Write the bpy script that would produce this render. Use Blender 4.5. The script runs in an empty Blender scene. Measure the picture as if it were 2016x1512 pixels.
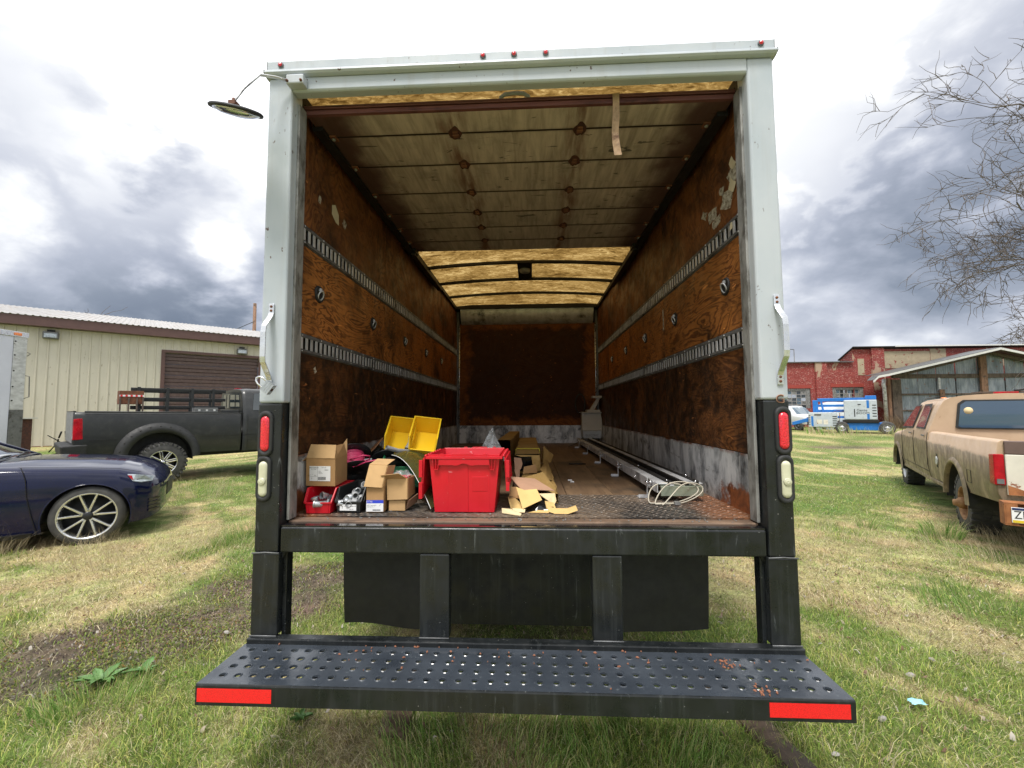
import bpy, math, random
import numpy as np
from mathutils import Vector, Matrix
PI = math.pi
S = bpy.context.scene
COL = S.collection
rnd = random.Random(7)

# ---------------------------------------------------------------- camera
cam_d = bpy.data.cameras.new('camera'); cam = bpy.data.objects.new('camera', cam_d); COL.objects.link(cam)
S.camera = cam
cam_d.sensor_width = 36.0; cam_d.lens = 833.17 / 2016 * 36; cam_d.clip_start = 0.02; cam_d.clip_end = 3000
YAW, PIT, ROL = 0.046635, 0.063916, -0.005861
fw = Vector((-math.sin(YAW) * math.cos(PIT), math.cos(YAW) * math.cos(PIT), math.sin(PIT)))
rt0 = Vector((math.cos(YAW), math.sin(YAW), 0)); up0 = rt0.cross(fw)
rt = rt0 * math.cos(ROL) + up0 * math.sin(ROL) ; up = up0 * math.cos(ROL) - rt0 * math.sin(ROL)
cam.matrix_world = Matrix(((rt.x, up.x, -fw.x, 0.0727), (rt.y, up.y, -fw.y, -1.945), (rt.z, up.z, -fw.z, 1.5113), (0, 0, 0, 1)))

# ---------------------------------------------------------------- sky, sun, exposure
W = bpy.data.worlds.new('World'); S.world = W; W.use_nodes = True
SUN_EL, SUN_AZ = math.radians(64), math.radians(200)
def build_sky():
    nt = W.node_tree; nt.nodes.clear(); L = nt.links.new
    def nd(t, **k):
        n = nt.nodes.new(t)
        for a, b in k.items(): setattr(n, a, b)
        return n
    def m(op, a, b=None, c=None, clamp=False):
        n = nd('ShaderNodeMath', operation=op, use_clamp=clamp)
        for i, x in enumerate((a, b, c)):
            if x is None: continue
            if hasattr(x, 'links'): L(x, n.inputs[i])
            else: n.inputs[i].default_value = x
        return n.outputs[0]
    out = nd('ShaderNodeOutputWorld'); bg = nd('ShaderNodeBackground'); L(bg.outputs[0], out.inputs[0])
    tc = nd('ShaderNodeTexCoord'); sep = nd('ShaderNodeSeparateXYZ'); L(tc.outputs['Generated'], sep.inputs[0])
    z = m('MAXIMUM', sep.outputs[2], 0.0)
    den = m('ADD', z, 0.16)
    px = m('DIVIDE', sep.outputs[0], den); py = m('DIVIDE', sep.outputs[1], den)
    cb = nd('ShaderNodeCombineXYZ'); L(px, cb.inputs[0]); L(py, cb.inputs[1]); cb.inputs[2].default_value = 3.7
    def noise(sc, det, rough=0.5, dist=0.0, off=(0, 0, 0)):
        mp = nd('ShaderNodeMapping'); mp.inputs['Location'].default_value = off; L(cb.outputs[0], mp.inputs[0])
        n = nd('ShaderNodeTexNoise'); n.inputs['Scale'].default_value = sc; n.inputs['Detail'].default_value = det
        n.inputs['Roughness'].default_value = rough; n.inputs['Distortion'].default_value = dist
        L(mp.outputs[0], n.inputs['Vector']); return n.outputs[0]
    cb2 = nd('ShaderNodeVectorMath', operation='MULTIPLY'); L(tc.outputs['Generated'], cb2.inputs[0]); cb2.inputs[1].default_value = (1.0, 1.0, 1.9); plane = cb.outputs[0]
    mixv = nd('ShaderNodeMixRGB'); mixv.inputs[0].default_value = 0.16; L(cb2.outputs[0], mixv.inputs[1]); L(plane, mixv.inputs[2]); cb = mixv
    big = noise(1.7, 4, 0.5, 0.1, (4.2, 1.3, 0)); mid = noise(4.6, 8, 0.52, 0.15, (1, 7, 2))
    # cloud banks lying where the photograph shows them (directions in the sky), edges broken by the noise
    nrm = nd('ShaderNodeVectorMath', operation='NORMALIZE'); L(tc.outputs['Generated'], nrm.inputs[0])
    def bank(d, r0, r1, amt):
        dd = Vector(d).normalized()
        dt = nd('ShaderNodeVectorMath', operation='DOT_PRODUCT'); L(nrm.outputs[0], dt.inputs[0]); dt.inputs[1].default_value = dd
        a = m('ADD', m('ADD', dt.outputs['Value'], m('MULTIPLY', m('SUBTRACT', mid, 0.5), 0.22)), m('MULTIPLY', m('SUBTRACT', big, 0.5), 0.22))
        mr = nd('ShaderNodeMapRange', interpolation_type='SMOOTHSTEP'); L(a, mr.inputs[0])
        mr.inputs[1].default_value = math.cos(math.radians(r0)); mr.inputs[2].default_value = math.cos(math.radians(r1))
        mr.inputs[3].default_value = 0; mr.inputs[4].default_value = amt
        return mr.outputs[0]
    dark = m('ADD', m('MULTIPLY', m('SUBTRACT', big, 0.50), 0.9), 0.12)
    for b in BANKS: dark = m('ADD', dark, bank(*b))
    dark = m('ADD', dark, m('MULTIPLY', m('SUBTRACT', mid, 0.5), 0.62))
    # thick cloud gets darker towards the horizon
    lowm = nd('ShaderNodeMapRange', interpolation_type='SMOOTHSTEP'); L(sep.outputs[2], lowm.inputs[0])
    lowm.inputs[1].default_value = 0.42; lowm.inputs[2].default_value = 0.10; lowm.inputs[3].default_value = 0; lowm.inputs[4].default_value = 0.26
    dark = m('ADD', dark, lowm.outputs[0])
    fac = m('MULTIPLY', dark, 0.74, clamp=True)
    rp = nd('ShaderNodeValToRGB'); L(fac, rp.inputs[0]); e = rp.color_ramp.elements
    e[0].position = 0.0; e[0].color = (1.15, 1.16, 1.18, 1); e[1].position = 1.0; e[1].color = (0.125, 0.150, 0.20, 1)
    for p, c in ((0.12, (0.68, 0.69, 0.71)), (0.34, (0.47, 0.49, 0.545)), (0.58, (0.315, 0.34, 0.405)), (0.82, (0.185, 0.212, 0.265))):
        x = e.new(p); x.color = (*c, 1)
    sky = nd('ShaderNodeTexSky', sky_type='NISHITA'); sky.sun_disc = False
    sky.sun_elevation = SUN_EL; sky.sun_rotation = SUN_AZ; sky.altitude = 100; sky.dust_density = 2.0
    sc = nd('ShaderNodeMixRGB', blend_type='MULTIPLY'); sc.inputs[0].default_value = 1; L(sky.outputs[0], sc.inputs[1]); sc.inputs[2].default_value = (0.1, 0.1, 0.1, 1)
    mx = nd('ShaderNodeMixRGB'); mx.inputs[0].default_value = 0.93; L(sc.outputs[0], mx.inputs[1]); L(rp.outputs[0], mx.inputs[2])
    L(mx.outputs[0], bg.inputs[0]); bg.inputs[1].default_value = 1.0
BANKS = [((-0.72, 0.50, 0.56), 14, 3, 0.16), ((-0.72, 0.66, 0.24), 24, 8, 0.56), ((-0.45, 0.80, 0.20), 24, 8, 0.56),
         ((0.64, 0.66, 0.38), 18, 4, 0.20), ((0.60, 0.78, 0.20), 22, 7, 0.42), ((0.62, 0.60, 0.50), 17, 4, 0.22), ((-0.671, 0.608, 0.425), 14, 4, -0.14), ((-0.54, 0.68, 0.45), 20, 5, -0.50), ((0.44, 0.718, 0.52), 12, 4, -0.45),
         ((0.0, 0.75, 0.75), 42, 14, -0.60)]
build_sky()
sun_d = bpy.data.lights.new('sun', 'SUN'); sun_d.energy = 2.6; sun_d.angle = math.radians(16); sun_d.color = (1.0, 0.96, 0.9)
sun = bpy.data.objects.new('sun', sun_d); COL.objects.link(sun)
sdir = Vector((math.sin(SUN_AZ) * math.cos(SUN_EL), math.cos(SUN_AZ) * math.cos(SUN_EL), math.sin(SUN_EL)))
sun.rotation_euler = sdir.to_track_quat('Z', 'Y').to_euler(); sun.location = (0, 0, 30)
S.view_settings.view_transform = 'Standard'; S.view_settings.look = 'None'; S.view_settings.gamma = 1
S.view_settings.use_curve_mapping = False; S.view_settings.exposure = 0.62
S.render.engine = 'CYCLES'
try:
    S.cycles.use_denoising = True; S.cycles.max_bounces = 8; S.cycles.diffuse_bounces = 5; S.cycles.transparent_max_bounces = 12
    S.cycles.use_adaptive_sampling = True; S.cycles.adaptive_threshold = 0.015; S.cycles.sample_clamp_indirect = 8
except Exception: pass

# ---------------------------------------------------------------- materials
class G:
    """tiny node-graph helper around one material"""
    def __init__(s, name, rough=0.6, metal=0.0, spec=0.5):
        s.m = bpy.data.materials.new(name); s.m.use_nodes = True; s.nt = s.m.node_tree; s.L = s.nt.links.new
        s.b = s.nt.nodes['Principled BSDF']; s.b.inputs['Roughness'].default_value = rough; s.b.inputs['Metallic'].default_value = metal
        s.b.inputs['Specular IOR Level'].default_value = spec
        tc = s.nd('ShaderNodeTexCoord'); oi = s.nd('ShaderNodeObjectInfo')
        ad = s.nd('ShaderNodeVectorMath', operation='ADD'); sc = s.nd('ShaderNodeVectorMath', operation='SCALE')
        cx = s.nd('ShaderNodeCombineXYZ')
        for i in range(3): s.L(oi.outputs['Random'], cx.inputs[i])
        s.L(cx.outputs[0], sc.inputs[0]); sc.inputs['Scale'].default_value = 17.0
        s.L(tc.outputs['Object'], ad.inputs[0]); s.L(sc.outputs[0], ad.inputs[1])
        s.vec = ad.outputs[0]; s.obj = tc.outputs['Object']; s.rand = oi.outputs['Random']
    def nd(s, t, **k):
        n = s.nt.nodes.new(t)
        for a, b in k.items(): setattr(n, a, b)
        return n
    def put(s, x, sock):
        if hasattr(x, 'links'): s.L(x, sock)
        elif isinstance(x, (tuple, list)): sock.default_value = (*x[:3], 1) if len(sock.default_value) == 4 else x
        else: sock.default_value = x
    def noise(s, sc=5, det=4, rough=0.55, dist=0.0, st=(1, 1, 1), vec=None, off=0):
        mp = s.nd('ShaderNodeMapping'); mp.inputs['Scale'].default_value = st; mp.inputs['Location'].default_value = (off, off, off)
        s.L(vec or s.vec, mp.inputs[0]); n = s.nd('ShaderNodeTexNoise')
        n.inputs['Scale'].default_value = sc; n.inputs['Detail'].default_value = det; n.inputs['Roughness'].default_value = rough; n.inputs['Distortion'].default_value = dist
        s.L(mp.outputs[0], n.inputs['Vector']); return n.outputs[0]
    def vor(s, sc=5, st=(1, 1, 1), feat='F1', vec=None):
        mp = s.nd('ShaderNodeMapping'); mp.inputs['Scale'].default_value = st; s.L(vec or s.vec, mp.inputs[0])
        n = s.nd('ShaderNodeTexVoronoi', feature=feat); n.inputs['Scale'].default_value = sc; s.L(mp.outputs[0], n.inputs['Vector']); return n.outputs['Distance']
    def wave(s, sc=5, dist=5, det=3, dsc=1.0, st=(1, 1, 1), axis='X', vec=None):
        mp = s.nd('ShaderNodeMapping'); mp.inputs['Scale'].default_value = st; s.L(vec or s.vec, mp.inputs[0])
        n = s.nd('ShaderNodeTexWave', bands_direction=axis); n.inputs['Scale'].default_value = sc; n.inputs['Distortion'].default_value = dist
        n.inputs['Detail'].default_value = det; n.inputs['Detail Scale'].default_value = dsc; s.L(mp.outputs[0], n.inputs['Vector']); return n.outputs['Fac']
    def ramp(s, f, *st):
        r = s.nd('ShaderNodeValToRGB'); s.L(f, r.inputs[0]); e = r.color_ramp.elements
        def c4(c): return (*c, 1) if isinstance(c, (tuple, list)) else (c, c, c, 1)
        e[0].position = st[0][0]; e[0].color = c4(st[0][1]); e[1].position = st[-1][0]; e[1].color = c4(st[-1][1])
        for p, c in st[1:-1]: x = e.new(p); x.color = c4(c)
        return r.outputs[0]
    def rng(s, f, a, b, lo=0.0, hi=1.0):
        n = s.nd('ShaderNodeMapRange', interpolation_type='SMOOTHSTEP'); s.L(f, n.inputs[0])
        for i, x in enumerate((a, b, lo, hi)): n.inputs[i + 1].default_value = x
        return n.outputs[0]
    def mix(s, f, a, b, mode='MIX'):
        n = s.nd('ShaderNodeMixRGB', blend_type=mode); s.put(f, n.inputs[0]); s.put(a, n.inputs[1]); s.put(b, n.inputs[2]); return n.outputs[0]
    def math(s, op, a, b=0.0, clamp=False):
        n = s.nd('ShaderNodeMath', operation=op, use_clamp=clamp); s.put(a, n.inputs[0]); s.put(b, n.inputs[1]); return n.outputs[0]
    def xyz(s, vec=None):
        n = s.nd('ShaderNodeSeparateXYZ'); s.L(vec or s.obj, n.inputs[0]); return n.outputs
    def bump(s, h, strength=0.3, dist=0.01):
        n = s.nd('ShaderNodeBump'); n.inputs['Strength'].default_value = strength; n.inputs['Distance'].default_value = dist
        s.put(h, n.inputs['Height']); s.L(n.outputs[0], s.b.inputs['Normal']); return n
    def col(s, c): s.put(c, s.b.inputs['Base Color']); return s
    def ro(s, c): s.put(c, s.b.inputs['Roughness']); return s
    def coat(s, w, r=0.05): s.b.inputs['Coat Weight'].default_value = w; s.b.inputs['Coat Roughness'].default_value = r; return s

def plain(name, c, rough=0.6, metal=0.0, var=0.15, sc=6, bump=0.0, bsc=60, dirt=None, dsc=3, dth=(0.5, 0.75), st=(1, 1, 1), coat=0, spec=0.5):
    g = G(name, rough, metal, spec)
    n = g.noise(sc, 6, 0.6, st=st)
    c2 = tuple(x * (1 - var) for x in c); c3 = tuple(min(1, x * (1 + var * 0.6)) for x in c)
    col = g.ramp(n, (0.3, c2), (0.55, c), (0.75, c3))
    if dirt is not None:
        col = g.mix(g.rng(g.noise(dsc, 9, 0.65, off=5, st=st), *dth), col, dirt)
    g.col(col)
    g.ro(g.rng(g.noise(sc * 2, 5, off=9), 0.3, 0.7, max(0.02, rough - 0.08), min(1, rough + 0.1)))
    if bump: g.bump(g.noise(bsc, 4), bump, 0.002)
    if coat: g.coat(coat)
    return g.m
M = {}
def white_paint():
    g = G('white painted aluminium', 0.38)
    base = g.ramp(g.noise(3, 6), (0.3, (0.39, 0.44, 0.485)), (0.6, (0.46, 0.50, 0.54)), (0.8, (0.49, 0.525, 0.56)))
    drip = g.rng(g.noise(9, 7, 0.6, st=(2.2, 2.2, 0.10)), 0.52, 0.72)
    base = g.mix(g.math('MULTIPLY', drip, 0.22), base, (0.33, 0.32, 0.29))
    chip = g.rng(g.noise(44, 4, 0.5, st=(1.4, 1, 0.8)), 0.665, 0.685)
    chip = g.math('MULTIPLY', chip, g.rng(g.noise(5, 3, off=3), 0.5, 0.6))
    base = g.mix(chip, base, (0.10, 0.06, 0.045)); g.col(base)
    g.ro(g.rng(g.noise(12, 5), 0.3, 0.7, 0.3, 0.5)); g.bump(g.noise(25, 4), 0.12, 0.002); return g.m
M['white'] = white_paint()
def black_steel(name='black painted steel', k=1.0, glossy=0.33):
    g = G(name, glossy)
    n = g.noise(5, 6); base = g.ramp(n, (0.3, (0.006 * k, 0.0075 * k, 0.008 * k)), (0.7, (0.013 * k, 0.0155 * k, 0.017 * k)))
    st = g.rng(g.noise(42, 3, 0.55, st=(1, 1, 0.045)), 0.50, 0.80)
    base = g.mix(g.math('MULTIPLY', st, 0.22), base, (0.08, 0.09, 0.092))
    wisp = g.rng(g.noise(11, 9, 0.72, dist=1.0, st=(2.4, 1.6, 0.35), off=4), 0.615, 0.70)
    base = g.mix(g.math('MULTIPLY', wisp, 0.30), base, (0.30, 0.33, 0.34))
    sp = g.rng(g.noise(130, 2, 0.3), 0.765, 0.785)
    base = g.mix(g.math('MULTIPLY', sp, 0.5), base, (0.45, 0.45, 0.42)); g.col(base)
    g.ro(g.rng(g.noise(14, 6, off=2), 0.35, 0.7, glossy - 0.08, glossy + 0.22)); g.bump(g.noise(38, 5), 0.22, 0.0022); return g.m
M['black'] = black_steel()
def tread_black():
    g = G('black wet step plate', 0.2)
    base = g.ramp(g.noise(6, 5), (0.3, (0.026, 0.032, 0.041)), (0.7, (0.050, 0.060, 0.074)))
    sp = g.rng(g.noise(55, 8, 0.7), 0.60, 0.70); base = g.mix(g.math('MULTIPLY', sp, 0.42), base, (0.16, 0.18, 0.19))
    wet = g.rng(g.noise(4.5, 5, 0.6, off=3), 0.42, 0.56); g.col(base)
    g.ro(g.mix(wet, (0.42,) * 3, (0.16,) * 3)); g.bump(g.noise(60, 6, 0.6), 0.3, 0.0025); return g.m
M['tread'] = tread_black()
def plywood(name, pale, dark, grime, g_amt=0.5, axis_st=(1, 1, 1), fig=9.0, soot=False):
    """plywood with cathedral figure and grime blotches; the sheets lie in the local YZ or XZ plane"""
    g = G(name, 0.5, spec=0.25)
    warp = g.noise(1.1, 4, 0.5, 0.3, axis_st)
    # contour bands of a stretched noise give the rotary cut figure
    h = g.noise(fig * 0.42, 4, 0.5, 0.7, axis_st, off=1)
    bands = g.math('SINE', g.math('MULTIPLY', h, 125.0)); f1 = g.math('MULTIPLY', g.rng(bands, -0.1, 0.9), g.rng(g.noise(3.0, 5, 0.6, off=31), 0.25, 0.6, 0.35, 1.0))
    fine = g.noise(60, 4, 0.6, 0.0, tuple(x * (1, 0.12, 1)[i] for i, x in enumerate(axis_st)))
    base = g.mix(g.rng(warp, 0.3, 0.7), pale, tuple(0.72 * x for x in pale))
    base = g.mix(g.math('MULTIPLY', f1, 0.85), base, dark)
    base = g.mix(g.math('MULTIPLY', g.rng(fine, 0.45, 0.7), 0.35), base, tuple(x * 0.55 for x in dark))
    gr = g.rng(g.noise(2.1, 9, 0.62, 0.4, off=7), 0.62 - 0.34 * g_amt, 0.86 - 0.34 * g_amt)
    gr = g.math('MULTIPLY', gr, g.rng(g.noise(14, 6, 0.65, 0.6, off=3), 0.30, 0.60, 0.35, 1.0))
    base = g.mix(g.math('MULTIPLY', gr, 0.93), base, grime)
    if soot:
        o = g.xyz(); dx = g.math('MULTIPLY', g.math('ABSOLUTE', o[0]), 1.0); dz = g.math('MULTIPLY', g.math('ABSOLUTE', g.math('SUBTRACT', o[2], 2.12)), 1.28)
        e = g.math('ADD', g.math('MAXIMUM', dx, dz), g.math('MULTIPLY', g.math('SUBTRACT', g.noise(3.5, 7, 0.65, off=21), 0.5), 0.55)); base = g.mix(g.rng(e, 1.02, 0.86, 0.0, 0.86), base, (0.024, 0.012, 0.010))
    scr = g.rng(g.noise(26, 2, 0.4, 1.2, (1, 0.35, 1.4), off=12), 0.735, 0.75)
    base = g.mix(g.math('MULTIPLY', scr, 0.7), base, tuple(min(1, x * 1.9) for x in pale)); g.col(base)
    g.ro(g.rng(g.noise(7, 5, off=4), 0.3, 0.7, 0.36 if not soot else 0.7, 0.66 if not soot else 0.9)); g.bump(g.math('ADD', f1, fine), 0.25, 0.0015); return g.m
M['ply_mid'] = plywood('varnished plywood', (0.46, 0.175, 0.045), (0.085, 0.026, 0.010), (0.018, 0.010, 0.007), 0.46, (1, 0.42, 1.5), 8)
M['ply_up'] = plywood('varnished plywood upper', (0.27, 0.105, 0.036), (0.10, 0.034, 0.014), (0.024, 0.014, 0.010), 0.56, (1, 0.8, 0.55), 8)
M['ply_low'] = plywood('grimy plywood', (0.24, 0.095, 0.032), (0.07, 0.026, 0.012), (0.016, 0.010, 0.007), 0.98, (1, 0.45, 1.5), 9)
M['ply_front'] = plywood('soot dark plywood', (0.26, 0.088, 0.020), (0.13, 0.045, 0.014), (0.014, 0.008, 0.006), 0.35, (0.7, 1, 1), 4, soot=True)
def galv_kick():
    g = G('scuffed galvanised kick plate', 0.42, 0.25)
    base = g.ramp(g.noise(6, 9, 0.7, 0.3, (1, 1, 0.45)), (0.34, (0.045, 0.048, 0.052)), (0.44, (0.30, 0.315, 0.335)), (0.54, (0.62, 0.64, 0.66)), (0.72, (0.80, 0.81, 0.82)))
    sc = g.rng(g.noise(40, 4, 0.6, 0.2, (1, 1, 0.10), off=2), 0.52, 0.70); base = g.mix(g.math('MULTIPLY', sc, 0.5), base, (0.60, 0.61, 0.62))
    bl = g.rng(g.noise(3.2, 8, 0.65, 0.8, (1, 1, 1.8), off=6), 0.56, 0.64); base = g.mix(g.math('MULTIPLY', bl, 0.75), base, (0.03, 0.03, 0.033))
    o = g.xyz(); near = g.rng(o[1], 0.95, 0.15); lowz = g.rng(o[2], 1.20, 1.02)
    a = g.math('MULTIPLY', near, lowz); r = g.rng(g.math('ADD', g.noise(9, 9, 0.7, off=8), g.math('MULTIPLY', a, 0.5)), 0.66, 0.80)
    topz = g.rng(o[2], 1.272, 1.292); tp = g.math('MULTIPLY', topz, g.rng(g.noise(12, 5, off=1), 0.35, 0.6))
    rust = g.ramp(g.noise(26, 5), (0.3, (0.075, 0.022, 0.010)), (0.7, (0.30, 0.095, 0.030)))
    base = g.mix(r, base, rust); base = g.mix(tp, base, (0.22, 0.075, 0.028)); g.col(base)
    mt = g.math('SUBTRACT', 0.25, g.math('MULTIPLY', r, 0.25), clamp=True); g.put(mt, g.b.inputs['Metallic'])
    g.bump(g.noise(30, 6), 0.3, 0.002); return g.m
M['kick'] = galv_kick()
M['galv'] = plain('galvanised steel', (0.64, 0.65, 0.67), 0.38, 0.35, 0.35, 9, 0.1, 40, (0.12, 0.12, 0.12), 5, (0.5, 0.7))
M['galv_dark'] = plain('dull grey steel', (0.15, 0.155, 0.16), 0.5, 0.3, 0.3, 9, 0.1, 40, (0.05, 0.045, 0.04), 6, (0.5, 0.7))
M['alu'] = plain('bare aluminium', (0.72, 0.74, 0.76), 0.28, 0.9, 0.2, 12)
M['strip'] = plain('weathered grey strip', (0.30, 0.30, 0.29), 0.6, 0.3, 0.35, 14, 0.2, 60, (0.10, 0.095, 0.085), 16, (0.45, 0.65), (1, 1, 0.4))
M['chrome'] = plain('chrome', (0.8, 0.8, 0.82), 0.12, 1.0, 0.1)
M['rubber'] = plain('black rubber', (0.022, 0.023, 0.024), 0.6, 0, 0.3, 10, 0.15, 90)
M['blackish'] = plain('sooty black steel', (0.014, 0.013, 0.012), 0.55, 0.2, 0.3)
def tread_floor():
    g = G('rusty diamond plate', 0.5, 0.35)
    base = g.ramp(g.noise(3.0, 9, 0.65), (0.30, (0.045, 0.040, 0.037)), (0.45, (0.12, 0.095, 0.075)), (0.60, (0.24, 0.175, 0.12)), (0.78, (0.32, 0.26, 0.20)))
    base = g.mix(g.rng(g.noise(1.5, 6, off=5), 0.52, 0.60), base, (0.030, 0.028, 0.027))
    o = g.xyz(); rr = g.rng(g.math('ADD', g.math('ABSOLUTE', o[0]), g.math('MULTIPLY', g.noise(7, 5), 0.25)), 0.95, 1.15)
    base = g.mix(g.math('MULTIPLY', rr, 0.8), base, (0.26, 0.10, 0.038))
    n = g.nd('ShaderNodeMapping'); n.inputs['Rotation'].default_value = (0, 0, PI / 4); n.inputs['Scale'].default_value = (40, 40, 40); g.L(g.obj, n.inputs[0])
    ck = g.nd('ShaderNodeTexVoronoi', feature='F1'); ck.inputs['Scale'].default_value = 1.0; ck.inputs['Randomness'].default_value = 0.15
    n2 = g.nd('ShaderNodeMapping'); n2.inputs['Scale'].default_value = (1, 0.42, 1); g.L(n.outputs[0], n2.inputs[0]); g.L(n2.outputs[0], ck.inputs['Vector'])
    hgt = g.rng(ck.outputs['Distance'], 0.55, 0.2)
    base = g.mix(g.math('MULTIPLY', hgt, 0.22), base, (0.38, 0.34, 0.30)); g.col(base)
    g.bump(hgt, 0.9, 0.004); g.ro(g.rng(g.noise(8, 4), 0.3, 0.7, 0.32, 0.62)); return g.m
M['tread_floor'] = tread_floor()
def plank(name, a, b, st=(1, 0.12, 1), rough=0.6, grime=(0.05, 0.037, 0.026), ga=(0.5, 0.7)):
    g = G(name, rough)
    n = g.noise(16, 8, 0.65, 0.3, st); base = g.ramp(n, (0.3, b), (0.7, a))
    base = g.mix(g.rng(g.noise(2.6, 7, 0.6, off=4), *ga), base, grime)
    ln = g.rng(g.noise(60, 3, 0.5, 0, st, off=8), 0.60, 0.68); base = g.mix(g.math('MULTIPLY', ln, 0.5), base, tuple(x * 0.4 for x in b))
    g.col(base); g.bump(n, 0.35, 0.003); return g.m
M['floorwood'] = plank('worn truck floor planks', (0.225, 0.145, 0.082), (0.11, 0.066, 0.038), ga=(0.45, 0.75))
M['sillwood'] = plank('soaked splintered sill wood', (0.25, 0.165, 0.11), (0.075, 0.048, 0.034), (0.15, 1, 1))
M['timber'] = plank('rotten brown timber', (0.17, 0.115, 0.075), (0.055, 0.035, 0.022), (1, 0.10, 1), 0.85)
M['oldwood'] = plank('grey brown barn wood', (0.17, 0.13, 0.10), (0.06, 0.045, 0.036), (1, 1, 0.1), 0.8)
M['barnpost'] = plank('brown barn post', (0.30, 0.17, 0.10), (0.12, 0.065, 0.04), (1, 1, 0.1), 0.8)
def door_ply():
    g = G('stained roll door plywood', 0.55)
    n = g.noise(30, 6, 0.6, 0.5, (0.9, 0.10, 1)); base = g.ramp(n, (0.3, (0.27, 0.225, 0.185)), (0.55, (0.45, 0.375, 0.325)), (0.75, (0.58, 0.49, 0.43)))
    bl = g.rng(g.noise(5, 8, 0.65, off=3), 0.52, 0.72); base = g.mix(g.math('MULTIPLY', bl, 0.45), base, (0.17, 0.155, 0.12))
    mk = g.rng(g.noise(13, 5, 0.6, 0.8, (0.5, 1.6, 1), off=11), 0.63, 0.68); base = g.mix(g.math('MULTIPLY', mk, 0.8), base, (0.03, 0.03, 0.03))
    o = g.xyz(); ax = g.math('ABSOLUTE', o[0]); wob = g.math('MULTIPLY', g.math('SUBTRACT', g.noise(5, 5, off=2), 0.5), 0.12)
    d = g.math('ABSOLUTE', g.math('SUBTRACT', g.math('ADD', ax, wob), 0.345)); r1 = g.rng(d, 0.12, 0.0)
    r2 = g.rng(g.math('ADD', ax, g.math('MULTIPLY', wob, 2.6)), 0.76, 1.0)
    st = g.rng(g.noise(20, 5, 0.6, 0.2, (1, 0.15, 1), off=6), 0.35, 0.65)
    base = g.mix(g.math('MULTIPLY', g.math('MULTIPLY', r1, st), 0.85), base, (0.115, 0.042, 0.018))
    base = g.mix(g.math('MULTIPLY', r2, 0.92), base, (0.055, 0.018, 0.014))
    dm = None
    for sy in (0.300, 0.597, 0.936, 1.238, 1.510, 1.783):
        q = g.math('ABSOLUTE', g.math('SUBTRACT', o[1], sy)); dm = q if dm is None else g.math('MINIMUM', dm, q)
    base = g.mix(g.math('MULTIPLY', g.rng(g.math('ADD', dm, g.math('MULTIPLY', g.noise(9, 5, off=15), 0.02)), 0.034, 0.008), 0.45), base, (0.13, 0.075, 0.045))
    base = g.mix(g.rng(dm, 0.0085, 0.0055), base, (0.022, 0.014, 0.011)); g.col(base); g.bump(n, 0.25, 0.001); return g.m
M['doorply'] = door_ply()
def rusty(name, a=(0.075, 0.026, 0.016), b=(0.22, 0.085, 0.035), sc=14, rough=0.75):
    g = G(name, rough); g.col(g.ramp(g.noise(sc, 7, 0.65), (0.3, a), (0.7, b))); g.bump(g.noise(sc * 3, 5), 0.4, 0.003); return g.m
M['rust'] = rusty('rusty steel'); M['rustdark'] = rusty('dark rust', (0.028, 0.011, 0.009), (0.10, 0.032, 0.018))
M['orangerust'] = rusty('orange rust', (0.16, 0.055, 0.02), (0.42, 0.17, 0.06), 9)
def fibreglass():
    g = G('translucent fibreglass roof', 0.6); nt = g.nt
    n = g.noise(16, 8, 0.82, 1.2, (0.7, 1.6, 1)); n2 = g.noise(3.2, 7, 0.65, 0.6, (0.7, 1.5, 1), off=3)
    c = g.ramp(g.math('ADD', g.math('MULTIPLY', n, 0.65), g.math('MULTIPLY', n2, 0.35)), (0.41, (0.055, 0.028, 0.006)), (0.47, (0.155, 0.090, 0.024)), (0.53, (0.27, 0.170, 0.055)), (0.60, (0.48, 0.35, 0.15)))
    tr = g.nd('ShaderNodeBsdfTranslucent'); g.L(c, tr.inputs[0]); df = g.nd('ShaderNodeBsdfDiffuse'); df.inputs[0].default_value = (0.30, 0.20, 0.09, 1)
    ad = g.nd('ShaderNodeMixShader'); ad.inputs[0].default_value = 0.25; g.L(tr.outputs[0], ad.inputs[1]); g.L(df.outputs[0], ad.inputs[2])
    g.L(ad.outputs[0], nt.nodes['Material Output'].inputs[0]); return g.m
M['fibre'] = fibreglass()
def redlens():
    g = G('red lamp lens', 0.12); g.col(g.ramp(g.vor(160), (0.1, (0.42, 0.004, 0.012)), (0.6, (0.75, 0.012, 0.035)))); g.bump(g.vor(160), 0.5, 0.003); g.coat(1, 0.03); return g.m
M['redlens'] = redlens()
def clearlens():
    g = G('yellowed clear lens', 0.15); o = g.xyz()
    g.col(g.ramp(g.noise(6, 4), (0.3, (0.42, 0.42, 0.27)), (0.7, (0.66, 0.66, 0.50)))); g.bump(g.noise(40, 3), 0.3, 0.002); g.coat(1, 0.05); return g.m
M['clearlens'] = clearlens()
def redtape():
    g = G('red reflective tape', 0.35); v = g.vor(190, feat='DISTANCE_TO_EDGE'); g.col(g.ramp(v, (0.0, (0.60, 0.010, 0.012)), (0.14, (0.86, 0.012, 0.018)))); g.coat(0.5, 0.2); return g.m
M['redtape'] = redtape()
def cardboard(name, c, c2=None):
    g = G(name, 0.8, spec=0.2); c2 = c2 or tuple(x * 0.78 for x in c)
    n = g.noise(5, 6, 0.6); base = g.ramp(n, (0.3, c2), (0.65, c))
    base = g.mix(g.math('MULTIPLY', g.rng(g.noise(18, 5, off=3), 0.55, 0.75), 0.3), base, tuple(x * 0.55 for x in c)); g.col(base)
    g.bump(g.wave(60, 0.5, 1, 1, (0, 0, 1), 'Z'), 0.08, 0.0015); return g.m
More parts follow.
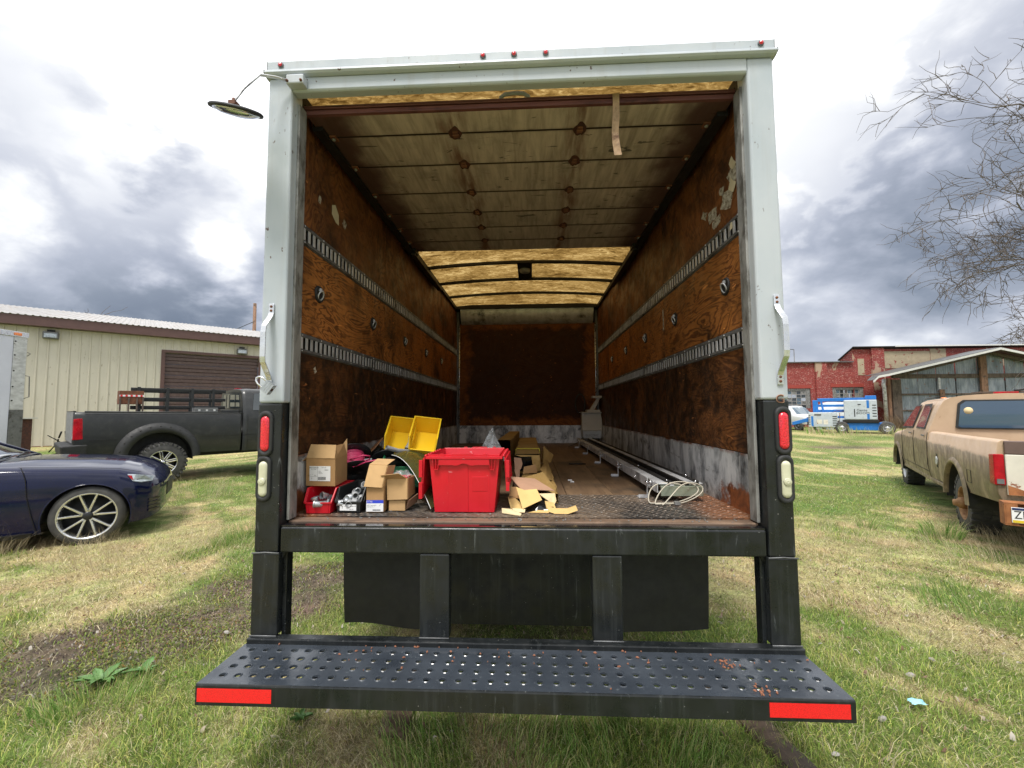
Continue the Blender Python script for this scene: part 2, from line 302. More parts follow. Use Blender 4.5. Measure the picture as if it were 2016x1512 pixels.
M['card'] = cardboard('brown cardboard', (0.42, 0.25, 0.115)); M['card2'] = cardboard('light cardboard', (0.56, 0.36, 0.175)); M['kraft'] = cardboard('olive brown kraft card', (0.36, 0.235, 0.085), (0.27, 0.165, 0.055))
M['card_y'] = cardboard('yellowish card', (0.68, 0.47, 0.19)); M['card_pink'] = cardboard('pinkish card', (0.48, 0.29, 0.19)); M['cream'] = cardboard('torn cream card', (0.74, 0.60, 0.36))
def plastic(name, c, rough=0.3, var=0.1):
    g = G(name, rough); base = g.ramp(g.noise(4, 5), (0.3, tuple(x * (1 - var) for x in c)), (0.7, c))
    base = g.mix(g.math('MULTIPLY', g.rng(g.noise(60, 3, 0.5, 1.0, (0.4, 1, 1), off=3), 0.68, 0.73), 0.35), base, tuple(min(1, x * 0.6 + 0.35) for x in c)); g.col(base)
    g.ro(g.rng(g.noise(9, 5), 0.3, 0.7, rough, rough + 0.15)); g.bump(g.noise(90, 3), 0.05, 0.001); return g.m
M['redpl'] = plastic('red plastic', (0.60, 0.006, 0.020), 0.3, 0.18); M['yelpl'] = plastic('yellow plastic', (0.80, 0.52, 0.015)); M['grnpl'] = plastic('green plastic', (0.010, 0.22, 0.085)); M['blkpl'] = plastic('black plastic', (0.018, 0.02, 0.021))
M['greypl'] = plain('grey plastic conduit', (0.30, 0.31, 0.32), 0.45, 0, 0.12); M['zinc'] = plain('zinc die cast', (0.48, 0.51, 0.54), 0.35, 0.75, 0.25, 30, 0.2, 80)
M['magenta'] = plain('pink wire', (0.62, 0.05, 0.15), 0.45, 0, 0.25, 40); M['wood_disc'] = plain('brown hardboard disc', (0.27, 0.125, 0.055), 0.55, 0, 0.2)
M['maroon'] = plank('maroon stained door edge', (0.20, 0.075, 0.070), (0.065, 0.020, 0.024), (0.1, 1, 3), 0.5, (0.03, 0.012, 0.015), (0.55, 0.7))
M['webbing'] = plain('worn tan webbing', (0.36, 0.24, 0.145), 0.85, 0, 0.35, 25, 0.3, 120, (0.13, 0.07, 0.04), 20, (0.5, 0.7))
M['paper'] = plain('white paper label', (0.78, 0.79, 0.80), 0.6, 0, 0.05); M['blueink'] = plain('blue print', (0.03, 0.06, 0.55), 0.5, 0, 0.05); M['ink'] = plain('black ink', (0.02, 0.02, 0.022), 0.6, 0, 0.05)
M['cable'] = plain('cream cable', (0.50, 0.46, 0.37), 0.5, 0, 0.15); M['beigebox'] = plain('beige enamel', (0.47, 0.455, 0.41), 0.4, 0, 0.08, 4, 0, 60, (0.25, 0.23, 0.2), 6, (0.6, 0.8))
M['greenzinc'] = plain('olive zinc bracket', (0.38, 0.43, 0.34), 0.4, 0.6, 0.2)
def mottled_paper():
    g = G('old glued paper scraps', 0.75); n = g.noise(45, 8, 0.7, 0.5)
    g.col(g.ramp(n, (0.38, (0.10, 0.065, 0.035)), (0.50, (0.42, 0.38, 0.30)), (0.66, (0.62, 0.60, 0.52)))); return g.m
M['scrap'] = mottled_paper(); M['creamp'] = plain('cream paper', (0.62, 0.54, 0.36), 0.7, 0, 0.15)
def clearbag():
    g = G('clear plastic bag', 0.12); g.col((0.55, 0.58, 0.60)); g.b.inputs['Alpha'].default_value = 1
    n = g.rng(g.noise(14, 6, 0.6, 1.5), 0.4, 0.7, 0.18, 0.62); g.L(n, g.b.inputs['Alpha']); g.bump(g.noise(22, 5, 0.6, 1.0), 0.9, 0.01); return g.m
M['bag'] = clearbag()
def carpaint(name, c, rough=0.25, dust=(0.3, 0.27, 0.22), da=0.1, metal=0.3):
    g = G(name, rough, metal); base = g.mix(g.rng(g.noise(3, 6), 0.35, 0.7), c, tuple(x * 0.8 for x in c))
    base = g.mix(g.math('MULTIPLY', g.rng(g.noise(7, 8, 0.7, off=3), 0.45, 0.7), da), base, dust); g.col(base); g.coat(0.9, 0.04)
    return g.m
M['bluecar'] = carpaint('dark blue car paint', (0.003, 0.006, 0.036), 0.10, (0.10, 0.10, 0.12), 0.02, 0.0); M['bluecar'].node_tree.nodes['Principled BSDF'].inputs['Coat Weight'].default_value = 0.45; M['bluecar'].node_tree.nodes['Principled BSDF'].inputs['Specular IOR Level'].default_value = 0.3
M['darktruck'] = carpaint('satin charcoal paint', (0.016, 0.018, 0.019), 0.40, (0.06, 0.057, 0.053), 0.30, 0.0); M['darktruck'].node_tree.nodes['Principled BSDF'].inputs['Coat Weight'].default_value = 0.25
def tanpaint():
    g = G('faded tan paint with grime', 0.55)
    base = g.ramp(g.noise(2.5, 6), (0.3, (0.43, 0.30, 0.195)), (0.7, (0.55, 0.40, 0.275)))
    o = g.xyz(); low = g.rng(g.math('ADD', o[2], g.math('MULTIPLY', g.math('SUBTRACT', g.noise(5, 6, off=2), 0.5), 0.10)), 1.03, 0.99)
    gr = g.ramp(g.noise(9, 8, 0.68, 0.3, (1, 1, 0.4)), (0.36, (0.085, 0.068, 0.040)), (0.50, (0.17, 0.135, 0.085)), (0.64, (0.36, 0.285, 0.18)))
    base = g.mix(g.math('MULTIPLY', low, 0.85), base, gr)
    fl = g.rng(g.noise(12, 8, 0.7, off=9), 0.64, 0.67); base = g.mix(g.math('MULTIPLY', fl, 0.6), base, (0.24, 0.11, 0.065)); g.col(base)
    g.ro(g.rng(g.noise(8, 5), 0.3, 0.7, 0.38, 0.65)); g.bump(g.noise(12, 5), 0.08, 0.004); return g.m
M['tan'] = tanpaint()
M['whitegate'] = plain('chalky white tailgate paint', (0.66, 0.63, 0.55), 0.5, 0, 0.12, 5, 0.1, 40, (0.25, 0.10, 0.05), 4, (0.60, 0.63))
M['browngate'] = plain('brown tailgate band', (0.13, 0.085, 0.075), 0.45, 0, 0.2)
def glass(name, c=(0.02, 0.03, 0.035), rough=0.06, a=1.0):
    g = G(name, rough); g.col(c); g.b.inputs['Alpha'].default_value = a; g.coat(1, 0.02); return g.m
M['glass'] = glass('dark tinted glass'); M['glass2'] = glass('pale window glass', (0.12, 0.19, 0.25), 0.05, 0.55)
M['mirror'] = plain('mirror glass', (0.62, 0.65, 0.68), 0.06, 1.0, 0.05)
def tyre():
    g = G('tyre rubber', 0.7); g.col(g.ramp(g.noise(12, 6), (0.3, (0.028, 0.028, 0.029)), (0.7, (0.075, 0.073, 0.070)))); g.bump(g.noise(60, 4), 0.3, 0.002); return g.m
M['tyre'] = tyre()
M['rimalu'] = plain('machined alloy', (0.72, 0.73, 0.74), 0.22, 0.9, 0.12); M['rimdark'] = plain('dark wheel pocket', (0.025, 0.026, 0.03), 0.35, 0.3, 0.2)
M['lamp_red'] = plain('red tail lamp', (0.40, 0.006, 0.014), 0.3, 0, 0.5, 9, spec=0.25)
M['roofwhite'] = plain('white painted roof edge', (0.74, 0.74, 0.73), 0.5, 0, 0.08); M['lamp_clear'] = plain('clear headlamp', (0.45, 0.5, 0.54), 0.06, 0.3, 0.5, 20, coat=1); M['amber'] = plain('amber lens', (0.8, 0.2, 0.02), 0.2, 0, 0.1, coat=1)
M['siding'] = plain('beige metal siding', (0.52, 0.49, 0.415), 0.5, 0.1, 0.08, 3, 0, 60, (0.25, 0.21, 0.15), 11, (0.60, 0.74), (1, 1, 0.25))
M['brown'] = plain('brown metal trim', (0.105, 0.055, 0.050), 0.45, 0.1, 0.15, 4)
M['browndoor'] = plain('brown overhead door', (0.085, 0.052, 0.048), 0.4, 0.1, 0.25, 5, 0, 60, (0.16, 0.12, 0.10), 9, (0.5, 0.8))
M['roofmetal'] = plain('weathered white roof sheet', (0.37, 0.36, 0.35), 0.5, 0.1, 0.15, 2, 0, 60, (0.30, 0.25, 0.20), 3, (0.48, 0.75), (1, 0.4, 1))
def corrugate():
    g = G('grey galvanised sheet', 0.45, 0.4)
    base = g.ramp(g.noise(1.8, 8, 0.62, 0.3, (1.4, 1, 0.5)), (0.3, (0.14, 0.165, 0.19)), (0.5, (0.23, 0.265, 0.30)), (0.72, (0.36, 0.39, 0.42)))
    base = g.mix(g.rng(g.noise(3, 6, off=5), 0.62, 0.72), base, (0.22, 0.10, 0.06)); g.col(base); return g.m
M['corr'] = corrugate()
def brick():
    g = G('painted red brick', 0.7); mp = g.nd('ShaderNodeMapping'); mp.inputs['Rotation'].default_value = (PI / 2, 0, 0); g.L(g.obj, mp.inputs[0])
    b = g.nd('ShaderNodeTexBrick'); g.L(mp.outputs[0], b.inputs[0]); b.inputs['Scale'].default_value = 1.0; b.inputs['Brick Width'].default_value = 0.30; b.inputs['Row Height'].default_value = 0.10
    b.inputs['Mortar Size'].default_value = 0.010; b.inputs['Color1'].default_value = (0.25, 0.035, 0.030, 1); b.inputs['Color2'].default_value = (0.33, 0.052, 0.042, 1); b.inputs['Mortar'].default_value = (0.16, 0.03, 0.028, 1)
    base = g.mix(g.math('MULTIPLY', g.rng(g.noise(7, 6, 0.7, off=2, st=(1, 1, 2.6)), 0.56, 0.60), 0.75), b.outputs[0], (0.55, 0.40, 0.34))
    pe = g.rng(g.noise(0.55, 6, 0.6, 0.6, off=9, st=(1.6, 1, 0.8)), 0.615, 0.635); base = g.mix(g.math('MULTIPLY', pe, 0.85), base, (0.44, 0.335, 0.235)); g.col(base)
    g.bump(b.outputs['Fac'], 0.4, 0.02); return g.m
M['brick'] = brick(); M['parge'] = plain('beige patch render', (0.42, 0.35, 0.24), 0.8, 0, 0.15, 4, 0.2, 10, (0.27, 0.06, 0.05), 2.2, (0.58, 0.61)); M['soldier'] = plain('orange red brick lintel', (0.36, 0.06, 0.045), 0.7, 0, 0.25, 18)
M['liftblue'] = plain('blue machine paint', (0.015, 0.16, 0.52), 0.35, 0, 0.2, 5); M['liftgrey'] = plain('pale grey machine cover', (0.46, 0.51, 0.56), 0.45, 0, 0.1, 4, 0, 60, (0.28, 0.29, 0.3), 6, (0.5, 0.8))
M['bark'] = plain('grey brown bark', (0.14, 0.115, 0.10), 0.85, 0, 0.3, 8, 0.4, 30); M['carwhite'] = plain('white car paint', (0.62, 0.64, 0.66), 0.35, 0, 0.08); M['trailer'] = plain('lavender white trailer skin', (0.60, 0.62, 0.72), 0.4, 0, 0.08, 2)
M['trailerpost'] = plain('scraped white post', (0.55, 0.56, 0.57), 0.5, 0.2, 0.3, 6, 0.1, 40, (0.12, 0.11, 0.1), 8, (0.60, 0.72), (1, 1, 2))
M['foam'] = plain('yellow tape', (0.75, 0.7, 0.05), 0.4, 0, 0.15); M['blackbag'] = plain('black plastic film', (0.012, 0.012, 0.013), 0.15, 0, 0.3, 20, 0.8, 25)
M['leafbit'] = plain('orange brown catkin', (0.30, 0.125, 0.07), 0.8, 0, 0.4, 60); M['weed'] = plain('fresh green weed leaf', (0.10, 0.21, 0.055), 0.5, 0, 0.25, 20); M['stone'] = plain('pale stone', (0.30, 0.28, 0.26), 0.8, 0, 0.2)
M['bluetrash'] = plain('pale blue plastic scrap', (0.30, 0.62, 0.72), 0.4, 0, 0.1)

def tinted(name, rough=0.7, trans=0.25):
    g = G(name, rough, spec=0.3); a = g.nd('ShaderNodeAttribute', attribute_name='tint'); g.col(a.outputs['Color'])
    if trans:
        tr = g.nd('ShaderNodeBsdfTranslucent'); g.L(a.outputs['Color'], tr.inputs[0]); mx = g.nd('ShaderNodeMixShader'); mx.inputs[0].default_value = trans
        g.L(g.b.outputs[0], mx.inputs[1]); g.L(tr.outputs[0], mx.inputs[2]); g.L(mx.outputs[0], g.nt.nodes['Material Output'].inputs[0])
    return g.m
M['blade'] = tinted('grass blades', 0.6, 0.35)

# ---------------------------------------------------------------- mesh helpers
class MB:
    def __init__(s): s.v = []; s.f = []; s.mi = []; s.sm = []
    def add(s, vs, fs, mi=0, sm=False):
        n = len(s.v); s.v += [tuple(p) for p in vs]
        for f in fs: s.f.append([i + n for i in f]); s.mi.append(mi); s.sm.append(sm)
        return s
    def hexa(s, p, mi=0):
        return s.add(p, [(0, 3, 2, 1), (4, 5, 6, 7), (0, 1, 5, 4), (1, 2, 6, 5), (2, 3, 7, 6), (3, 0, 4, 7)], mi)
    def box(s, x0, x1, y0, y1, z0, z1, mi=0, T=None):
        p = [(x0, y0, z0), (x1, y0, z0), (x1, y1, z0), (x0, y1, z0), (x0, y0, z1), (x1, y0, z1), (x1, y1, z1), (x0, y1, z1)]
        if T is not None: p = [T @ Vector(q) for q in p]
        return s.hexa(p, mi)
    def quad(s, a, b, c, d, mi=0): return s.add((a, b, c, d), [(0, 1, 2, 3)], mi)
    def slab(s, pts, t, mi=0):
        """a thin sheet with thickness t along its normal"""
        P = [Vector(p) for p in pts]; nrm = (P[1] - P[0]).cross(P[2] - P[1]).normalized() * t; n = len(P)
        return s.add(P + [p + nrm for p in P], [tuple(range(n))[::-1], tuple(range(n, 2 * n))] + [(i, (i + 1) % n, (i + 1) % n + n, i + n) for i in range(n)], mi)
    def prism(s, poly, d0, d1, fn, mi=0):
        n = len(poly); v = [fn(a, b, d0) for a, b in poly] + [fn(a, b, d1) for a, b in poly]
        return s.add(v, [tuple(range(n))[::-1], tuple(range(n, 2 * n))] + [(i, (i + 1) % n, (i + 1) % n + n, i + n) for i in range(n)], mi)
    def ring(s, path, rs, n=8, closed=False, caps=True, mi=0, sm=True, flat=None):
        """tube along a path; flat=(a,b) gives an elliptic or box like section"""
        P = [Vector(p) for p in path]; m = len(P); vs = []; upv = None
        for i, p in enumerate(P):
            if closed: t = (P[(i + 1) % m] - P[i - 1])
            else: t = (P[min(i + 1, m - 1)] - P[max(i - 1, 0)])
            t.normalize()
            if upv is None:
                upv = Vector((0, 0, 1)) if abs(t.z) < 0.9 else Vector((1, 0, 0))
            a = t.cross(upv).normalized(); b = a.cross(t).normalized(); upv = b
            r = rs[i] if isinstance(rs, (list, tuple)) else rs
            for k in range(n):
                an = 2 * PI * (k + 0.5) / n; ca, sa = math.cos(an), math.sin(an)
                if flat: vs.append(p + a * ca * r * flat[0] + b * sa * r * flat[1])
                else: vs.append(p + a * ca * r + b * sa * r)
        fs = []
        for i in range(m if closed else m - 1):
            j = (i + 1) % m
            for k in range(n): l = (k + 1) % n; fs.append((i * n + k, i * n + l, j * n + l, j * n + k))
        if caps and not closed: fs += [tuple(range(n))[::-1], tuple(range((m - 1) * n, m * n))]
        return s.add(vs, fs, mi, sm)
    def cyl(s, a, b, r0, r1=None, n=12, caps=True, mi=0, sm=True): return s.ring([a, b], [r0, r0 if r1 is None else r1], n, False, caps, mi, sm)
    def lathe(s, prof, c=(0, 0, 0), ax='z', n=24, mi=0, T=None, sm=True, cap=True):
        """prof: (radius, height) pairs"""
        vs = []; m = len(prof)
        for r, h in prof:
            for k in range(n):
                a = 2 * PI * k / n; x, y = r * math.cos(a), r * math.sin(a)
                p = {'z': (x, y, h), 'y': (x, h, y), 'x': (h, x, y)}[ax]
                p = Vector(p)
                if T is not None: p = T @ p
                vs.append(p + Vector(c))
        fs = [(i * n + k, i * n + (k + 1) % n, (i + 1) * n + (k + 1) % n, (i + 1) * n + k) for i in range(m - 1) for k in range(n)]
        if cap and prof[0][0] > 1e-6: fs.append(tuple(range(n)))
        if cap and prof[-1][0] > 1e-6: fs.append(tuple(range((m - 1) * n, m * n)))
        return s.add(vs, fs, mi, sm)
    def grid(s, rows, mi=0, sm=True, closed=False):
        n = len(rows[0]); vs = [p for r in rows for p in r]
        fs = [(i * n + k, i * n + (k + 1) % n, (i + 1) * n + (k + 1) % n, (i + 1) * n + k) for i in range(len(rows) - 1) for k in range(n if closed else n - 1)]
        return s.add(vs, fs, mi, sm)
    def build(s, name, mats, parent=None, bevel=0, loc=None, seg=2, fix=True):
        me = bpy.data.meshes.new(name); me.from_pydata(s.v, [], s.f)
        for m_ in (mats if isinstance(mats, (list, tuple)) else [mats]): me.materials.append(M[m_] if isinstance(m_, str) else m_)
        me.polygons.foreach_set('material_index', s.mi); me.polygons.foreach_set('use_smooth', s.sm)
        if fix and len(s.f) < 20000:
            import bmesh
            b = bmesh.new(); b.from_mesh(me); bmesh.ops.recalc_face_normals(b, faces=b.faces); b.to_mesh(me); b.free()
        me.update()
        o = bpy.data.objects.new(name, me); COL.objects.link(o)
        if parent is not None: o.parent = parent
        if loc is not None: o.location = loc
        if bevel:
            md = o.modifiers.new('bevel', 'BEVEL'); md.width = bevel; md.segments = seg; md.limit_method = 'ANGLE'; md.angle_limit = math.radians(40)
        return o
def tag(o, label, cat=None, group=None, kind=None):
    if label: o['label'] = label
    if cat: o['category'] = cat
    if group: o['group'] = group
    if kind: o['kind'] = kind
    return o
def empty(name, loc, label, cat, rz=0, group=None):
    o = bpy.data.objects.new(name, None); COL.objects.link(o); o.location = loc; o.rotation_euler = (0, 0, rz); o.empty_display_size = 0.2
    return tag(o, label, cat, group)
def kids(o): return [c for c in COL.objects if c.parent == o]
def dup(o, loc=None, rz=None, label=None, parent=None):
    c = o.copy(); COL.objects.link(c)
    if parent is not None: c.parent = parent
    if loc is not None: c.location = loc
    if rz is not None: c.rotation_euler = rz if isinstance(rz, tuple) else (0, 0, rz)
    if label: c['label'] = label
    for k in kids(o): dup(k, parent=c)
    return c
def text(s_, name, mat, parent, loc, rot, size, ext=0.0006, sx=1.0, outline=0.0):
    cu = bpy.data.curves.new('t', 'FONT'); cu.body = s_; cu.size = size; cu.extrude = ext; cu.align_x = 'CENTER'; cu.align_y = 'CENTER'; cu.resolution_u = 3
    to = bpy.data.objects.new('t', cu); COL.objects.link(to); bpy.context.view_layer.update()
    me = bpy.data.meshes.new_from_object(to.evaluated_get(bpy.context.evaluated_depsgraph_get())); bpy.data.objects.remove(to)
    me.materials.clear(); me.materials.append(M[mat]); o = bpy.data.objects.new(name, me); COL.objects.link(o); o.parent = parent
    o.location = loc; o.rotation_euler = rot; o.scale = (sx, 1, 1); return o
def arc(cx, cy, r, a0, a1, n): return [(cx + r * math.cos(math.radians(a0 + (a1 - a0) * i / n)), cy + r * math.sin(math.radians(a0 + (a1 - a0) * i / n))) for i in range(n + 1)]
# ---------------------------------------------------------------- ground
def hash2(ix, iy, seed):
    h = (ix.astype(np.int64) * 374761393 + iy.astype(np.int64) * 668265263 + seed * 974711) & 0x7fffffff
    h = ((h ^ (h >> 13)) * 1274126177) & 0x7fffffff
    return ((h ^ (h >> 16)) & 0xffff) / 65535.0
def vnoise(x, y, seed=0, octs=4, sc=1.0):
    t = 0; a = 1; tot = 0
    for o in range(octs):
        X = x * sc * 2 ** o + 37.7 * o; Y = y * sc * 2 ** o - 11.3 * o
        ix = np.floor(X); iy = np.floor(Y); fx = X - ix; fy = Y - iy; fx = fx * fx * (3 - 2 * fx); fy = fy * fy * (3 - 2 * fy)
        v = (hash2(ix, iy, seed + o) * (1 - fx) + hash2(ix + 1, iy, seed + o) * fx) * (1 - fy) + (hash2(ix, iy + 1, seed + o) * (1 - fx) + hash2(ix + 1, iy + 1, seed + o) * fx) * fy
        t = t + v * a; tot += a; a *= 0.55
    return t / tot
def sst(x, a, b): t = np.clip((x - a) / (b - a), 0, 1); return t * t * (3 - 2 * t)
def gz(x, y):
    x = np.asarray(x, float); y = np.asarray(y, float)
    h = 0.10 * sst(-x, 5.9, 8.0) + 0.035 * (vnoise(x, y, 3, 3, 0.8) - 0.5)
    h = h - 0.03 * sst(-x, 3.2, 4.6) * (1 - sst(-x, 5.9, 7.0)) * sst(y, 0, 2)
    return h - 0.03 * sst(x, 14, 22)
def mudf(x, y):
    """bare earth: the worn track on the left, the strip beside the left rear wheel, small spots"""
    n = vnoise(x, y, 11, 5, 2.4); w = (n - 0.5) * 0.9
    dx, dy = x + 2.75, y - 0.75; a = 0.62; u = dx * math.cos(a) + dy * math.sin(a); v = -dx * math.sin(a) + dy * math.cos(a)
    m1 = 1 - np.sqrt((u / 1.9) ** 2 + (v / 0.66) ** 2)
    dx, dy = x + 2.05, y - 1.95; u = dx * math.cos(0.5) + dy * math.sin(0.5); v = -dx * math.sin(0.5) + dy * math.cos(0.5)
    m2 = 1 - np.sqrt((u / 1.3) ** 2 + (v / 0.42) ** 2)
    dx, dy = x + 4.3, y + 0.15; m3 = 1 - np.sqrt((dx / 1.3) ** 2 + (dy / 0.5) ** 2)
    m4 = 1 - np.sqrt(((x - 12.5) / 1.6) ** 2 + ((y - 15.5) / 1.3) ** 2)
    m5 = 0.8 * (1 - np.sqrt((x / 1.2) ** 2 + ((y - 2.8) / 2.4) ** 2))
    m = np.maximum.reduce([m1, m2, m3, m4, m5]); return sst(m + w, 0.02, 0.42)
def greenf(x, y):
    n = vnoise(x, y, 21, 4, 0.55); n2 = vnoise(x * 1.3 + y * 0.6, y, 31, 4, 1.9)
    return sst(0.50 * n + 0.50 * n2, 0.40, 0.58)
def build_ground():
    def axis(lo, hi, fine_lo, fine_hi, st):
        mid = np.arange(fine_lo, fine_hi + 1e-6, st); g = 1.14
        a = [fine_lo]; d = st
        while a[-1] > lo: d *= g; a.append(a[-1] - d)
        b = [fine_hi]; d = st
        while b[-1] < hi: d *= g; b.append(b[-1] + d)
        return np.array(a[:0:-1] + list(mid) + b[1:])
    xs = axis(-700, 700, -7.5, 8.5, 0.05); ys = axis(-120, 900, -2.5, 6.5, 0.05)
    X, Y = np.meshgrid(xs, ys); Z = gz(X, Y)
    near = np.exp(-((X / 12) ** 2 + (Y / 12) ** 2)); Z = Z + near * 0.030 * (vnoise(X, Y, 5, 4, 5.0) - 0.5)
    mud = mudf(X, Y); Z = Z - 0.012 * mud
    g = greenf(X, Y); f = vnoise(X, Y, 8, 5, 6.0)[..., None]
    earth = np.array([0.150, 0.110, 0.092]) * (0.6 + 0.8 * f); straw = np.array([0.42, 0.34, 0.19]) * (0.6 + 0.8 * f); grn = np.array([0.14, 0.18, 0.055]) * (0.6 + 0.8 * f)
    c = straw * (1 - g[..., None]) + grn * g[..., None]; c = c * (1 - mud[..., None]) + earth * mud[..., None]
    nx, ny = len(xs), len(ys); co = np.stack([X, Y, Z], -1).reshape(-1, 3)
    i = np.arange(nx * ny).reshape(ny, nx); q = np.stack([i[:-1, :-1], i[:-1, 1:], i[1:, 1:], i[1:, :-1]], -1).reshape(-1)
    me = bpy.data.meshes.new('ground'); me.vertices.add(nx * ny); me.vertices.foreach_set('co', co.ravel()); nf = len(q) // 4
    me.loops.add(len(q)); me.loops.foreach_set('vertex_index', q.astype(np.int32)); me.polygons.add(nf)
    me.polygons.foreach_set('loop_start', np.arange(0, len(q), 4, dtype=np.int32)); me.polygons.foreach_set('loop_total', np.full(nf, 4, dtype=np.int32)); me.update()
    at = me.attributes.new('tint', 'FLOAT_COLOR', 'POINT'); at.data.foreach_set('color', np.concatenate([c.reshape(-1, 3), np.ones((nx * ny, 1))], 1).ravel())
    me.polygons.foreach_set('use_smooth', np.ones(nf, bool))
    g_ = G('field soil and thatch', 0.9, spec=0.2); a = g_.nd('ShaderNodeAttribute', attribute_name='tint')
    n1 = g_.noise(70, 6, 0.7, vec=g_.obj); n2 = g_.noise(9, 8, 0.7, vec=g_.obj); n3 = g_.noise(1.7, 6, 0.65, vec=g_.obj, off=4)
    k = g_.mix(1.0, a.outputs['Color'], g_.ramp(n1, (0.3, 0.35), (0.55, 1.0), (0.75, 1.7)), 'MULTIPLY'); k = g_.mix(1.0, k, g_.ramp(n2, (0.3, 0.6), (0.7, 1.4)), 'MULTIPLY')
    k = g_.mix(0.8, k, g_.ramp(n3, (0.35, (0.8, 1.15, 0.7)), (0.65, (1.25, 1.1, 1.05))), 'MULTIPLY')
    g_.col(k); g_.bump(g_.math('ADD', n1, g_.math('MULTIPLY', n2, 2.0)), 0.9, 0.02)
    me.materials.append(g_.m); o = bpy.data.objects.new('ground', me); COL.objects.link(o); tag(o, None, None, None, 'structure')
build_ground()

# ================================================================ THE BOX TRUCK
truck = empty('box_truck', (0, 0, 0), 'white box truck seen from behind with its roll door open and a black step bumper', 'truck')
def tp(name, mb, mats, bevel=0, label=None, parent=None, kind=None, seg=2):
    o = mb.build(name, mats, parent or truck, bevel, seg=seg)
    if label: o['label'] = label
    if kind: o['kind'] = kind
    return o
XI = 1.134
for sx in (-1, 1):
    # upper white posts: face, return, with the front rounded
    mb = MB(); mb.box(sx * 1.098, sx * 1.22, 0.0, 0.10, 1.5555, 3.168); tp('corner_post', mb, 'white', 0.012, seg=3)
    mb = MB(); mb.box(sx * 1.105, sx * 1.2195, 0.0, 0.10, 0.866, 1.5535); tp('lower_post', mb, 'black', 0.008)
    mb = MB(); mb.box(sx * 1.096, sx * 1.2225, -0.004, 0.085, 0.497, 0.864); tp('bumper_leg', mb, 'black', 0.006)
    mb = MB(); mb.ring([(sx * 1.097, -0.006, 0.865), (sx * 1.16, -0.006, 0.868), (sx * 1.224, -0.006, 0.864)], 0.0035, 6); tp('weld_bead', mb, 'galv_dark')
    mb = MB(); mb.ring([(sx * 1.098, -0.006, 0.497), (sx * 1.224, -0.006, 0.497)], 0.0035, 6); tp('weld_bead', mb, 'galv_dark')
    # gusset between sill beam and leg
    mb = MB(); mb.prism([(1.0955, 0.8655), (1.075, 0.8655), (1.0955, 0.83)], 0.02, 0.075, lambda a, b, d: (sx * a, d, b)); tp('gusset', mb, 'black')
    mb = MB(); mb.box(sx * 1.0765, sx * 1.0955, 0.03, 0.08, 0.43, 0.865); tp('leg_flange', mb, 'black', 0.002)
    # grey strip guarding the door track
    mb = MB(); mb.box(sx * 1.086, sx * 1.1, 0.052, 0.118, 1.0, 3.07); mb.box(sx * 1.1002, sx * 1.134, 0.105, 0.118, 1.0, 3.07); tp('track_guard', mb, 'strip', 0.003)
    mb = MB(); mb.box(sx * 1.1, sx * 1.215, 0.1005, 0.118, 0.99, 3.16); tp('post_backing', mb, 'blackish')
    # outer skin
    mb = MB(); mb.box(sx * 1.2, sx * 1.2185, 0.1005, 4.98, 0.93, 3.19); tp('side_skin', mb, 'white')
    mb = MB(); mb.box(sx * 1.19, sx * 1.224, 0.1005, 4.99, 0.86, 0.929); tp('lower_rail', mb, 'alu')
    mb = MB(); mb.box(sx * 1.15, sx * 1.224, 0.1005, 4.99, 3.191, 3.235); tp('top_rail', mb, 'alu')
mb = MB(); mb.box(-1.2, 1.2, 4.965, 4.99, 0.93, 3.19); tp('front_skin', mb, 'white')
# header beam, gutter fascia with rounded lip
hp = [(0.0, 3.106), (0.006, 3.099), (0.012, 3.096), (0.052, 3.096), (0.052, 3.166), (0.0, 3.166)]
mb = MB(); mb.prism(hp, -1.0975, 1.0975, lambda a, b, d: (d, a, b)); tp('header_beam', mb, 'white', 0.002)
gp = [(-0.002, 3.254), (-0.002, 3.206), (-0.016, 3.200), (-0.026, 3.190), (-0.028, 3.180), (-0.020, 3.172), (0.0, 3.169), (0.09, 3.169), (0.09, 3.254)]
mb = MB(); mb.prism(gp, -1.2275, 1.2275, lambda a, b, d: (d, a, b)); tp('drip_rail', mb, 'white', 0.0015)
for sx in (-1, 1):
    mb = MB(); mb.prism([(-0.004, 3.256), (-0.004, 3.205), (-0.03, 3.192), (-0.03, 3.176), (0.0, 3.167), (0.06, 3.167), (0.06, 3.256)], sx * 1.228, sx * 1.2305, lambda a, b, d: (d, a, b)); tp('end_cap', mb, 'trailerpost')
def marker_light(x, z):
    mb = MB(); mb.lathe([(0.0, 0.004), (0.0135, 0.004), (0.0145, -0.004), (0.0125, -0.007), (0.0105, -0.0065)], ax='y', n=20, c=(x, -0.003, z)); o = tp('marker_light', mb, 'galv_dark')
    mb = MB(); mb.lathe([(0.0105, -0.006), (0.009, -0.010), (0.005, -0.0125), (0.0, -0.013)], ax='y', n=20, c=(x, -0.003, z)); tp('lens', mb, 'redlens', parent=o)
for x, z in ((-1.158, 3.232), (-0.15, 3.234), (0.001, 3.235), (0.154, 3.235), (1.165, 3.234)): marker_light(x, z)
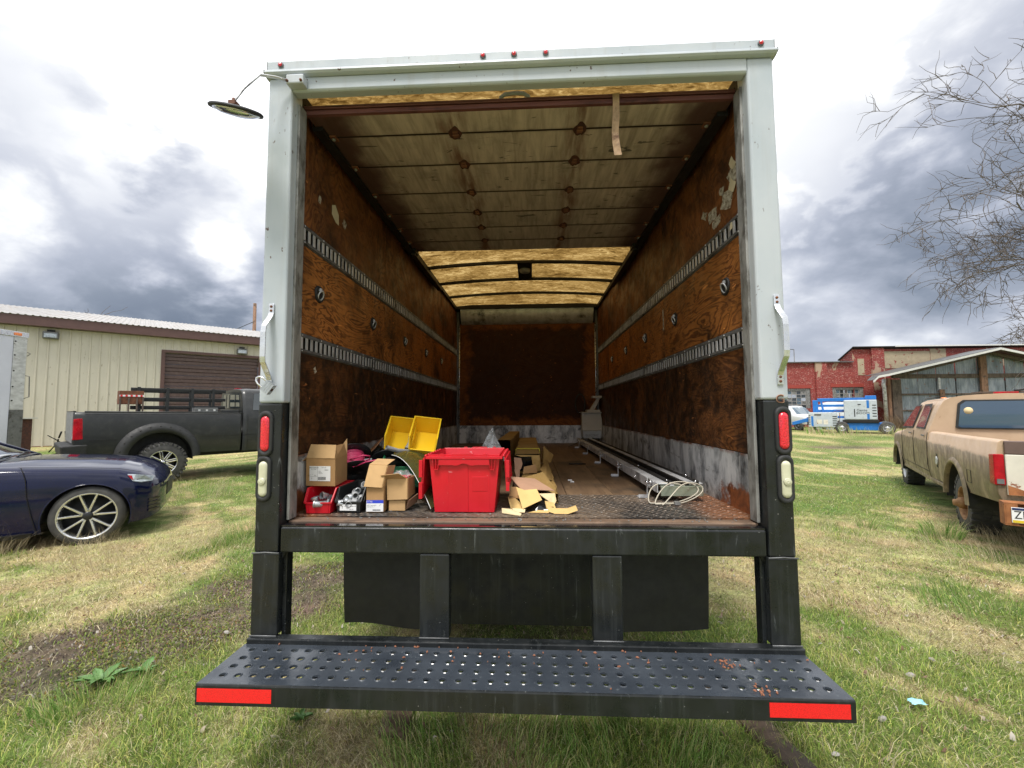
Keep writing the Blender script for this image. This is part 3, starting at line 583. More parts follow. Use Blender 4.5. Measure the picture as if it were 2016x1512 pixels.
# sill beam, deck strip with slots
mb = MB(); mb.box(-1.0955, 1.0955, 0.0, 0.075, 0.866, 0.9815); tp('sill_beam', mb, 'black', 0.008, seg=3)
mb = MB()
xs_ = [-1.0955, -0.175, -0.072, -0.012, 0.092, 1.0955]
for i in range(5):
    if i in (1, 3): mb.box(xs_[i], xs_[i + 1], 0.01, 0.028, 0.9825, 0.9865); mb.box(xs_[i], xs_[i + 1], 0.050, 0.070, 0.9825, 0.9865)
    else: mb.box(xs_[i], xs_[i + 1], 0.01, 0.070, 0.9825, 0.9865)
def gloss_deck():
    g = G('wet black deck strip', 0.14); g.col((0.012, 0.012, 0.013)); g.ro(g.rng(g.noise(5, 5), 0.4, 0.6, 0.08, 0.25)); g.bump(g.noise(20, 4), 0.06, 0.002); g.coat(0.6, 0.06); return g.m
tp('deck_strip', mb, gloss_deck())
mb = MB(); mb.box(-1.1, 1.1, 0.071, 0.140, 0.94, 0.994); tp('sill_board', mb, 'sillwood', 0.004)
mb = MB(); mb.box(-XI, XI, 0.141, 0.690, 0.985, 1.0); tp('diamond_plate', mb, 'tread_floor')
# raised tread lugs of the diamond plate
mb = MB(); r_ = random.Random(3)
for j in range(17):
    for i in range(72):
        x = -1.115 + i * 0.031 + (0.0155 if j % 2 else 0); y = 0.155 + j * 0.0325
        if x > 1.11: continue
        a = PI / 4 if (i + j) % 2 else -PI / 4; c, s_ = math.cos(a), math.sin(a)
        q = [(-0.0125, 0), (0, -0.0035), (0.0125, 0), (0, 0.0035)]
        b = [(x + u * c - v * s_, y + u * s_ + v * c, 1.0001) for u, v in q]; t_ = [(x + (u * c - v * s_) * 0.6, y + (u * s_ + v * c) * 0.6, 1.0017) for u, v in q]
        mb.hexa(b + t_)
tp('tread_lug', mb, 'tread_floor', kind='stuff')
xb = [-1.134, -0.86, -0.575, -0.29, -0.005, 0.28, 0.565, 0.85, 1.134]
for i in range(8):
    mb = MB(); mb.box(xb[i] + 0.0016, xb[i + 1] - 0.0016, 0.692, 4.88, 0.975, 0.999 + 0.0012 * (i % 2)); tp('floor_plank', mb, 'floorwood', 0.0015)
# bows of metal strapping: plywood lining in three bands of separate sheets
ysp = [0.12, 1.45, 2.67, 3.89, 4.88]
for sx in (-1, 1):
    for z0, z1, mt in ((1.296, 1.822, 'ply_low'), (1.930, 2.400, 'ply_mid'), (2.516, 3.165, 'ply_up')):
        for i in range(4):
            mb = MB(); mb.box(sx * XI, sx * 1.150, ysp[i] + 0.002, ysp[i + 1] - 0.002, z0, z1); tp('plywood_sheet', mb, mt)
    mb = MB(); mb.box(sx * 1.1345, sx * 1.15, 0.12, 4.88, 1.0, 3.165); tp('wall_backing', mb, 'blackish') if False else None
    mb = MB(); mb.box(sx * (XI - 0.004), sx * 1.15, 0.12, 4.88, 1.0, 1.292); tp('kick_plate', mb, 'kick')
    mb = MB(); mb.box(sx * 1.152, sx * 1.16, 0.12, 4.88, 0.99, 3.17); tp('wall_stud_panel', mb, 'blackish')
    # logistics tracks: pressed rails with a row of bars
    for z0, z1 in ((1.822, 1.928), (2.402, 2.514)):
        h = z1 - z0; f0, f1 = z0 + 0.21 * h, z1 - 0.21 * h
        P = lambda y, d, z: (sx * (XI - d), y, z)
        mb = MB()
        for a, b in ((z0, f0), (f1, z1)):
            lo, hi = a, b
            mb.box(sx * (XI - 0.008), sx * (XI + 0.004), 0.12, 4.88, lo + (0.006 if a == z0 else 0), hi - (0.006 if a != z0 else 0))
        for zf in (z0, z1 - 0.006): mb.box(sx * (XI - 0.0025), sx * (XI + 0.004), 0.12, 4.88, zf, zf + 0.006)
        tr = tp('cargo_track', mb, 'galv_dark', 0.002)
        mb = MB(); mb.box(sx * (XI + 0.010), sx * (XI + 0.014), 0.12, 4.88, f0 - 0.01, f1 + 0.01); tp('track_back', mb, 'blackish', parent=tr)
        far = MB()
        for k in range(93):
            y = 0.135 + k * 0.0508
            b_ = MB() if k < 30 else far
            b_.box(sx * (XI - 0.0075), sx * (XI - 0.0035), y, y + 0.0215, f0 + 0.0003, f1 - 0.0003)
            if k < 30: tp('crossbar', b_, 'galv', parent=tr)
        tp('crossbar', far, 'galv', parent=tr, kind='stuff')
        mb = MB()
        for k in range(24):
            for zz in (z0 + 0.012, z1 - 0.012): mb.lathe([(0.0, -0.011), (0.004, -0.010), (0.005, -0.007)], ax='x', n=8, c=(sx * XI, 0.2 + k * 0.2, zz)) if sx > 0 else mb.lathe([(0.0, 0.011), (0.004, 0.010), (0.005, 0.007)], ax='x', n=8, c=(sx * XI, 0.2 + k * 0.2, zz))
        tp('rivet', mb, 'galv', parent=tr, kind='stuff')
    # recessed lashing rings
    for k, y in enumerate((0.375, 1.195, 2.01, 2.82, 3.63)):
        mb = MB(); s1 = -sx; mb.lathe([(0.0, s1 * 0.002), (0.030, s1 * 0.002), (0.036, s1 * 0.009), (0.046, s1 * 0.008), (0.050, 0.0)], ax='x', n=24, c=(sx * XI, y, 2.181)); o = tp('lashing_cup', mb, 'rubber')
        mb = MB(); mb.ring([(sx * (XI - 0.012 - 0.010 * math.sin(a)), y + 0.026 * math.cos(a), 2.176 + 0.026 * math.sin(a) - 0.004) for a in [2 * PI * i / 16 for i in range(16)]], 0.0045, 6, closed=True); tp('ring', mb, 'galv', parent=o)
        mb = MB(); mb.box(sx * (XI - 0.016), sx * (XI - 0.002), y - 0.009, y + 0.009, 2.196, 2.214); tp('ring_clip', mb, 'galv', 0.002, parent=o)
# paper scraps glued to the walls
def scrap(sx, cy, cz, w, h, mat, seed, tilt=0.0, lift=0.0006, n=9):
    r = random.Random(seed); base = [(-1, -1), (0, -1), (1, -1), (1, 0), (1, 1), (0, 1), (-1, 1), (-1, 0)] if n > 7 else [(-1, -.3), (-.2, -1), (.9, -.6), (1, .2), (.3, 1), (-.7, .8)]; pts = []
    for u, v in base:
        u = u * r.uniform(.62, 1.0) * w / 2; v = v * r.uniform(.6, 1.0) * h / 2; c, s_ = math.cos(tilt), math.sin(tilt); pts.append((sx * (XI - lift), cy + u * c - v * s_, cz + u * s_ + v * c))
    mb = MB(); mb.slab(pts if sx > 0 else pts[::-1], 0.0004); tp('paper_scrap', mb, mat)
for k, (cy, cz, w, h, mt, t_) in enumerate(((0.33, 2.645, 0.16, 0.12, 'scrap', 0.3), (0.50, 2.64, 0.14, 0.10, 'scrap', 0.1), (0.24, 2.75, 0.13, 0.11, 'scrap', 0.9), (0.17, 2.86, 0.06, 0.16, 'scrap', 0.2), (0.62, 2.69, 0.10, 0.06, 'scrap', 0.6), (0.38, 2.72, 0.07, 0.05, 'scrap', 0.3),
        (0.46, 2.58, 0.12, 0.06, 'scrap', -0.1), (0.165, 2.70, 0.05, 0.09, 'scrap', 0))): scrap(1, cy, cz, w, h, mt, k + 3, t_)
scrap(1, 0.245, 2.80, 0.10, 0.055, 'creamp', 31, 0.9, 0.004); scrap(1, 0.25, 2.685, 0.085, 0.06, 'creamp', 35, 0.7, 0.006); scrap(1, 1.47, 2.235, 0.035, 0.20, 'scrap', 40, 0.0); scrap(1, 0.26, 2.47, 0.03, 0.05, 'creamp', 42, 0.1, 0.013)
scrap(-1, 0.545, 2.735, 0.15, 0.10, 'creamp', 51, -0.9, 0.003, 7); scrap(-1, 0.68, 2.73, 0.05, 0.07, 'scrap', 52, -0.5); scrap(-1, 0.36, 2.73, 0.03, 0.05, 'scrap', 53, -0.3)
scrap(-1, 0.165, 1.757, 0.06, 0.06, 'scrap', 54, 0.1); scrap(-1, 0.35, 1.745, 0.03, 0.035, 'scrap', 55, 0.5)
# front wall
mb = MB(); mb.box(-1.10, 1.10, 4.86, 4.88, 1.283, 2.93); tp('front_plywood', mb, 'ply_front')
mb = MB(); mb.box(-1.10, 1.10, 4.853, 4.88, 1.0, 1.281); tp('front_kick_plate', mb, 'kick')
mb = MB(); mb.box(-XI, XI, 4.881, 4.90, 0.98, 3.2); tp('front_backing', mb, 'blackish')
rows = []
for i in range(9):
    a = i / 8 * PI * 0.42; rows.append([(x, 4.86 - 0.16 * math.sin(a * 1.2) , 2.92 + 0.20 * (1 - math.cos(a * 1.2)) * 0.9 + 0.008 * i) for x in (-1.06, -0.3, 0.4, 1.06)])
mb = MB(); mb.grid(rows); tp('curved_header_sheet', mb, 'galv')
mb = MB(); mb.box(-XI, XI, 4.66, 4.86, 3.14, 3.20); tp('front_header', mb, 'blackish')
for sx in (-1, 1):
    mb = MB(); mb.box(sx * 1.096, sx * 1.132, 4.80, 4.858, 1.0, 3.14); tp('corner_trim', mb, 'galv_dark')
    mb = MB(); mb.cyl((sx * 1.088, 4.79, 1.29), (sx * 1.088, 4.79, 2.9), 0.011, n=10); tp('conduit', mb, 'alu')
    # door tracks and top cove
    mb = MB(); mb.box(sx * 1.045, sx * 1.10, 0.20, 3.25, 3.030, 3.052); mb.box(sx * 1.095, sx * 1.10, 0.20, 3.25, 3.052, 3.12); tp('door_track', mb, 'galv_dark' if False else 'blackish')
    mb = MB(); mb.box(sx * 1.10, sx * XI, 0.12, 4.80, 3.12, 3.166); tp('cove_rail', mb, 'blackish')
    mb = MB(); mb.box(sx * 1.02, sx * 1.085, 1.93, 2.05, 3.028, 3.095); mb.cyl((sx * 1.03, 1.98, 3.02), (sx * 1.07, 1.98, 3.02), 0.02, n=10); tp('track_roller_bracket', mb, 'blackish', 0.003)
# translucent roof and bows
def roofz(x): return 3.178 + 0.052 * (1 - (x / 1.15) ** 2)
xs_ = np.linspace(-1.15, 1.15, 17)
rows = [[(x, y, roofz(x)) for x in xs_] for y in (0.10, 1.2, 2.4, 3.6, 4.9)]
mb = MB(); mb.grid(rows); tp('roof_sheet', mb, 'fibre')
for y in (0.34, 0.95, 1.57, 2.19, 2.80, 3.42, 4.06):
    mb = MB(); n0 = len(mb.v)
    for i in range(16):
        a, b = xs_[i], xs_[i + 1]; mb.hexa([(a, y - 0.02, roofz(a) - 0.032), (b, y - 0.02, roofz(b) - 0.032), (b, y + 0.02, roofz(b) - 0.032), (a, y + 0.02, roofz(a) - 0.032), (a, y - 0.02, roofz(a) - 0.004), (b, y - 0.02, roofz(b) - 0.004), (b, y + 0.02, roofz(b) - 0.004), (a, y + 0.02, roofz(a) - 0.004)])
    tp('roof_bow', mb, 'blackish')
mb = MB(); mb.box(-0.082, 0.088, 2.80, 3.42, 3.196, 3.202); tp('lamp_plate', mb, 'blackish')
mb = MB(); mb.lathe([(0.0, 3.150), (0.04, 3.150), (0.056, 3.158), (0.062, 3.180), (0.062, 3.196)], c=(0.003, 3.0, 0), n=24); tp('dome_lamp', mb, plain('dull opal lamp glass', (0.36, 0.34, 0.30), 0.4, 0, 0.1))
# roll door stored under the roof
ye = [0.118, 0.300, 0.597, 0.936, 1.238, 1.510, 1.783, 2.02]
for i in range(7):
    tz = 0.0; mb = MB(); mb.box(-1.088, 1.088, ye[i] + 0.0030, ye[i + 1] - 0.0030, 3.0565, 3.078); tp('door_panel', mb, 'doorply')
for k in range(3):
    mb = MB(); mb.box(-1.088 - 0.012, 1.095, 0.112 - 0.002 * k, 0.134, 3.0795 + k * 0.0075 if k else 3.056, 3.0865 + k * 0.0075 if k else 3.079); tp('door_edge_strip', mb, 'maroon', 0.002)
mb = MB()
mb = MB(); mb.box(-1.08, 1.08, 0.30, 2.02, 3.0785, 3.081); tp('panel_backing', mb, 'blackish')
mb = MB(); mb.box(-1.10, 1.10, 0.1345, 0.155, 3.0795, 3.101); tp('door_seal', mb, 'maroon')
for y in ye[1:-1]:
    for x in (-0.338, 0.349):
        mb = MB(); r = random.Random(int(y * 100 + x * 10)); pts = [(x + (0.034 + r.uniform(-0.008, 0.008)) * math.cos(a) * (0.8 if abs(math.sin(a)) > 0.5 else 1), y + (0.054 + r.uniform(-0.014, 0.012)) * math.sin(a), 3.0555) for a in [2 * PI * k / 14 for k in range(14)]]
        mb.slab(pts[::-1], 0.002); h = tp('hinge', mb, 'rustdark')
        mb = MB(); mb.box(x - 0.014, x + 0.014, y - 0.024, y - 0.004, 3.045, 3.0545); mb.box(x - 0.014, x + 0.014, y + 0.004, y + 0.024, 3.045, 3.0545); mb.cyl((x - 0.018, y, 3.046), (x + 0.018, y, 3.046), 0.006, n=8); tp('hinge_leaf', mb, 'rust', 0.002, parent=h)
    for x in (-1.03, 1.03):
        mb = MB(); mb.box(x - 0.022, x + 0.022, y - 0.026, y + 0.026, 3.046, 3.0555); h = tp('end_hinge', mb, 'rust', 0.003)
        mb = MB(); mb.lathe([(0.0, 3.036), (0.008, 3.038), (0.012, 3.0455)], c=(x, y, 0), n=10); tp('bolt', mb, 'strip', parent=h)
# strap and handle of the door
sp = [(0.505, 0.150, 3.105), (0.506, 0.120, 3.112), (0.507, 0.103, 3.100), (0.507, 0.100, 3.05), (0.506, 0.104, 2.98), (0.501, 0.110, 2.90), (0.503, 0.104, 2.84), (0.511, 0.098, 2.775)]
mb = MB(); wd = 0.017; vs = []
for i, p in enumerate(sp):
    w_ = wd * (1.0 + 0.06 * math.sin(i * 2)); tw = 0.004 * math.sin(i * 1.3)
    vs.append([(p[0] - w_, p[1] + tw, p[2]), (p[0] + w_, p[1] - tw, p[2]), (p[0] + w_, p[1] - tw + 0.003, p[2] + 0.001), (p[0] - w_, p[1] + tw + 0.003, p[2] + 0.001)])
mb.grid(vs, sm=False, closed=True); tp('pull_strap', mb, 'webbing')
mb = MB(); mb.ring([(-0.072, 0.145, 3.10), (-0.074, 0.142, 3.132), (-0.052, 0.14, 3.146), (0.0, 0.14, 3.151), (0.045, 0.14, 3.147), (0.068, 0.14, 3.13), (0.076, 0.145, 3.10)], 0.009, 8, flat=(0.8, 1.2)); tp('door_handle', mb, 'white')
mb = MB(); mb.ring([(1.10, 0.2, 3.10), (1.03, 0.3, 3.19)], 0.0025, 5); tp('door_cable', mb, 'blackish')
# lamps in the posts
def stadium(cx, cz, w, h, n=14):
    r = w / 2; c = h / 2 - r; return [(cx + r * math.cos(PI * i / n), cz + c + r * math.sin(PI * i / n)) for i in range(n + 1)] + [(cx - r * math.cos(PI * i / n), cz - c - r * math.sin(PI * i / n)) for i in range(n + 1)]
def post_lamp(cx, cz, w, h, lw, lh, mat):
    o1, o2, o3 = stadium(cx, cz, w, h), stadium(cx, cz, w - 0.010, h - 0.010), stadium(cx, cz, lw, lh)
    mb = MB(); mb.grid([[(x, y0, z) for x, z in P] for P, y0 in ((o1, 0.001), (o1, -0.006), (o2, -0.012), (o3, -0.010), (o3, 0.001))], closed=True); g = tp('lamp_grommet', mb, 'rubber')
    mb = MB(); R_ = [stadium(cx, cz, lw * k, lh - lw * (1 - k)) for k in (1, 0.88, 0.55, 0.06)]
    mb.grid([[(x, y0, z) for x, z in P] for P, y0 in zip(R_, (-0.004, -0.013, -0.017, -0.018))], closed=True); nn_ = len(R_[0]); mb.f.append(list(range(3 * nn_, 4 * nn_))); mb.mi.append(0); mb.sm.append(False); l_ = tp('lens', mb, mat, parent=g)
    if mat == 'clearlens':
        mb = MB(); mb.lathe([(0.018, -0.016), (0.016, -0.022), (0.011, -0.020), (0.010, -0.021), (0.004, -0.022), (0.0, -0.020)], ax='y', n=20, c=(cx, 0, cz - 0.01)); tp('bulb_ring', mb, mat, parent=g)
post_lamp(-1.178, 1.412, 0.071, 0.215, 0.043, 0.165, 'redlens'); post_lamp(1.186, 1.418, 0.071, 0.215, 0.043, 0.165, 'redlens')
post_lamp(-1.181, 1.203, 0.071, 0.215, 0.043, 0.165, 'clearlens'); post_lamp(1.187, 1.205, 0.071, 0.215, 0.043, 0.165, 'clearlens')
# grab handles
for sx, x0 in ((-1, -1.166), (1, 1.182)):
    dx = sx * 0.004
    mb = MB(); mb.ring([(x0, -0.0045, 2.030), (x0, -0.006, 1.985), (x0 + dx * 0.2, -0.012, 1.968), (x0 + dx, -0.052, 1.915), (x0 + dx * 1.1, -0.056, 1.885), (x0 + dx * 1.1, -0.056, 1.77), (x0 + dx * 1.0, -0.053, 1.745), (x0 + dx * 0.2, -0.012, 1.682), (x0, -0.006, 1.665), (x0, -0.0045, 1.622)], 0.0185, 4, sm=False, flat=(0.26, 1.0)); h = tp('grab_handle', mb, 'alu', 0.002)
    for z in (2.016, 1.996, 1.657, 1.637):
        mb = MB(); mb.lathe([(0.0, -0.014), (0.004, -0.0135), (0.0062, -0.0105), (0.0065, -0.0085)], ax='y', n=10, c=(x0, 0, z)); tp('bolt', mb, 'rust', parent=h)
# convex mirror on the top left corner
mb = MB(); mb.box(-1.106, -1.020, -0.045, 0.0, 3.103, 3.150); h = tp('mirror_bracket', mb, 'white', 0.006)
for x in (-1.098, -1.03):
    mb = MB(); mb.lathe([(0.0, -0.055), (0.006, -0.052), (0.007, -0.045)], ax='y', n=8, c=(x, 0, 3.115)); tp('bolt', mb, 'rust', parent=h)
mb = MB(); mb.ring([(-1.10, -0.025, 3.130), (-1.155, -0.055, 3.128), (-1.19, -0.11, 3.095), (-1.222, -0.17, 2.98), (-1.240, -0.198, 2.905), (-1.242, -0.20, 2.885)], 0.0095, 6, flat=(1.1, 0.45)); tp('mirror_arm', mb, 'galv')
T = Vector((0.17, -0.37, 0.91)).normalized().to_track_quat('Z', 'Y').to_matrix().to_4x4()
mc = (-1.232, -0.20, 2.862)
mb = MB(); mb.lathe([(0.0, 0.006), (0.08, 0.006), (0.100, 0.002), (0.106, -0.004), (0.104, -0.011), (0.097, -0.012)], c=mc, n=40, T=T); mr = tp('round_mirror', mb, 'rubber')
mb = MB(); mb.lathe([(0.097, -0.010), (0.08, -0.017), (0.06, -0.025), (0.03, -0.029), (0.0, -0.030)], c=mc, n=40, T=T); tp('mirror_face', mb, 'mirror', parent=mr)
mb = MB(); mb.box(-1.258, -1.225, -0.22, -0.185, 2.872, 2.893); mb.cyl((-1.242, -0.205, 2.868), (-1.242, -0.205, 2.91), 0.007, n=8); tp('mirror_clamp', mb, 'rust', 0.003, parent=mr)
# numeral sticker on the right post, across the paint line
text('G', 'post_letter', 'rustdark', truck, (1.179, -0.0032, 1.557), (PI / 2, 0, 0), 0.048); text('G', 'post_letter', 'card_pink', truck, (1.1795, -0.0025, 1.5575), (PI / 2, 0, 0), 0.056)
# ---- step bumper
YB, YF, ZT = -0.030, -0.312, 0.474
rows_y = [-0.075, -0.136, -0.194, -0.254]; ncol = 38; x0, dxh = -1.161, 2.322 / 37
mb = MB(); NS = 12; hr = 0.0125
ybs = [-0.046, -0.1055, -0.165, -0.224, -0.284]
for j, yc in enumerate(rows_y):
    y1, y0 = ybs[j], ybs[j + 1]
    for i in range(ncol):
        xc = x0 + dxh * i; a, b = xc - dxh / 2, xc + dxh / 2; base = len(mb.v); vs = []
        for k in range(NS):
            an = 2 * PI * (k + 0.5) / NS; c, s_ = math.cos(an), math.sin(an); m = max(abs(c), abs(s_))
            px_ = xc + (c / m) * (dxh / 2); py_ = (y0 + y1) / 2 + (s_ / m) * (y1 - y0) / 2
            if abs(abs(c) - abs(s_)) < 0.35: px_ = b if c > 0 else a; py_ = y1 if s_ > 0 else y0
            vs.append((px_, py_, ZT))
        for r, z in ((hr + 0.005, ZT), (hr + 0.002, ZT + 0.0025), (hr, ZT + 0.002), (hr - 0.001, ZT - 0.006)):
            for k in range(NS):
                an = 2 * PI * (k + 0.5) / NS; vs.append((xc + r * math.cos(an), yc + r * math.sin(an), z))
        fs = [(q * NS + k, q * NS + (k + 1) % NS, (q + 1) * NS + (k + 1) % NS, (q + 1) * NS + k) for q in range(4) for k in range(NS)]
        mb.add(vs, fs, 0, False)
xe0, xe1 = x0 - dxh / 2, x0 + dxh * 37 + dxh / 2
mb.quad((xe0, -0.046, ZT), (xe1, -0.046, ZT), (xe1, YB, ZT), (xe0, YB, ZT))
mb.quad((xe0, YF + 0.006, ZT), (xe1, YF + 0.006, ZT), (xe1, -0.284, ZT), (xe0, -0.284, ZT))
for s0, s1 in ((-1.2245, xe0), (xe1, 1.2165)): mb.quad((s0, YF + 0.006, ZT), (s1, YF + 0.006, ZT), (s1, YB, ZT), (s0, YB, ZT))
tp('step_plate', mb, 'tread')
fp = [(YF + 0.006, ZT), (YF + 0.002, ZT - 0.001), (YF, ZT - 0.006), (YF, 0.397), (YF + 0.004, 0.397), (YF + 0.005, ZT - 0.007), (YF + 0.007, ZT - 0.003)]
mb = MB(); mb.prism(fp, -1.2245, 1.2165, lambda a, b, d: (d, a, b)); tp('step_front_lip', mb, 'black')
for xx in (-1.2245, 1.2135):
    mb = MB(); mb.box(xx, xx + 0.003, YF + 0.0055, YB, 0.397, ZT - 0.0005); tp('step_side_lip', mb, 'black')
mb = MB(); mb.box(-1.2225, 1.2225, YB + 0.001, 0.02, 0.440, 0.4955); tp('step_back_flange', mb, 'black', 0.005)
for x in (-0.80, -0.374, 0.40, 0.82):
    mb = MB(); mb.box(x - 0.03, x + 0.03, -0.29, -0.035, 0.40, 0.463); tp('step_bracket', mb, 'black')
for xa, xb_ in ((-0.442, -0.307), (0.335, 0.467)):
    mb = MB(); mb.box(xa, xb_, 0.002, 0.06, 0.4965, 0.8655); tp('center_upright', mb, 'black', 0.006)
    mb = MB(); mb.ring([(xa, -0.001, 0.499), (xb_, -0.001, 0.499)], 0.0035, 6); tp('weld_bead', mb, 'galv_dark')
for xa, xb_ in ((-1.217, -0.925), (0.916, 1.197)):
    mb = MB(); mb.box(xa, xb_, YF - 0.0012, YF - 0.0002, 0.410, 0.460); tp('reflective_strip', mb, 'redtape')
# mud flaps and centre panel
def flap(x0_, x1_, z0_, z1_, y, curl):
    rows = []
    for j in range(7):
        t_ = j / 6; z = z1_ + (z0_ - z1_) * t_; rows.append([(x0_ + (x1_ - x0_) * i / 6, y + curl * t_ * t_ * math.cos(i * 0.5), z + 0.006 * math.sin(i * 1.1) * t_) for i in range(7)])
    b = [[(p[0], p[1] + 0.008, p[2]) for p in r] for r in rows]
    mb = MB(); mb.grid(rows); mb.grid(b); e = rows[-1]; f = b[-1]
    for i in range(6): mb.quad(e[i], e[i + 1], f[i + 1], f[i])
    for i in range(6):
        for q in (0, -1): mb.quad(rows[i][q], rows[i + 1][q], b[i + 1][q], b[i][q])
    return mb
tp('mud_flap', flap(-1.018, -0.46, 0.300, 0.82, 0.5, 0.03), 'rubber'); tp('mud_flap', flap(0.48, 1.04, 0.298, 0.82, 0.5, -0.03), 'rubber')
mb = MB(); mb.box(-0.42, 0.42, 0.48, 0.488, 0.328, 0.83); tp('center_panel', mb, black_steel('black satin panel', 0.9, 0.5))
mb = MB(); mb.box(-1.05, 1.05, 0.49, 0.56, 0.80, 0.86); tp('flap_hanger', mb, 'black')
mb = MB(); mb.ring([(-0.98, 0.40, 0.80), (-0.90, 0.38, 0.765), (-0.78, 0.38, 0.76), (-0.62, 0.40, 0.79), (-0.45, 0.42, 0.80)], 0.007, 6); tp('wiring_loom', mb, 'rubber')
mb = MB(); mb.ring([(-0.93, 0.40, 0.79), (-0.87, 0.385, 0.768), (-0.80, 0.385, 0.768)], 0.006, 6); tp('wiring_loom', mb, 'whitegate')
# underside: frame rails, cross members, axle and dual wheels, cab in front
for sx in (-1, 1):
    mb = MB(); mb.box(sx * 0.40, sx * 0.47, 0.60, 7.4, 0.62, 0.85); tp('frame_rail', mb, 'blackish')
for k in range(14):
    mb = MB(); mb.box(-1.14, 1.14, 0.30 + k * 0.34, 0.35 + k * 0.34, 0.87, 0.955); tp('cross_member', mb, 'blackish')
mb = MB(); mb.box(-1.16, 1.16, 0.141, 4.96, 0.958, 0.974); tp('subfloor', mb, 'blackish')
mb = MB(); mb.cyl((-0.95, 1.75, 0.42), (0.95, 1.75, 0.42), 0.07, n=12); mb.lathe([(0.0, -0.17), (0.14, -0.12), (0.17, 0), (0.14, 0.12), (0.0, 0.17)], ax='y', n=16, c=(0, 1.75, 0.42)); tp('rear_axle', mb, 'blackish')
def wheel(mb_t, R_, w, n=32, lug=0.012, nl=26):
    pass
TYP = [(0.62, 0.5), (0.86, 0.5), (0.97, 0.42), (1.0, 0.2), (1.0, -0.2), (0.97, -0.42), (0.86, -0.5), (0.62, -0.5)]
for x in (-1.0, -0.74, 0.74, 1.0):
    mb = MB(); mb.lathe([(r * 0.41, h * 0.22) for r, h in TYP], ax='x', n=32, c=(x, 1.75, 0.41), cap=False); w_ = tp('wheel', mb, 'tyre')
    mb = MB(); mb.lathe([(0.26, -0.08), (0.22, 0.0), (0.10, 0.03), (0.0, 0.03)], ax='x', n=24, c=(x, 1.75, 0.41)); tp('rim', mb, 'galv_dark', parent=w_)
mb = MB()
cabp = [(5.25, 0.75), (5.25, 2.15), (5.45, 2.35), (6.3, 2.30), (6.9, 1.65), (8.1, 1.50), (8.35, 1.25), (8.35, 0.55), (5.6, 0.55)]
mb.prism(cabp, -1.0, 1.0, lambda a, b, d: (d, a, b)); tp('cab', mb, 'white', 0.05, seg=3)
for sx in (-1, 1):
    mb = MB(); mb.prism([(5.7, 1.6), (5.75, 2.15), (6.25, 2.15), (6.72, 1.6)], sx * 1.001, sx * 1.006, lambda a, b, d: (d, a, b)); tp('cab_window', mb, 'glass')
    mb = MB(); mb.lathe([(r * 0.41, h * 0.24) for r, h in TYP], ax='x', n=32, c=(sx * 0.92, 7.3, 0.41), cap=False); w_ = tp('wheel', mb, 'tyre')
    mb = MB(); mb.lathe([(0.26, 0.1 * sx), (0.2, 0.05 * sx), (0.0, 0.07 * sx)], ax='x', n=24, c=(sx * 0.95, 7.3, 0.41)); tp('rim', mb, 'galv', parent=w_)
# padlock hanging on the left grab handle
lock = empty('padlock', (-1.158, -0.05, 1.640), 'silver laminated padlock hanging open from the left grab handle', 'padlock')
Tl = Matrix.Rotation(math.radians(-52), 4, 'Y')
for k in range(8):
    mb = MB(); e = 0.0006 * (k % 2); mb.box(-0.026 + e, 0.026 - e, -0.013 + e, 0.013 - e, -0.042 + k * 0.0054, -0.042 + (k + 1) * 0.0054 - 0.0003, T=Tl); mb.build('lock_plate', 'zinc', lock)
mb = MB(); mb.ring([Tl @ Vector(p) for p in ((-0.018, 0, 0.0), (-0.018, 0, 0.03), (-0.012, 0, 0.045), (0, 0, 0.052), (0.012, 0, 0.045), (0.018, 0, 0.03), (0.018, 0, 0.0))], 0.0045, 8); mb.build('shackle', 'chrome', lock)
mb = MB(); mb.lathe([(0.0, -0.0445), (0.007, -0.044), (0.008, -0.042)], n=10, T=Tl); mb.build('keyway', 'rustdark', lock)
# catkins and leaf bits dropped on the step
mb = MB(); r = random.Random(5)
for k in range(95):
    if k < 26: cx_, cy_, sp_ = ((-0.70, -0.045, 0.05), (-0.60, -0.05, 0.08), (0.50, -0.10, 0.03), (0.83, -0.10, 0.02), (0.42, -0.13, 0.05))[k % 5]
    elif k < 60: cx_, cy_, sp_ = (0.92, -0.285, 0.020) if k % 2 else (0.86, -0.115, 0.018)
    elif k < 90: cx_, cy_, sp_ = (-0.10, -0.04, 0.45)
    else: cx_, cy_, sp_ = (0.1, -0.14, 0.6)
    x = min(1.2, max(-1.2, r.gauss(cx_, sp_))); y = min(-0.035, max(-0.30, r.gauss(cy_, min(sp_, 0.07)))); s_ = r.uniform(0.003, 0.0085); a = r.uniform(0, PI); c, q = math.cos(a) * s_, math.sin(a) * s_
    mb.hexa([(x - c, y - q, ZT + 0.003), (x + q * 0.5, y - c * 0.5, ZT + 0.003), (x + c, y + q, ZT + 0.003), (x - q * 0.5, y + c * 0.5, ZT + 0.003)] + [(x - c * 0.7, y - q * 0.7, ZT + 0.007), (x + q * 0.4, y - c * 0.4, ZT + 0.008), (x + c * 0.7, y + q * 0.7, ZT + 0.007), (x - q * 0.4, y + c * 0.4, ZT + 0.007)])
tag(mb.build('catkin_litter', 'leafbit'), 'orange brown catkins and leaf bits scattered on the black step', 'litter', kind='stuff')
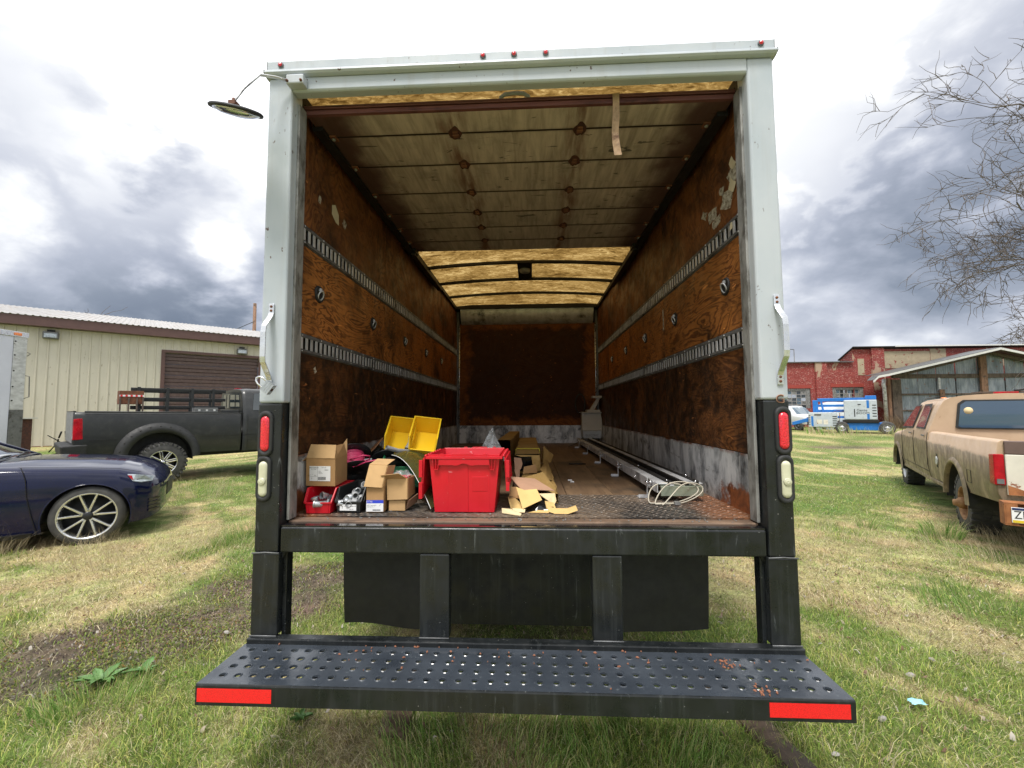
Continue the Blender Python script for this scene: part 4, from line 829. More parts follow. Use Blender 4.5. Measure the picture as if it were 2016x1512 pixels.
# ================================================================ CARGO ON THE TRUCK FLOOR
def stack_bin(name, w, d, h, hf, mat, loc, rot, label, group=None, cat='bin', fl=0.8, lab=None):
    """open fronted stacking bin: origin at the middle of the front bottom edge, depth along +y"""
    o = empty(name, loc, label, cat, 0, group); o.rotation_euler = rot; t = 0.0035
    def W_(z): return w * (fl + (1 - fl) * min(1, z / h)) / 2
    yf = d * 0.16
    mb = MB(); mb.box(-W_(0), W_(0), 0, d, 0, t)
    mb.hexa([(-W_(0), 0, t), (W_(0), 0, t), (W_(0), t, t), (-W_(0), t, t), (-W_(hf), -0.004, hf), (W_(hf), -0.004, hf), (W_(hf), t - 0.004, hf), (-W_(hf), t - 0.004, hf)])
    mb.hexa([(-W_(0), d - t, t), (W_(0), d - t, t), (W_(0), d, t), (-W_(0), d, t), (-W_(h), d + 0.006, h), (W_(h), d + 0.006, h), (W_(h), d + 0.006 + t, h), (-W_(h), d + 0.006 + t, h)])
    for s in (-1, 1):
        pr = [(0.0, 0.0), (-0.004, hf), (yf, h), (d + 0.006, h), (d, 0.0)]
        mb.prism(pr, 0, t, lambda a, b, q, s=s: (s * (W_(b) - q), a, b))
    mb.build('shell', mat, o, 0.0012)
    mb = MB()
    for s in (-1, 1):
        pr = [(-0.007, hf), (-0.010, hf + 0.004), (yf - 0.004, h + 0.003), (d + 0.012, h + 0.003), (d + 0.012, h - 0.003), (yf, h - 0.004), (-0.002, hf - 0.004)]
        mb.prism(pr, 0, 0.007, lambda a, b, q, s=s: (s * (W_(b) - 0.001 + q), a, b))
    mb.box(-W_(h) - 0.006, W_(h) + 0.006, d + 0.004, d + 0.013, h - 0.003, h + 0.003); mb.box(-W_(hf) - 0.005, W_(hf) + 0.005, -0.009, 0.0, hf - 0.003, hf + 0.003)
    mb.build('rim', mat, o, 0.001)
    for s in (-1, 1):
        mb = MB(); mb.box(s * W_(0) * 0.84 - 0.0015, s * W_(0) * 0.84 + 0.0015, -0.005, 0.0, 0.004, hf - 0.003); mb.build('rib', mat, o)
    if lab:
        mb = MB(); mb.box(-0.043, 0.043, -0.0065, -0.0045, 0.010, 0.040); mb.build('paper_label', 'paper', o)
        text('T', 'print', 'ink', o, (-0.030, -0.0068, 0.026), (PI / 2, 0, 0), 0.020, 0.0002); text('1/2" EMT  CONN  25', 'print', 'ink', o, (0.010, -0.0068, 0.032), (PI / 2, 0, 0), 0.0068, 0.0002); text('QTY 25', 'print', 'ink', o, (0.018, -0.0068, 0.016), (PI / 2, 0, 0), 0.0062, 0.0002)
    return o
bin_r = stack_bin('storage_bin', 0.142, 0.26, 0.118, 0.052, 'redpl', (-1.006, 0.172, 1.0035), (0, 0, 0.03), 'small red plastic bin of metal fittings under the labelled brown carton', 'open stacking bins', fl=0.84)
bin_k = stack_bin('storage_bin', 0.140, 0.25, 0.118, 0.052, 'blkpl', (-0.862, 0.198, 1.0035), (0, 0, -0.03), 'black plastic bin with a white paper label, full of grey conduit fittings', 'open stacking bins', fl=0.84, lab=1)
bin_g = stack_bin('storage_bin', 0.27, 0.34, 0.200, 0.12, 'grnpl', (-0.71, 0.62, 1.055), (-0.10, 0, 0.05), 'green plastic bin standing below the two yellow bins', 'open stacking bins', fl=0.85)
bin_y1 = stack_bin('storage_bin', 0.165, 0.23, 0.115, 0.045, 'yelpl', (-0.775, 0.70, 1.240), (0.62, 0.12, 0.20), 'left yellow plastic bin with a grey elbow in it, tipped on the green bin', 'open stacking bins', fl=0.86)
bin_y2 = stack_bin('storage_bin', 0.165, 0.23, 0.115, 0.045, 'yelpl', (-0.615, 0.68, 1.240), (0.62, 0.12, 0.16), 'right yellow plastic bin, empty and tipped toward the red tote', 'open stacking bins', fl=0.86)
def fitting(loc, rot, label, mat, kind, group):
    mb = MB()
    if kind == 0: mb.lathe([(0.0125, -0.02), (0.016, -0.02), (0.016, -0.008), (0.019, -0.006), (0.019, 0.002), (0.0155, 0.004), (0.0155, 0.020), (0.0125, 0.020), (0.0125, -0.02)], n=14)
    else: mb.ring([(0.018, 0, -0.012), (0.010, 0, 0.004), (-0.004, 0, 0.013), (-0.020, 0, 0.015)], [0.014, 0.0135, 0.0135, 0.014], 12, caps=False); mb.ring([(0.0178, 0, -0.012), (0.0165, 0, -0.009)], 0.0175, 12, caps=False); mb.ring([(-0.020, 0, 0.015), (-0.016, 0, 0.0148)], 0.0175, 12, caps=False)
    o = mb.build('conduit_fitting', mat); o.location = loc; o.rotation_euler = rot; tag(o, label, 'fitting', group); return o
fr = 'zinc fittings heaped in the red bin'
for p, rt_, l_ in (((-1.046, 0.200, 1.052), (0.4, 1.2, 0.3), 'zinc elbow fitting at the left side of the small red bin'), ((-1.002, 0.222, 1.078), (1.3, 0.2, 0.9), 'big rounded zinc fitting on top of the heap in the red bin'), ((-1.003, 0.185, 1.048), (1.5, 0.1, 0.1), 'short zinc connector with its open end facing out in the red bin'), ((-0.965, 0.200, 1.050), (0.6, 0.9, 2.2), 'zinc elbow fitting at the right side of the small red bin')):
    f = fitting(p, rt_, l_, 'zinc', 1, fr); f.scale = (1.15, 1.15, 1.15)
f = fitting((-0.985, 0.25, 1.03), (1, 1.0, 0.5), 'zinc fitting buried at the back of the small red bin', 'zinc', 1, fr)
fk = 'grey conduit fittings heaped in the black bin'; rr = random.Random(9)
fpos = [(-0.904, 0.206, 1.047), (-0.882, 0.215, 1.045), (-0.862, 0.205, 1.048), (-0.868, 0.225, 1.072), (-0.845, 0.235, 1.082), (-0.838, 0.215, 1.052), (-0.842, 0.262, 1.098), (-0.815, 0.240, 1.065), (-0.83, 0.32, 1.116), (-0.812, 0.34, 1.112), (-0.855, 0.28, 1.085), (-0.89, 0.25, 1.052)]
fl_ = ['grey connector at the front left of the black bin, its round end facing out', 'grey connector just right of the front left one in the black bin', 'grey connector at the front middle of the black bin, above its paper label', 'grey connector standing tilted in the middle of the black bin', 'grey connector high on the right side of the heap in the black bin', 'grey connector at the front right of the black bin', 'grey connector near the top right of the heap in the black bin', 'grey connector leaning on the right wall of the black bin', 'grey connector at the very back of the black bin, left of the last one', 'grey connector farthest back and right in the black bin', 'grey connector at the centre back of the black bin heap', 'grey connector lying low at the left wall of the black bin']
for k, p in enumerate(fpos): fitting(p, (1.35 + rr.uniform(-0.5, 0.5), rr.uniform(-0.6, 0.6), rr.uniform(-1.2, 1.2)), fl_[k], 'greypl' if k % 3 else 'zinc', 0, fk)
# grey conduit pieces
def conduit(name, path, r, label, mat='greypl'):
    mb = MB(); mb.ring(path, r, 14, caps=False); mb.ring(path, r * 0.8, 14, caps=False); return tag(mb.build(name, mat), label, 'conduit')
conduit('conduit_pipe', [(-1.010, 0.52, 1.213), (-0.90, 0.60, 1.222)], 0.0105, 'short grey conduit pipe lying across the pink wire spool')
conduit('conduit_pipe', [(-0.792, 0.55, 1.300), (-0.74, 0.60, 1.276), (-0.69, 0.70, 1.262)], 0.0135, 'grey conduit pipe poking out left of the yellow bins')
conduit('conduit_elbow', [(-0.715, 0.80, 1.365), (-0.717, 0.79, 1.335), (-0.712, 0.765, 1.31), (-0.724, 0.73, 1.275)], 0.0155, 'grey conduit elbow standing inside the left yellow bin')
# cartons
def carton(name, x0, x1, y0, y1, z0, z1, mat, loc, rot, label, open_=True):
    o = empty(name, loc, label, 'cardboard box'); o.rotation_euler = rot; t = 0.003
    for nm, b in (('front_wall', (x0, x1, y0, y0 + t, z0, z1)), ('back_wall', (x0, x1, y1 - t, y1, z0, z1)), ('side_wall', (x0, x0 + t, y0 + t, y1 - t, z0, z1)), ('side_wall', (x1 - t, x1, y0 + t, y1 - t, z0, z1)), ('base', (x0 + t, x1 - t, y0 + t, y1 - t, z0, z0 + t))):
        mb = MB(); mb.box(*b); mb.build(nm, mat, o, 0.0008)
    return o
def flapq(o, pts, mat, name='flap'):
    mb = MB(); mb.slab(pts, 0.003); return mb.build(name, mat, o)
bx = carton('cardboard_carton', -0.077, 0.077, 0, 0.15, 0, 0.145, 'card', (-1.034, 0.245, 1.1265), (0.06, 0.015, 0.02), 'brown carton with a white shipping label, sitting on the small red bin')
flapq(bx, [(-0.075, 0.0, 0.145), (0.075, 0.0, 0.145), (0.073, 0.022, 0.212), (-0.062, 0.022, 0.214)], 'card2'); flapq(bx, [(0.077, 0.003, 0.145), (0.077, 0.147, 0.145), (0.068, 0.13, 0.205), (0.055, 0.02, 0.205)][::-1], 'card')
flapq(bx, [(-0.077, 0.003, 0.145), (-0.077, 0.147, 0.145), (-0.135, 0.14, 0.10), (-0.13, 0.01, 0.10)], 'card'); flapq(bx, [(0.04, 0.15, 0.145), (0.077, 0.15, 0.145), (0.068, 0.17, 0.228), (0.05, 0.165, 0.20)], 'card2')
mb = MB(); mb.box(-0.058, 0.052, -0.0012, -0.0002, 0.026, 0.104); mb.build('shipping_label', 'paper', bx)
for s_, x, z, sz in (('BRIDGEPORT', -0.034, 0.095, 0.0085), ('PART NO', 0.018, 0.096, 0.006), ('1480-B', 0.030, 0.084, 0.008), ('EMT CONN', -0.036, 0.087, 0.005), ('2', -0.046, 0.040, 0.009), ('PCS', -0.028, 0.055, 0.006)): text(s_, 'print', 'ink', bx, (x, -0.0014, z), (PI / 2, 0, 0), sz, 0.0001)
mb = MB(); mb.box(-0.0165, -0.0158, -0.0016, -0.0012, 0.027, 0.103); mb.box(-0.058, -0.0165, -0.0016, -0.0012, 0.0495, 0.0502)
for k in range(17): mb.box(-0.012 + k * 0.0024, -0.012 + k * 0.0024 + (0.0012 if k % 3 else 0.0017), -0.0016, -0.0012, 0.032, 0.048)
for k in range(4): mb.box(-0.010, 0.012 - k * 0.004, -0.0016, -0.0012, 0.066 + k * 0.004, 0.0668 + k * 0.004)
mb.box(-0.050, -0.030, -0.0016, -0.0012, 0.070, 0.0708, T=Matrix.Rotation(-0.3, 4, 'Y')); mb.ring([(-0.045 , -0.0013, 0.062), (-0.041, -0.0013, 0.066), (-0.037, -0.0013, 0.062), (-0.041, -0.0013, 0.058)], 0.0005, 4, closed=True); mb.build('barcode', 'ink', bx)
tb = carton('cardboard_carton', -0.044, 0.044, 0, 0.10, 0, 0.124, 'card', (-0.729, 0.205, 1.0035), (0, 0, 0.03), 'tall narrow carton with a blue and white printed base beside the black bin')
for nm, pts in (('lid_front', [(-0.053, -0.012, 0.130), (0.037, -0.010, 0.124), (0.055, 0.02, 0.232), (-0.037, 0.02, 0.236)]), ('lid_side', [(0.037, -0.010, 0.124), (0.049, 0.10, 0.126), (0.066, 0.115, 0.222), (0.055, 0.02, 0.232)]), ('lid_top', [(-0.037, 0.02, 0.236), (0.055, 0.02, 0.232), (0.066, 0.115, 0.250), (-0.028, 0.115, 0.254)])): flapq(tb, pts, 'card2', nm)
mb = MB(); mb.box(-0.0435, 0.0435, -0.0012, -0.0002, 0.003, 0.044); mb.build('printed_label', 'paper', tb); mb = MB(); mb.box(-0.0435, 0.0435, -0.0012, -0.0002, 0.0442, 0.060); mb.build('blue_band', 'blueink', tb)
text('E\u00b7T\u00b7N', 'print', 'paper', tb, (-0.028, -0.0014, 0.052), (PI / 2, 0, 0), 0.013, 0.0001); text('EMT Compression', 'print', 'ink', tb, (-0.016, -0.0014, 0.034), (PI / 2, 0, 0), 0.0062, 0.0001); text('CONNECTOR  1"', 'print', 'ink', tb, (-0.020, -0.0014, 0.026), (PI / 2, 0, 0), 0.0055, 0.0001)
mb = MB()
for k in range(19): mb.box(-0.010 + k * 0.0021, -0.0088 + k * 0.0021, -0.0016, -0.0012, 0.007, 0.014)
mb.ring([(0.022, -0.0013, 0.030), (0.028, -0.0013, 0.037), (0.034, -0.0013, 0.037)], 0.0006, 4); mb.build('barcode', 'ink', tb)
ob = carton('cardboard_carton', -0.042, 0.042, 0, 0.11, 0, 0.052, 'card2', (-0.626, 0.238, 1.0035), (0, 0, 0.0), 'torn open carton with a plastic bag inside, between the tall carton and the red tote')
for nm, pts in (('upper_front', [(-0.046, -0.008, 0.056), (0.056, -0.008, 0.060), (0.054, -0.002, 0.165), (-0.053, -0.004, 0.162)]), ('upper_side', [(0.056, -0.006, 0.060), (0.064, 0.10, 0.072), (0.060, 0.10, 0.165), (0.054, -0.001, 0.165)]), ('upper_back', [(-0.05, 0.10, 0.06), (0.064, 0.10, 0.07), (0.06, 0.10, 0.165), (-0.05, 0.10, 0.165)]), ('upper_side', [(-0.046, -0.006, 0.056), (-0.05, 0.10, 0.06), (-0.05, 0.10, 0.165), (-0.053, -0.002, 0.162)][::-1])): flapq(ob, pts, 'card2', nm)
flapq(ob, [(-0.053, -0.006, 0.1635), (0.050, -0.004, 0.166), (0.020, -0.040, 0.196), (-0.076, -0.035, 0.186)], 'card'); flapq(ob, [(0.060, 0.0, 0.05), (0.085, 0.09, 0.07), (0.075, 0.11, 0.02), (0.045, 0.02, 0.002)], 'card_pink')
def blob_sheet(pts, mat, name, parent, seed, amp=0.01, n=10):
    """crumpled film draped between four corners"""
    a, b, c, d = [Vector(p) for p in pts]; rw = []
    for i in range(n + 1):
        r_ = []
        for j in range(n + 1):
            u, v = i / n, j / n; p = a * (1 - u) * (1 - v) + b * u * (1 - v) + c * u * v + d * (1 - u) * v
            k = math.sin(PI * u) * math.sin(PI * v); ns = math.sin(seed + 7.3 * u + 5.1 * v) * math.cos(seed * 2 + 9.7 * v - 4.2 * u)
            r_.append((p.x + amp * ns * 0.5, p.y + amp * math.sin(seed + 11 * u * v), p.z + amp * (1.6 * k + ns)))
        rw.append(r_)
    mb = MB(); mb.grid(rw); return mb.build(name, mat, parent)
blob_sheet([(-0.05, 0.0, 0.168), (0.055, 0.0, 0.166), (0.058, 0.10, 0.175), (-0.048, 0.10, 0.185)], 'bag', 'bag_film', ob, 2, 0.012)
blob_sheet([(-0.04, 0.01, 0.160), (0.035, 0.01, 0.160), (0.045, 0.09, 0.166), (-0.04, 0.09, 0.168)], 'redpl', 'red_contents', ob, 5, 0.006)
# curved dark sheet leaning from the green bin to the floor
rows = []
for i in range(13):
    t_ = i / 12; x = -0.745 + 0.305 * t_ ** 0.85; z = 1.262 + 0.010 * math.sin(t_ * 4) - 0.232 * t_ ** 1.45; y = 0.50 - 0.30 * t_
    rows.append([(x + 0.045 * v + 0.05 * v * (1 - t_), y + 0.26 * v, z - 0.03 * v * t_ + 0.012 * math.sin(PI * v)) for v in np.linspace(0, 1, 6)])
mb = MB(); mb.grid(rows); lo = [[(p[0], p[1], p[2] - 0.0025) for p in r] for r in rows]; mb.grid(lo)
sh = mb.build('curved_sheet', plain('yellow green dark film', (0.055, 0.062, 0.022), 0.25, 0, 0.4, 5)); tag(sh, 'dark olive flexible sheet bent down from the green bin to the floor', 'sheet')
mb = MB(); mb.ring([(r[0][0], r[0][1] - 0.001, r[0][2] - 0.001) for r in rows], 0.0016, 6); mb.build('sheet_edge', 'paper', sh)
# spools of wire
def spool(name, c, axis, R_, w_, wr, matf, matw, label, wraps=True):
    o = empty(name, c, label, 'wire spool'); q = Vector(axis).normalized().to_track_quat('Z', 'Y'); o.rotation_mode = 'QUATERNION'; o.rotation_quaternion = q
    for s in (-1, 1):
        mb = MB(); mb.lathe([(0.012, s * w_ / 2 - 0.002), (R_ - 0.003, s * w_ / 2 - 0.002), (R_, s * w_ / 2), (R_ - 0.003, s * w_ / 2 + 0.002), (0.012, s * w_ / 2 + 0.002), (0.012, s * w_ / 2 - 0.002)], n=40); mb.build('flange', matf, o)
    if wraps:
        prof = []; n = int(w_ / 0.006)
        for k in range(n * 2 + 1): prof.append((wr + (0.0022 if k % 2 else 0) + 0.003 * math.sin(k * 0.9), -w_ / 2 + 0.003 + (w_ - 0.006) * k / (n * 2)))
        mb = MB(); mb.lathe(prof, n=36); mb.build('wound_wire', matw, o)
    mb = MB(); mb.lathe([(0.02, -w_ / 2), (0.02, w_ / 2)], n=16); mb.build('hub', matf, o); return o
sp1 = spool('wire_spool', (-1.000, 0.56, 1.195), (0.42, -0.60, -0.72), 0.120, 0.13, 0.072, 'blkpl', 'magenta', 'black flanged spool wound with pink wire, lying behind the brown carton')
sp2 = spool('wire_spool', (-0.935, 0.80, 1.235), (-0.62, -0.25, 0.62), 0.105, 0.10, 0.05, 'wood_disc', 'rubber', 'spool with a brown hardboard flange leaning at the left wall')
sp3 = spool('wire_spool', (-0.830, 0.70, 1.155), (0.30, -0.66, -0.62), 0.125, 0.09, 0.06, 'blkpl', 'rubber', 'black spool lying between the pink wire and the green bin')
mb = MB(); mb.ring([(-0.99, 0.50, 1.235), (-0.95, 0.47, 1.245), (-0.90, 0.47, 1.262), (-0.875, 0.5, 1.255), (-0.88, 0.52, 1.235), (-0.93, 0.50, 1.215), (-0.96, 0.47, 1.195)], 0.0045, 6); mb.ring([(-0.94, 0.47, 1.20), (-0.88, 0.46, 1.225), (-0.82, 0.48, 1.235), (-0.77, 0.52, 1.232)], 0.004, 6); tag(mb.build('loose_wire', 'magenta'), 'loose loops of pink wire running over the black spools', 'wire')
# red tote with hinged lids hanging down at both sides
tote = empty('storage_tote', (-0.272, 0.212, 1.0035), 'large red plastic tote with both lid halves hanging open', 'tote', 0)
bw, bd, tw_, td, H = 0.151, 0.31, 0.181, 0.385, 0.290; t = 0.004; YO = -0.008
def tw(z): k = z / H; return bw + (tw_ - bw) * k, -(0.010 * k) , bd + (td - bd) * k
def wallq(z0, z1, side):
    (w0, f0, b0), (w1, f1, b1) = tw(z0), tw(z1); mb = MB()
    if side == 'f': mb.hexa([(-w0, f0, z0), (w0, f0, z0), (w0, f0 + t, z0), (-w0, f0 + t, z0), (-w1, f1, z1), (w1, f1, z1), (w1, f1 + t, z1), (-w1, f1 + t, z1)])
    if side == 'b': mb.hexa([(-w0, b0 - t, z0), (w0, b0 - t, z0), (w0, b0, z0), (-w0, b0, z0), (-w1, b1 - t, z1), (w1, b1 - t, z1), (w1, b1, z1), (-w1, b1, z1)])
    if side in 'lr':
        s = -1 if side == 'l' else 1; mb.hexa([(s * (w0 - t), f0 + t, z0), (s * w0, f0 + t, z0), (s * w0, b0 - t, z0), (s * (w0 - t), b0 - t, z0), (s * (w1 - t), f1 + t, z1), (s * w1, f1 + t, z1), (s * w1, b1 - t, z1), (s * (w1 - t), b1 - t, z1)])
    return mb
for sd, nm in (('f', 'front_wall'), ('b', 'back_wall'), ('l', 'side_wall'), ('r', 'side_wall')): wallq(0.0, H, sd).build(nm, 'redpl', tote, 0.002)
mb = MB(); mb.box(-bw + t, bw - t, t, bd - t, 0, t); mb.build('base', 'redpl', tote)
# raised pads on the front wall
def fy(z): return tw(z)[1]
def pad(x0, x1, z0, z1, d, name='raised_panel'):
    mb = MB(); mb.hexa([(x0, fy(z0) - d, z0), (x1, fy(z0) - d, z0), (x1, fy(z0), z0), (x0, fy(z0), z0), (x0, fy(z1) - d, z1), (x1, fy(z1) - d, z1), (x1, fy(z1), z1), (x0, fy(z1), z1)]); mb.build(name, 'redpl', tote, 0.0012)
pad(-0.082, 0.02, 0.002, 0.262, 0.0024); pad(0.0225, 0.126, 0.002, 0.248, 0.0012); pad(0.040, 0.118, 0.105, 0.178, 0.0024, 'label_panel')
# rim: horizontal flange, grip band with a wavy lower edge, struts
mb = MB(); w1 = tw_ + 0.014
mb.box(-w1, w1, -0.026, -0.010, 0.268, 0.281); mb.box(-w1, w1, td, td + 0.014, 0.268, 0.281); mb.box(-w1, -tw_, -0.010, td, 0.268, 0.281); mb.box(tw_, w1, -0.010, td, 0.268, 0.281); mb.build('rim', 'redpl', tote, 0.0015)
mb = MB(); wav = [(x, 0.240 + 0.0055 * math.cos((x - 0.0) * 75) if abs(x) < 0.064 else 0.2375) for x in np.linspace(-0.128, 0.128, 33)]
mb.prism([(-0.128, 0.2675)] + wav + [(0.128, 0.2675)], -0.0235, -0.0195, lambda a, b, d: (a, d, b)); mb.build('grip', 'redpl', tote, 0.001)
for x in (-0.142, 0.142):
    mb = MB(); mb.hexa([(x - 0.011, -0.024, 0.214), (x + 0.011, -0.024, 0.214), (x + 0.011, -0.006, 0.214), (x - 0.011, -0.006, 0.214), (x - 0.016, -0.024, 0.2675), (x - 0.0135, -0.024, 0.2675), (x - 0.0135, -0.006, 0.2675), (x - 0.016, -0.006, 0.2675)]) if False else mb.box(x - 0.011, x + 0.011, -0.022, -0.006, 0.213, 0.218)
    for a, b in ((-0.016, -0.011), (0.016, 0.011), (0, 0)): mb.hexa([(x + b - 0.0012, -0.024, 0.2185), (x + b + 0.0012, -0.024, 0.2185), (x + b + 0.0012, -0.006, 0.2185), (x + b - 0.0012, -0.006, 0.2185), (x + a - 0.0012, -0.024, 0.2675), (x + a + 0.0012, -0.024, 0.2675), (x + a + 0.0012, -0.008, 0.2675), (x + a - 0.0012, -0.008, 0.2675)])
    mb.build('strut', 'redpl', tote)
for (a, b, yy) in ((-0.128, -0.098, -0.020), (-0.066, 0.052, -0.020), (0.092, 0.122, -0.020), (-0.07, -0.04, td + 0.004), (-0.018, 0.078, td + 0.004), (0.105, 0.130, td + 0.004)):
    mb = MB(); mb.hexa([(a, yy, 0.2815), (b, yy, 0.2815), (b, yy + 0.006, 0.2815), (a, yy + 0.006, 0.2815), (a + 0.006, yy, 0.295), (b - 0.006, yy, 0.295), (b - 0.006, yy + 0.006, 0.295), (a + 0.006, yy + 0.006, 0.295)]); mb.build('latch_tab', 'redpl', tote, 0.001)
for s in (-1, 1):
    xo = w1 + 0.004
    for k in range(7):
        mb = MB(); mb.cyl((s * xo, k * 0.055 - 0.005, 0.283), (s * xo, k * 0.055 + 0.027, 0.283), 0.006, n=10); mb.build('hinge_knuckle', 'redpl', tote)
    xt, xl = s * (w1 + 0.010), s * (w1 + (0.022 if s < 0 else 0.020)); zb = 0.070 if s < 0 else 0.110
    lid = MB(); lid.hexa([(xl - s * 0.003, -0.004, zb), (xl, -0.004, zb), (xl, td, zb + 0.01), (xl - s * 0.003, td, zb + 0.01), (xt - s * 0.003, -0.004, 0.279), (xt, -0.004, 0.279), (xt, td, 0.279), (xt - s * 0.003, td, 0.279)]); lo_ = lid.build('lid', 'redpl', tote, 0.001)
    for k in range(6):
        y = -0.002 + k * 0.076; mb = MB(); mb.hexa([(xl, y, zb + 0.003), (xl + s * 0.010, y, zb + 0.003), (xl + s * 0.010, y + 0.003, zb + 0.003), (xl, y + 0.003, zb + 0.003), (xt, y, 0.272), (xt + s * 0.008, y, 0.272), (xt + s * 0.008, y + 0.003, 0.272), (xt, y + 0.003, 0.272)]); mb.build('lid_rib', 'redpl', lo_)
    for q in (0.0, 0.33, 0.66, 1.0):
        z = zb + 0.004 + (0.264 - zb) * q; x = xl + (xt - xl) * q; mb = MB(); mb.box(x, x + s * 0.009, 0.002, td - 0.002, z, z + 0.003); mb.build('lid_rib', 'redpl', lo_)
    for a, b in ((0.175, 0.262), (zb - 0.002, 0.15)):
        mb = MB(); mb.box(xl - s * 0.004, xl + s * 0.014, -0.014, -0.0045, a, b); mb.build('lid_edge', 'redpl', lo_, 0.0015)
# clear bag behind the tote
bg = empty('plastic_bag', (-0.20, 0.98, 1.18), 'crumpled clear plastic bag rising to a peak behind the red tote', 'plastic bag')
for k, (a, b) in enumerate((((-0.11, -0.06, 0.0), (0.09, -0.06, 0.0)), ((-0.10, 0.05, 0.0), (0.08, 0.06, 0.0)))):
    rows = []
    for i in range(11):
        t_ = i / 10; rows.append([(lambda u: ((a[0] * (1 - u) + b[0] * u) * (1 - t_ ** 1.3) + 0.0 * t_ + 0.006 * math.sin(7 * u + 5 * t_ + k), (a[1] * (1 - u) + b[1] * u) * (1 - t_) + 0.008 * math.sin(9 * u - 6 * t_ + k * 2), 0.215 * t_ + 0.004 * math.sin(11 * u + k)))(j / 10) for j in range(11)])
    mb = MB(); mb.grid(rows); mb.build('bag_side', 'bag', bg)
# long kraft boxes and the torn card
def kraft(name, x0, x1, y0, y1, z0, z1, dx, label, mat='kraft', slack=0.006, n=8, parent=None):
    rows = []
    for i in range(n + 1):
        t_ = i / n; y = y0 + (y1 - y0) * t_; o_ = dx * t_; w = slack * math.sin(i * 2.1)
        rows.append([(x0 + o_ + w, y, z0), (x1 + o_ + w, y, z0), (x1 + o_ - w, y, z1 - abs(w)), (x1 + o_ - w - 0.012, y, z1), (x0 + o_ + 0.012 + w, y, z1 + w * 0.6), (x0 + o_ + w, y, z1 - 0.008)])
    mb = MB(); mb.grid(rows, sm=False, closed=True); n6 = len(rows[0]); mb.f.append(list(range(n6 * n, n6 * n + n6))); mb.mi.append(0); mb.sm.append(False)
    o = mb.build(name, mat, parent)
    if label: tag(o, label, 'cardboard box')
    return o
tubeA = kraft('long_carton', -0.060, 0.132, 1.20, 3.15, 1.055, 1.196, -0.015, 'long kraft carton lying lengthwise with its end torn open and yellow tape round it')
for nm, pts, mt in (('torn_end', [(-0.058, 1.195, 1.190), (0.128, 1.195, 1.188), (0.122, 1.18, 1.145), (0.080, 1.175, 1.160), (0.072, 1.175, 1.180), (-0.01, 1.178, 1.178)], 'kraft'), ('torn_end', [(0.066, 1.178, 1.182), (0.130, 1.19, 1.172), (0.132, 1.185, 1.07), (0.098, 1.165, 1.075), (0.072, 1.16, 1.130)], 'kraft'),
        ('torn_end', [(-0.062, 1.19, 1.172), (-0.01, 1.17, 1.168), (0.0, 1.165, 1.128), (-0.012, 1.16, 1.09), (-0.055, 1.17, 1.075)], 'card_pink'), ('torn_end', [(0.012, 1.155, 1.108), (0.095, 1.15, 1.125), (0.108, 1.155, 1.066), (0.002, 1.15, 1.058)], 'card'), ('torn_end', [(-0.058, 1.16, 1.085), (-0.018, 1.15, 1.088), (-0.022, 1.14, 1.033), (-0.045, 1.14, 1.036)], 'card_pink')):
    flapq(tubeA, pts, mt, nm)
mb = MB(); mb.box(-0.05, 0.12, 1.30, 1.31, 1.06, 1.185); mb.build('carton_inside', 'blackbag', tubeA)
mb = MB()
for a, b, c, d in ((-0.066, -0.060, 1.06, 1.194), (0.1285, 0.1345, 1.06, 1.198)): mb.box(a, b, 1.585, 1.612, c, d)
mb.box(-0.055, 0.130, 1.585, 1.612, 1.198, 1.2015); mb.build('yellow_tape', 'foam', tubeA)
kraft('long_carton', -0.255, -0.125, 1.9, 3.6, 1.001, 1.250, 0.03, 'brown kraft carton standing behind the red tote')
tubeB = kraft('long_carton', 0.000, 0.212, 0.44, 1.75, 1.002, 1.054, 0.005, 'flattened kraft carton under the torn card beside the tote', slack=0.010, n=10)
flapq(tubeB, [(0.145, 1.70, 1.085), (0.172, 1.78, 1.208), (0.215, 1.7, 1.165), (0.248, 1.6, 1.150), (0.222, 1.5, 1.10), (0.155, 1.5, 1.09)], 'kraft', 'curled_flap')
flapq(tubeB, [(0.13, 1.10, 1.10), (0.195, 1.6, 1.115), (0.212, 1.6, 1.055), (0.214, 0.9, 1.045), (0.16, 0.75, 1.09)], 'kraft', 'side_flap')
flapq(tubeB, [(0.02, 0.75, 1.095), (0.14, 0.85, 1.115), (0.205, 0.55, 1.065), (0.196, 0.38, 1.052), (0.09, 0.5, 1.09)], 'kraft', 'top_flap')
card = empty('torn_cardboard', (0, 0, 0), 'heap of torn cardboard pieces and black film at the front of the long cartons', 'torn cardboard')
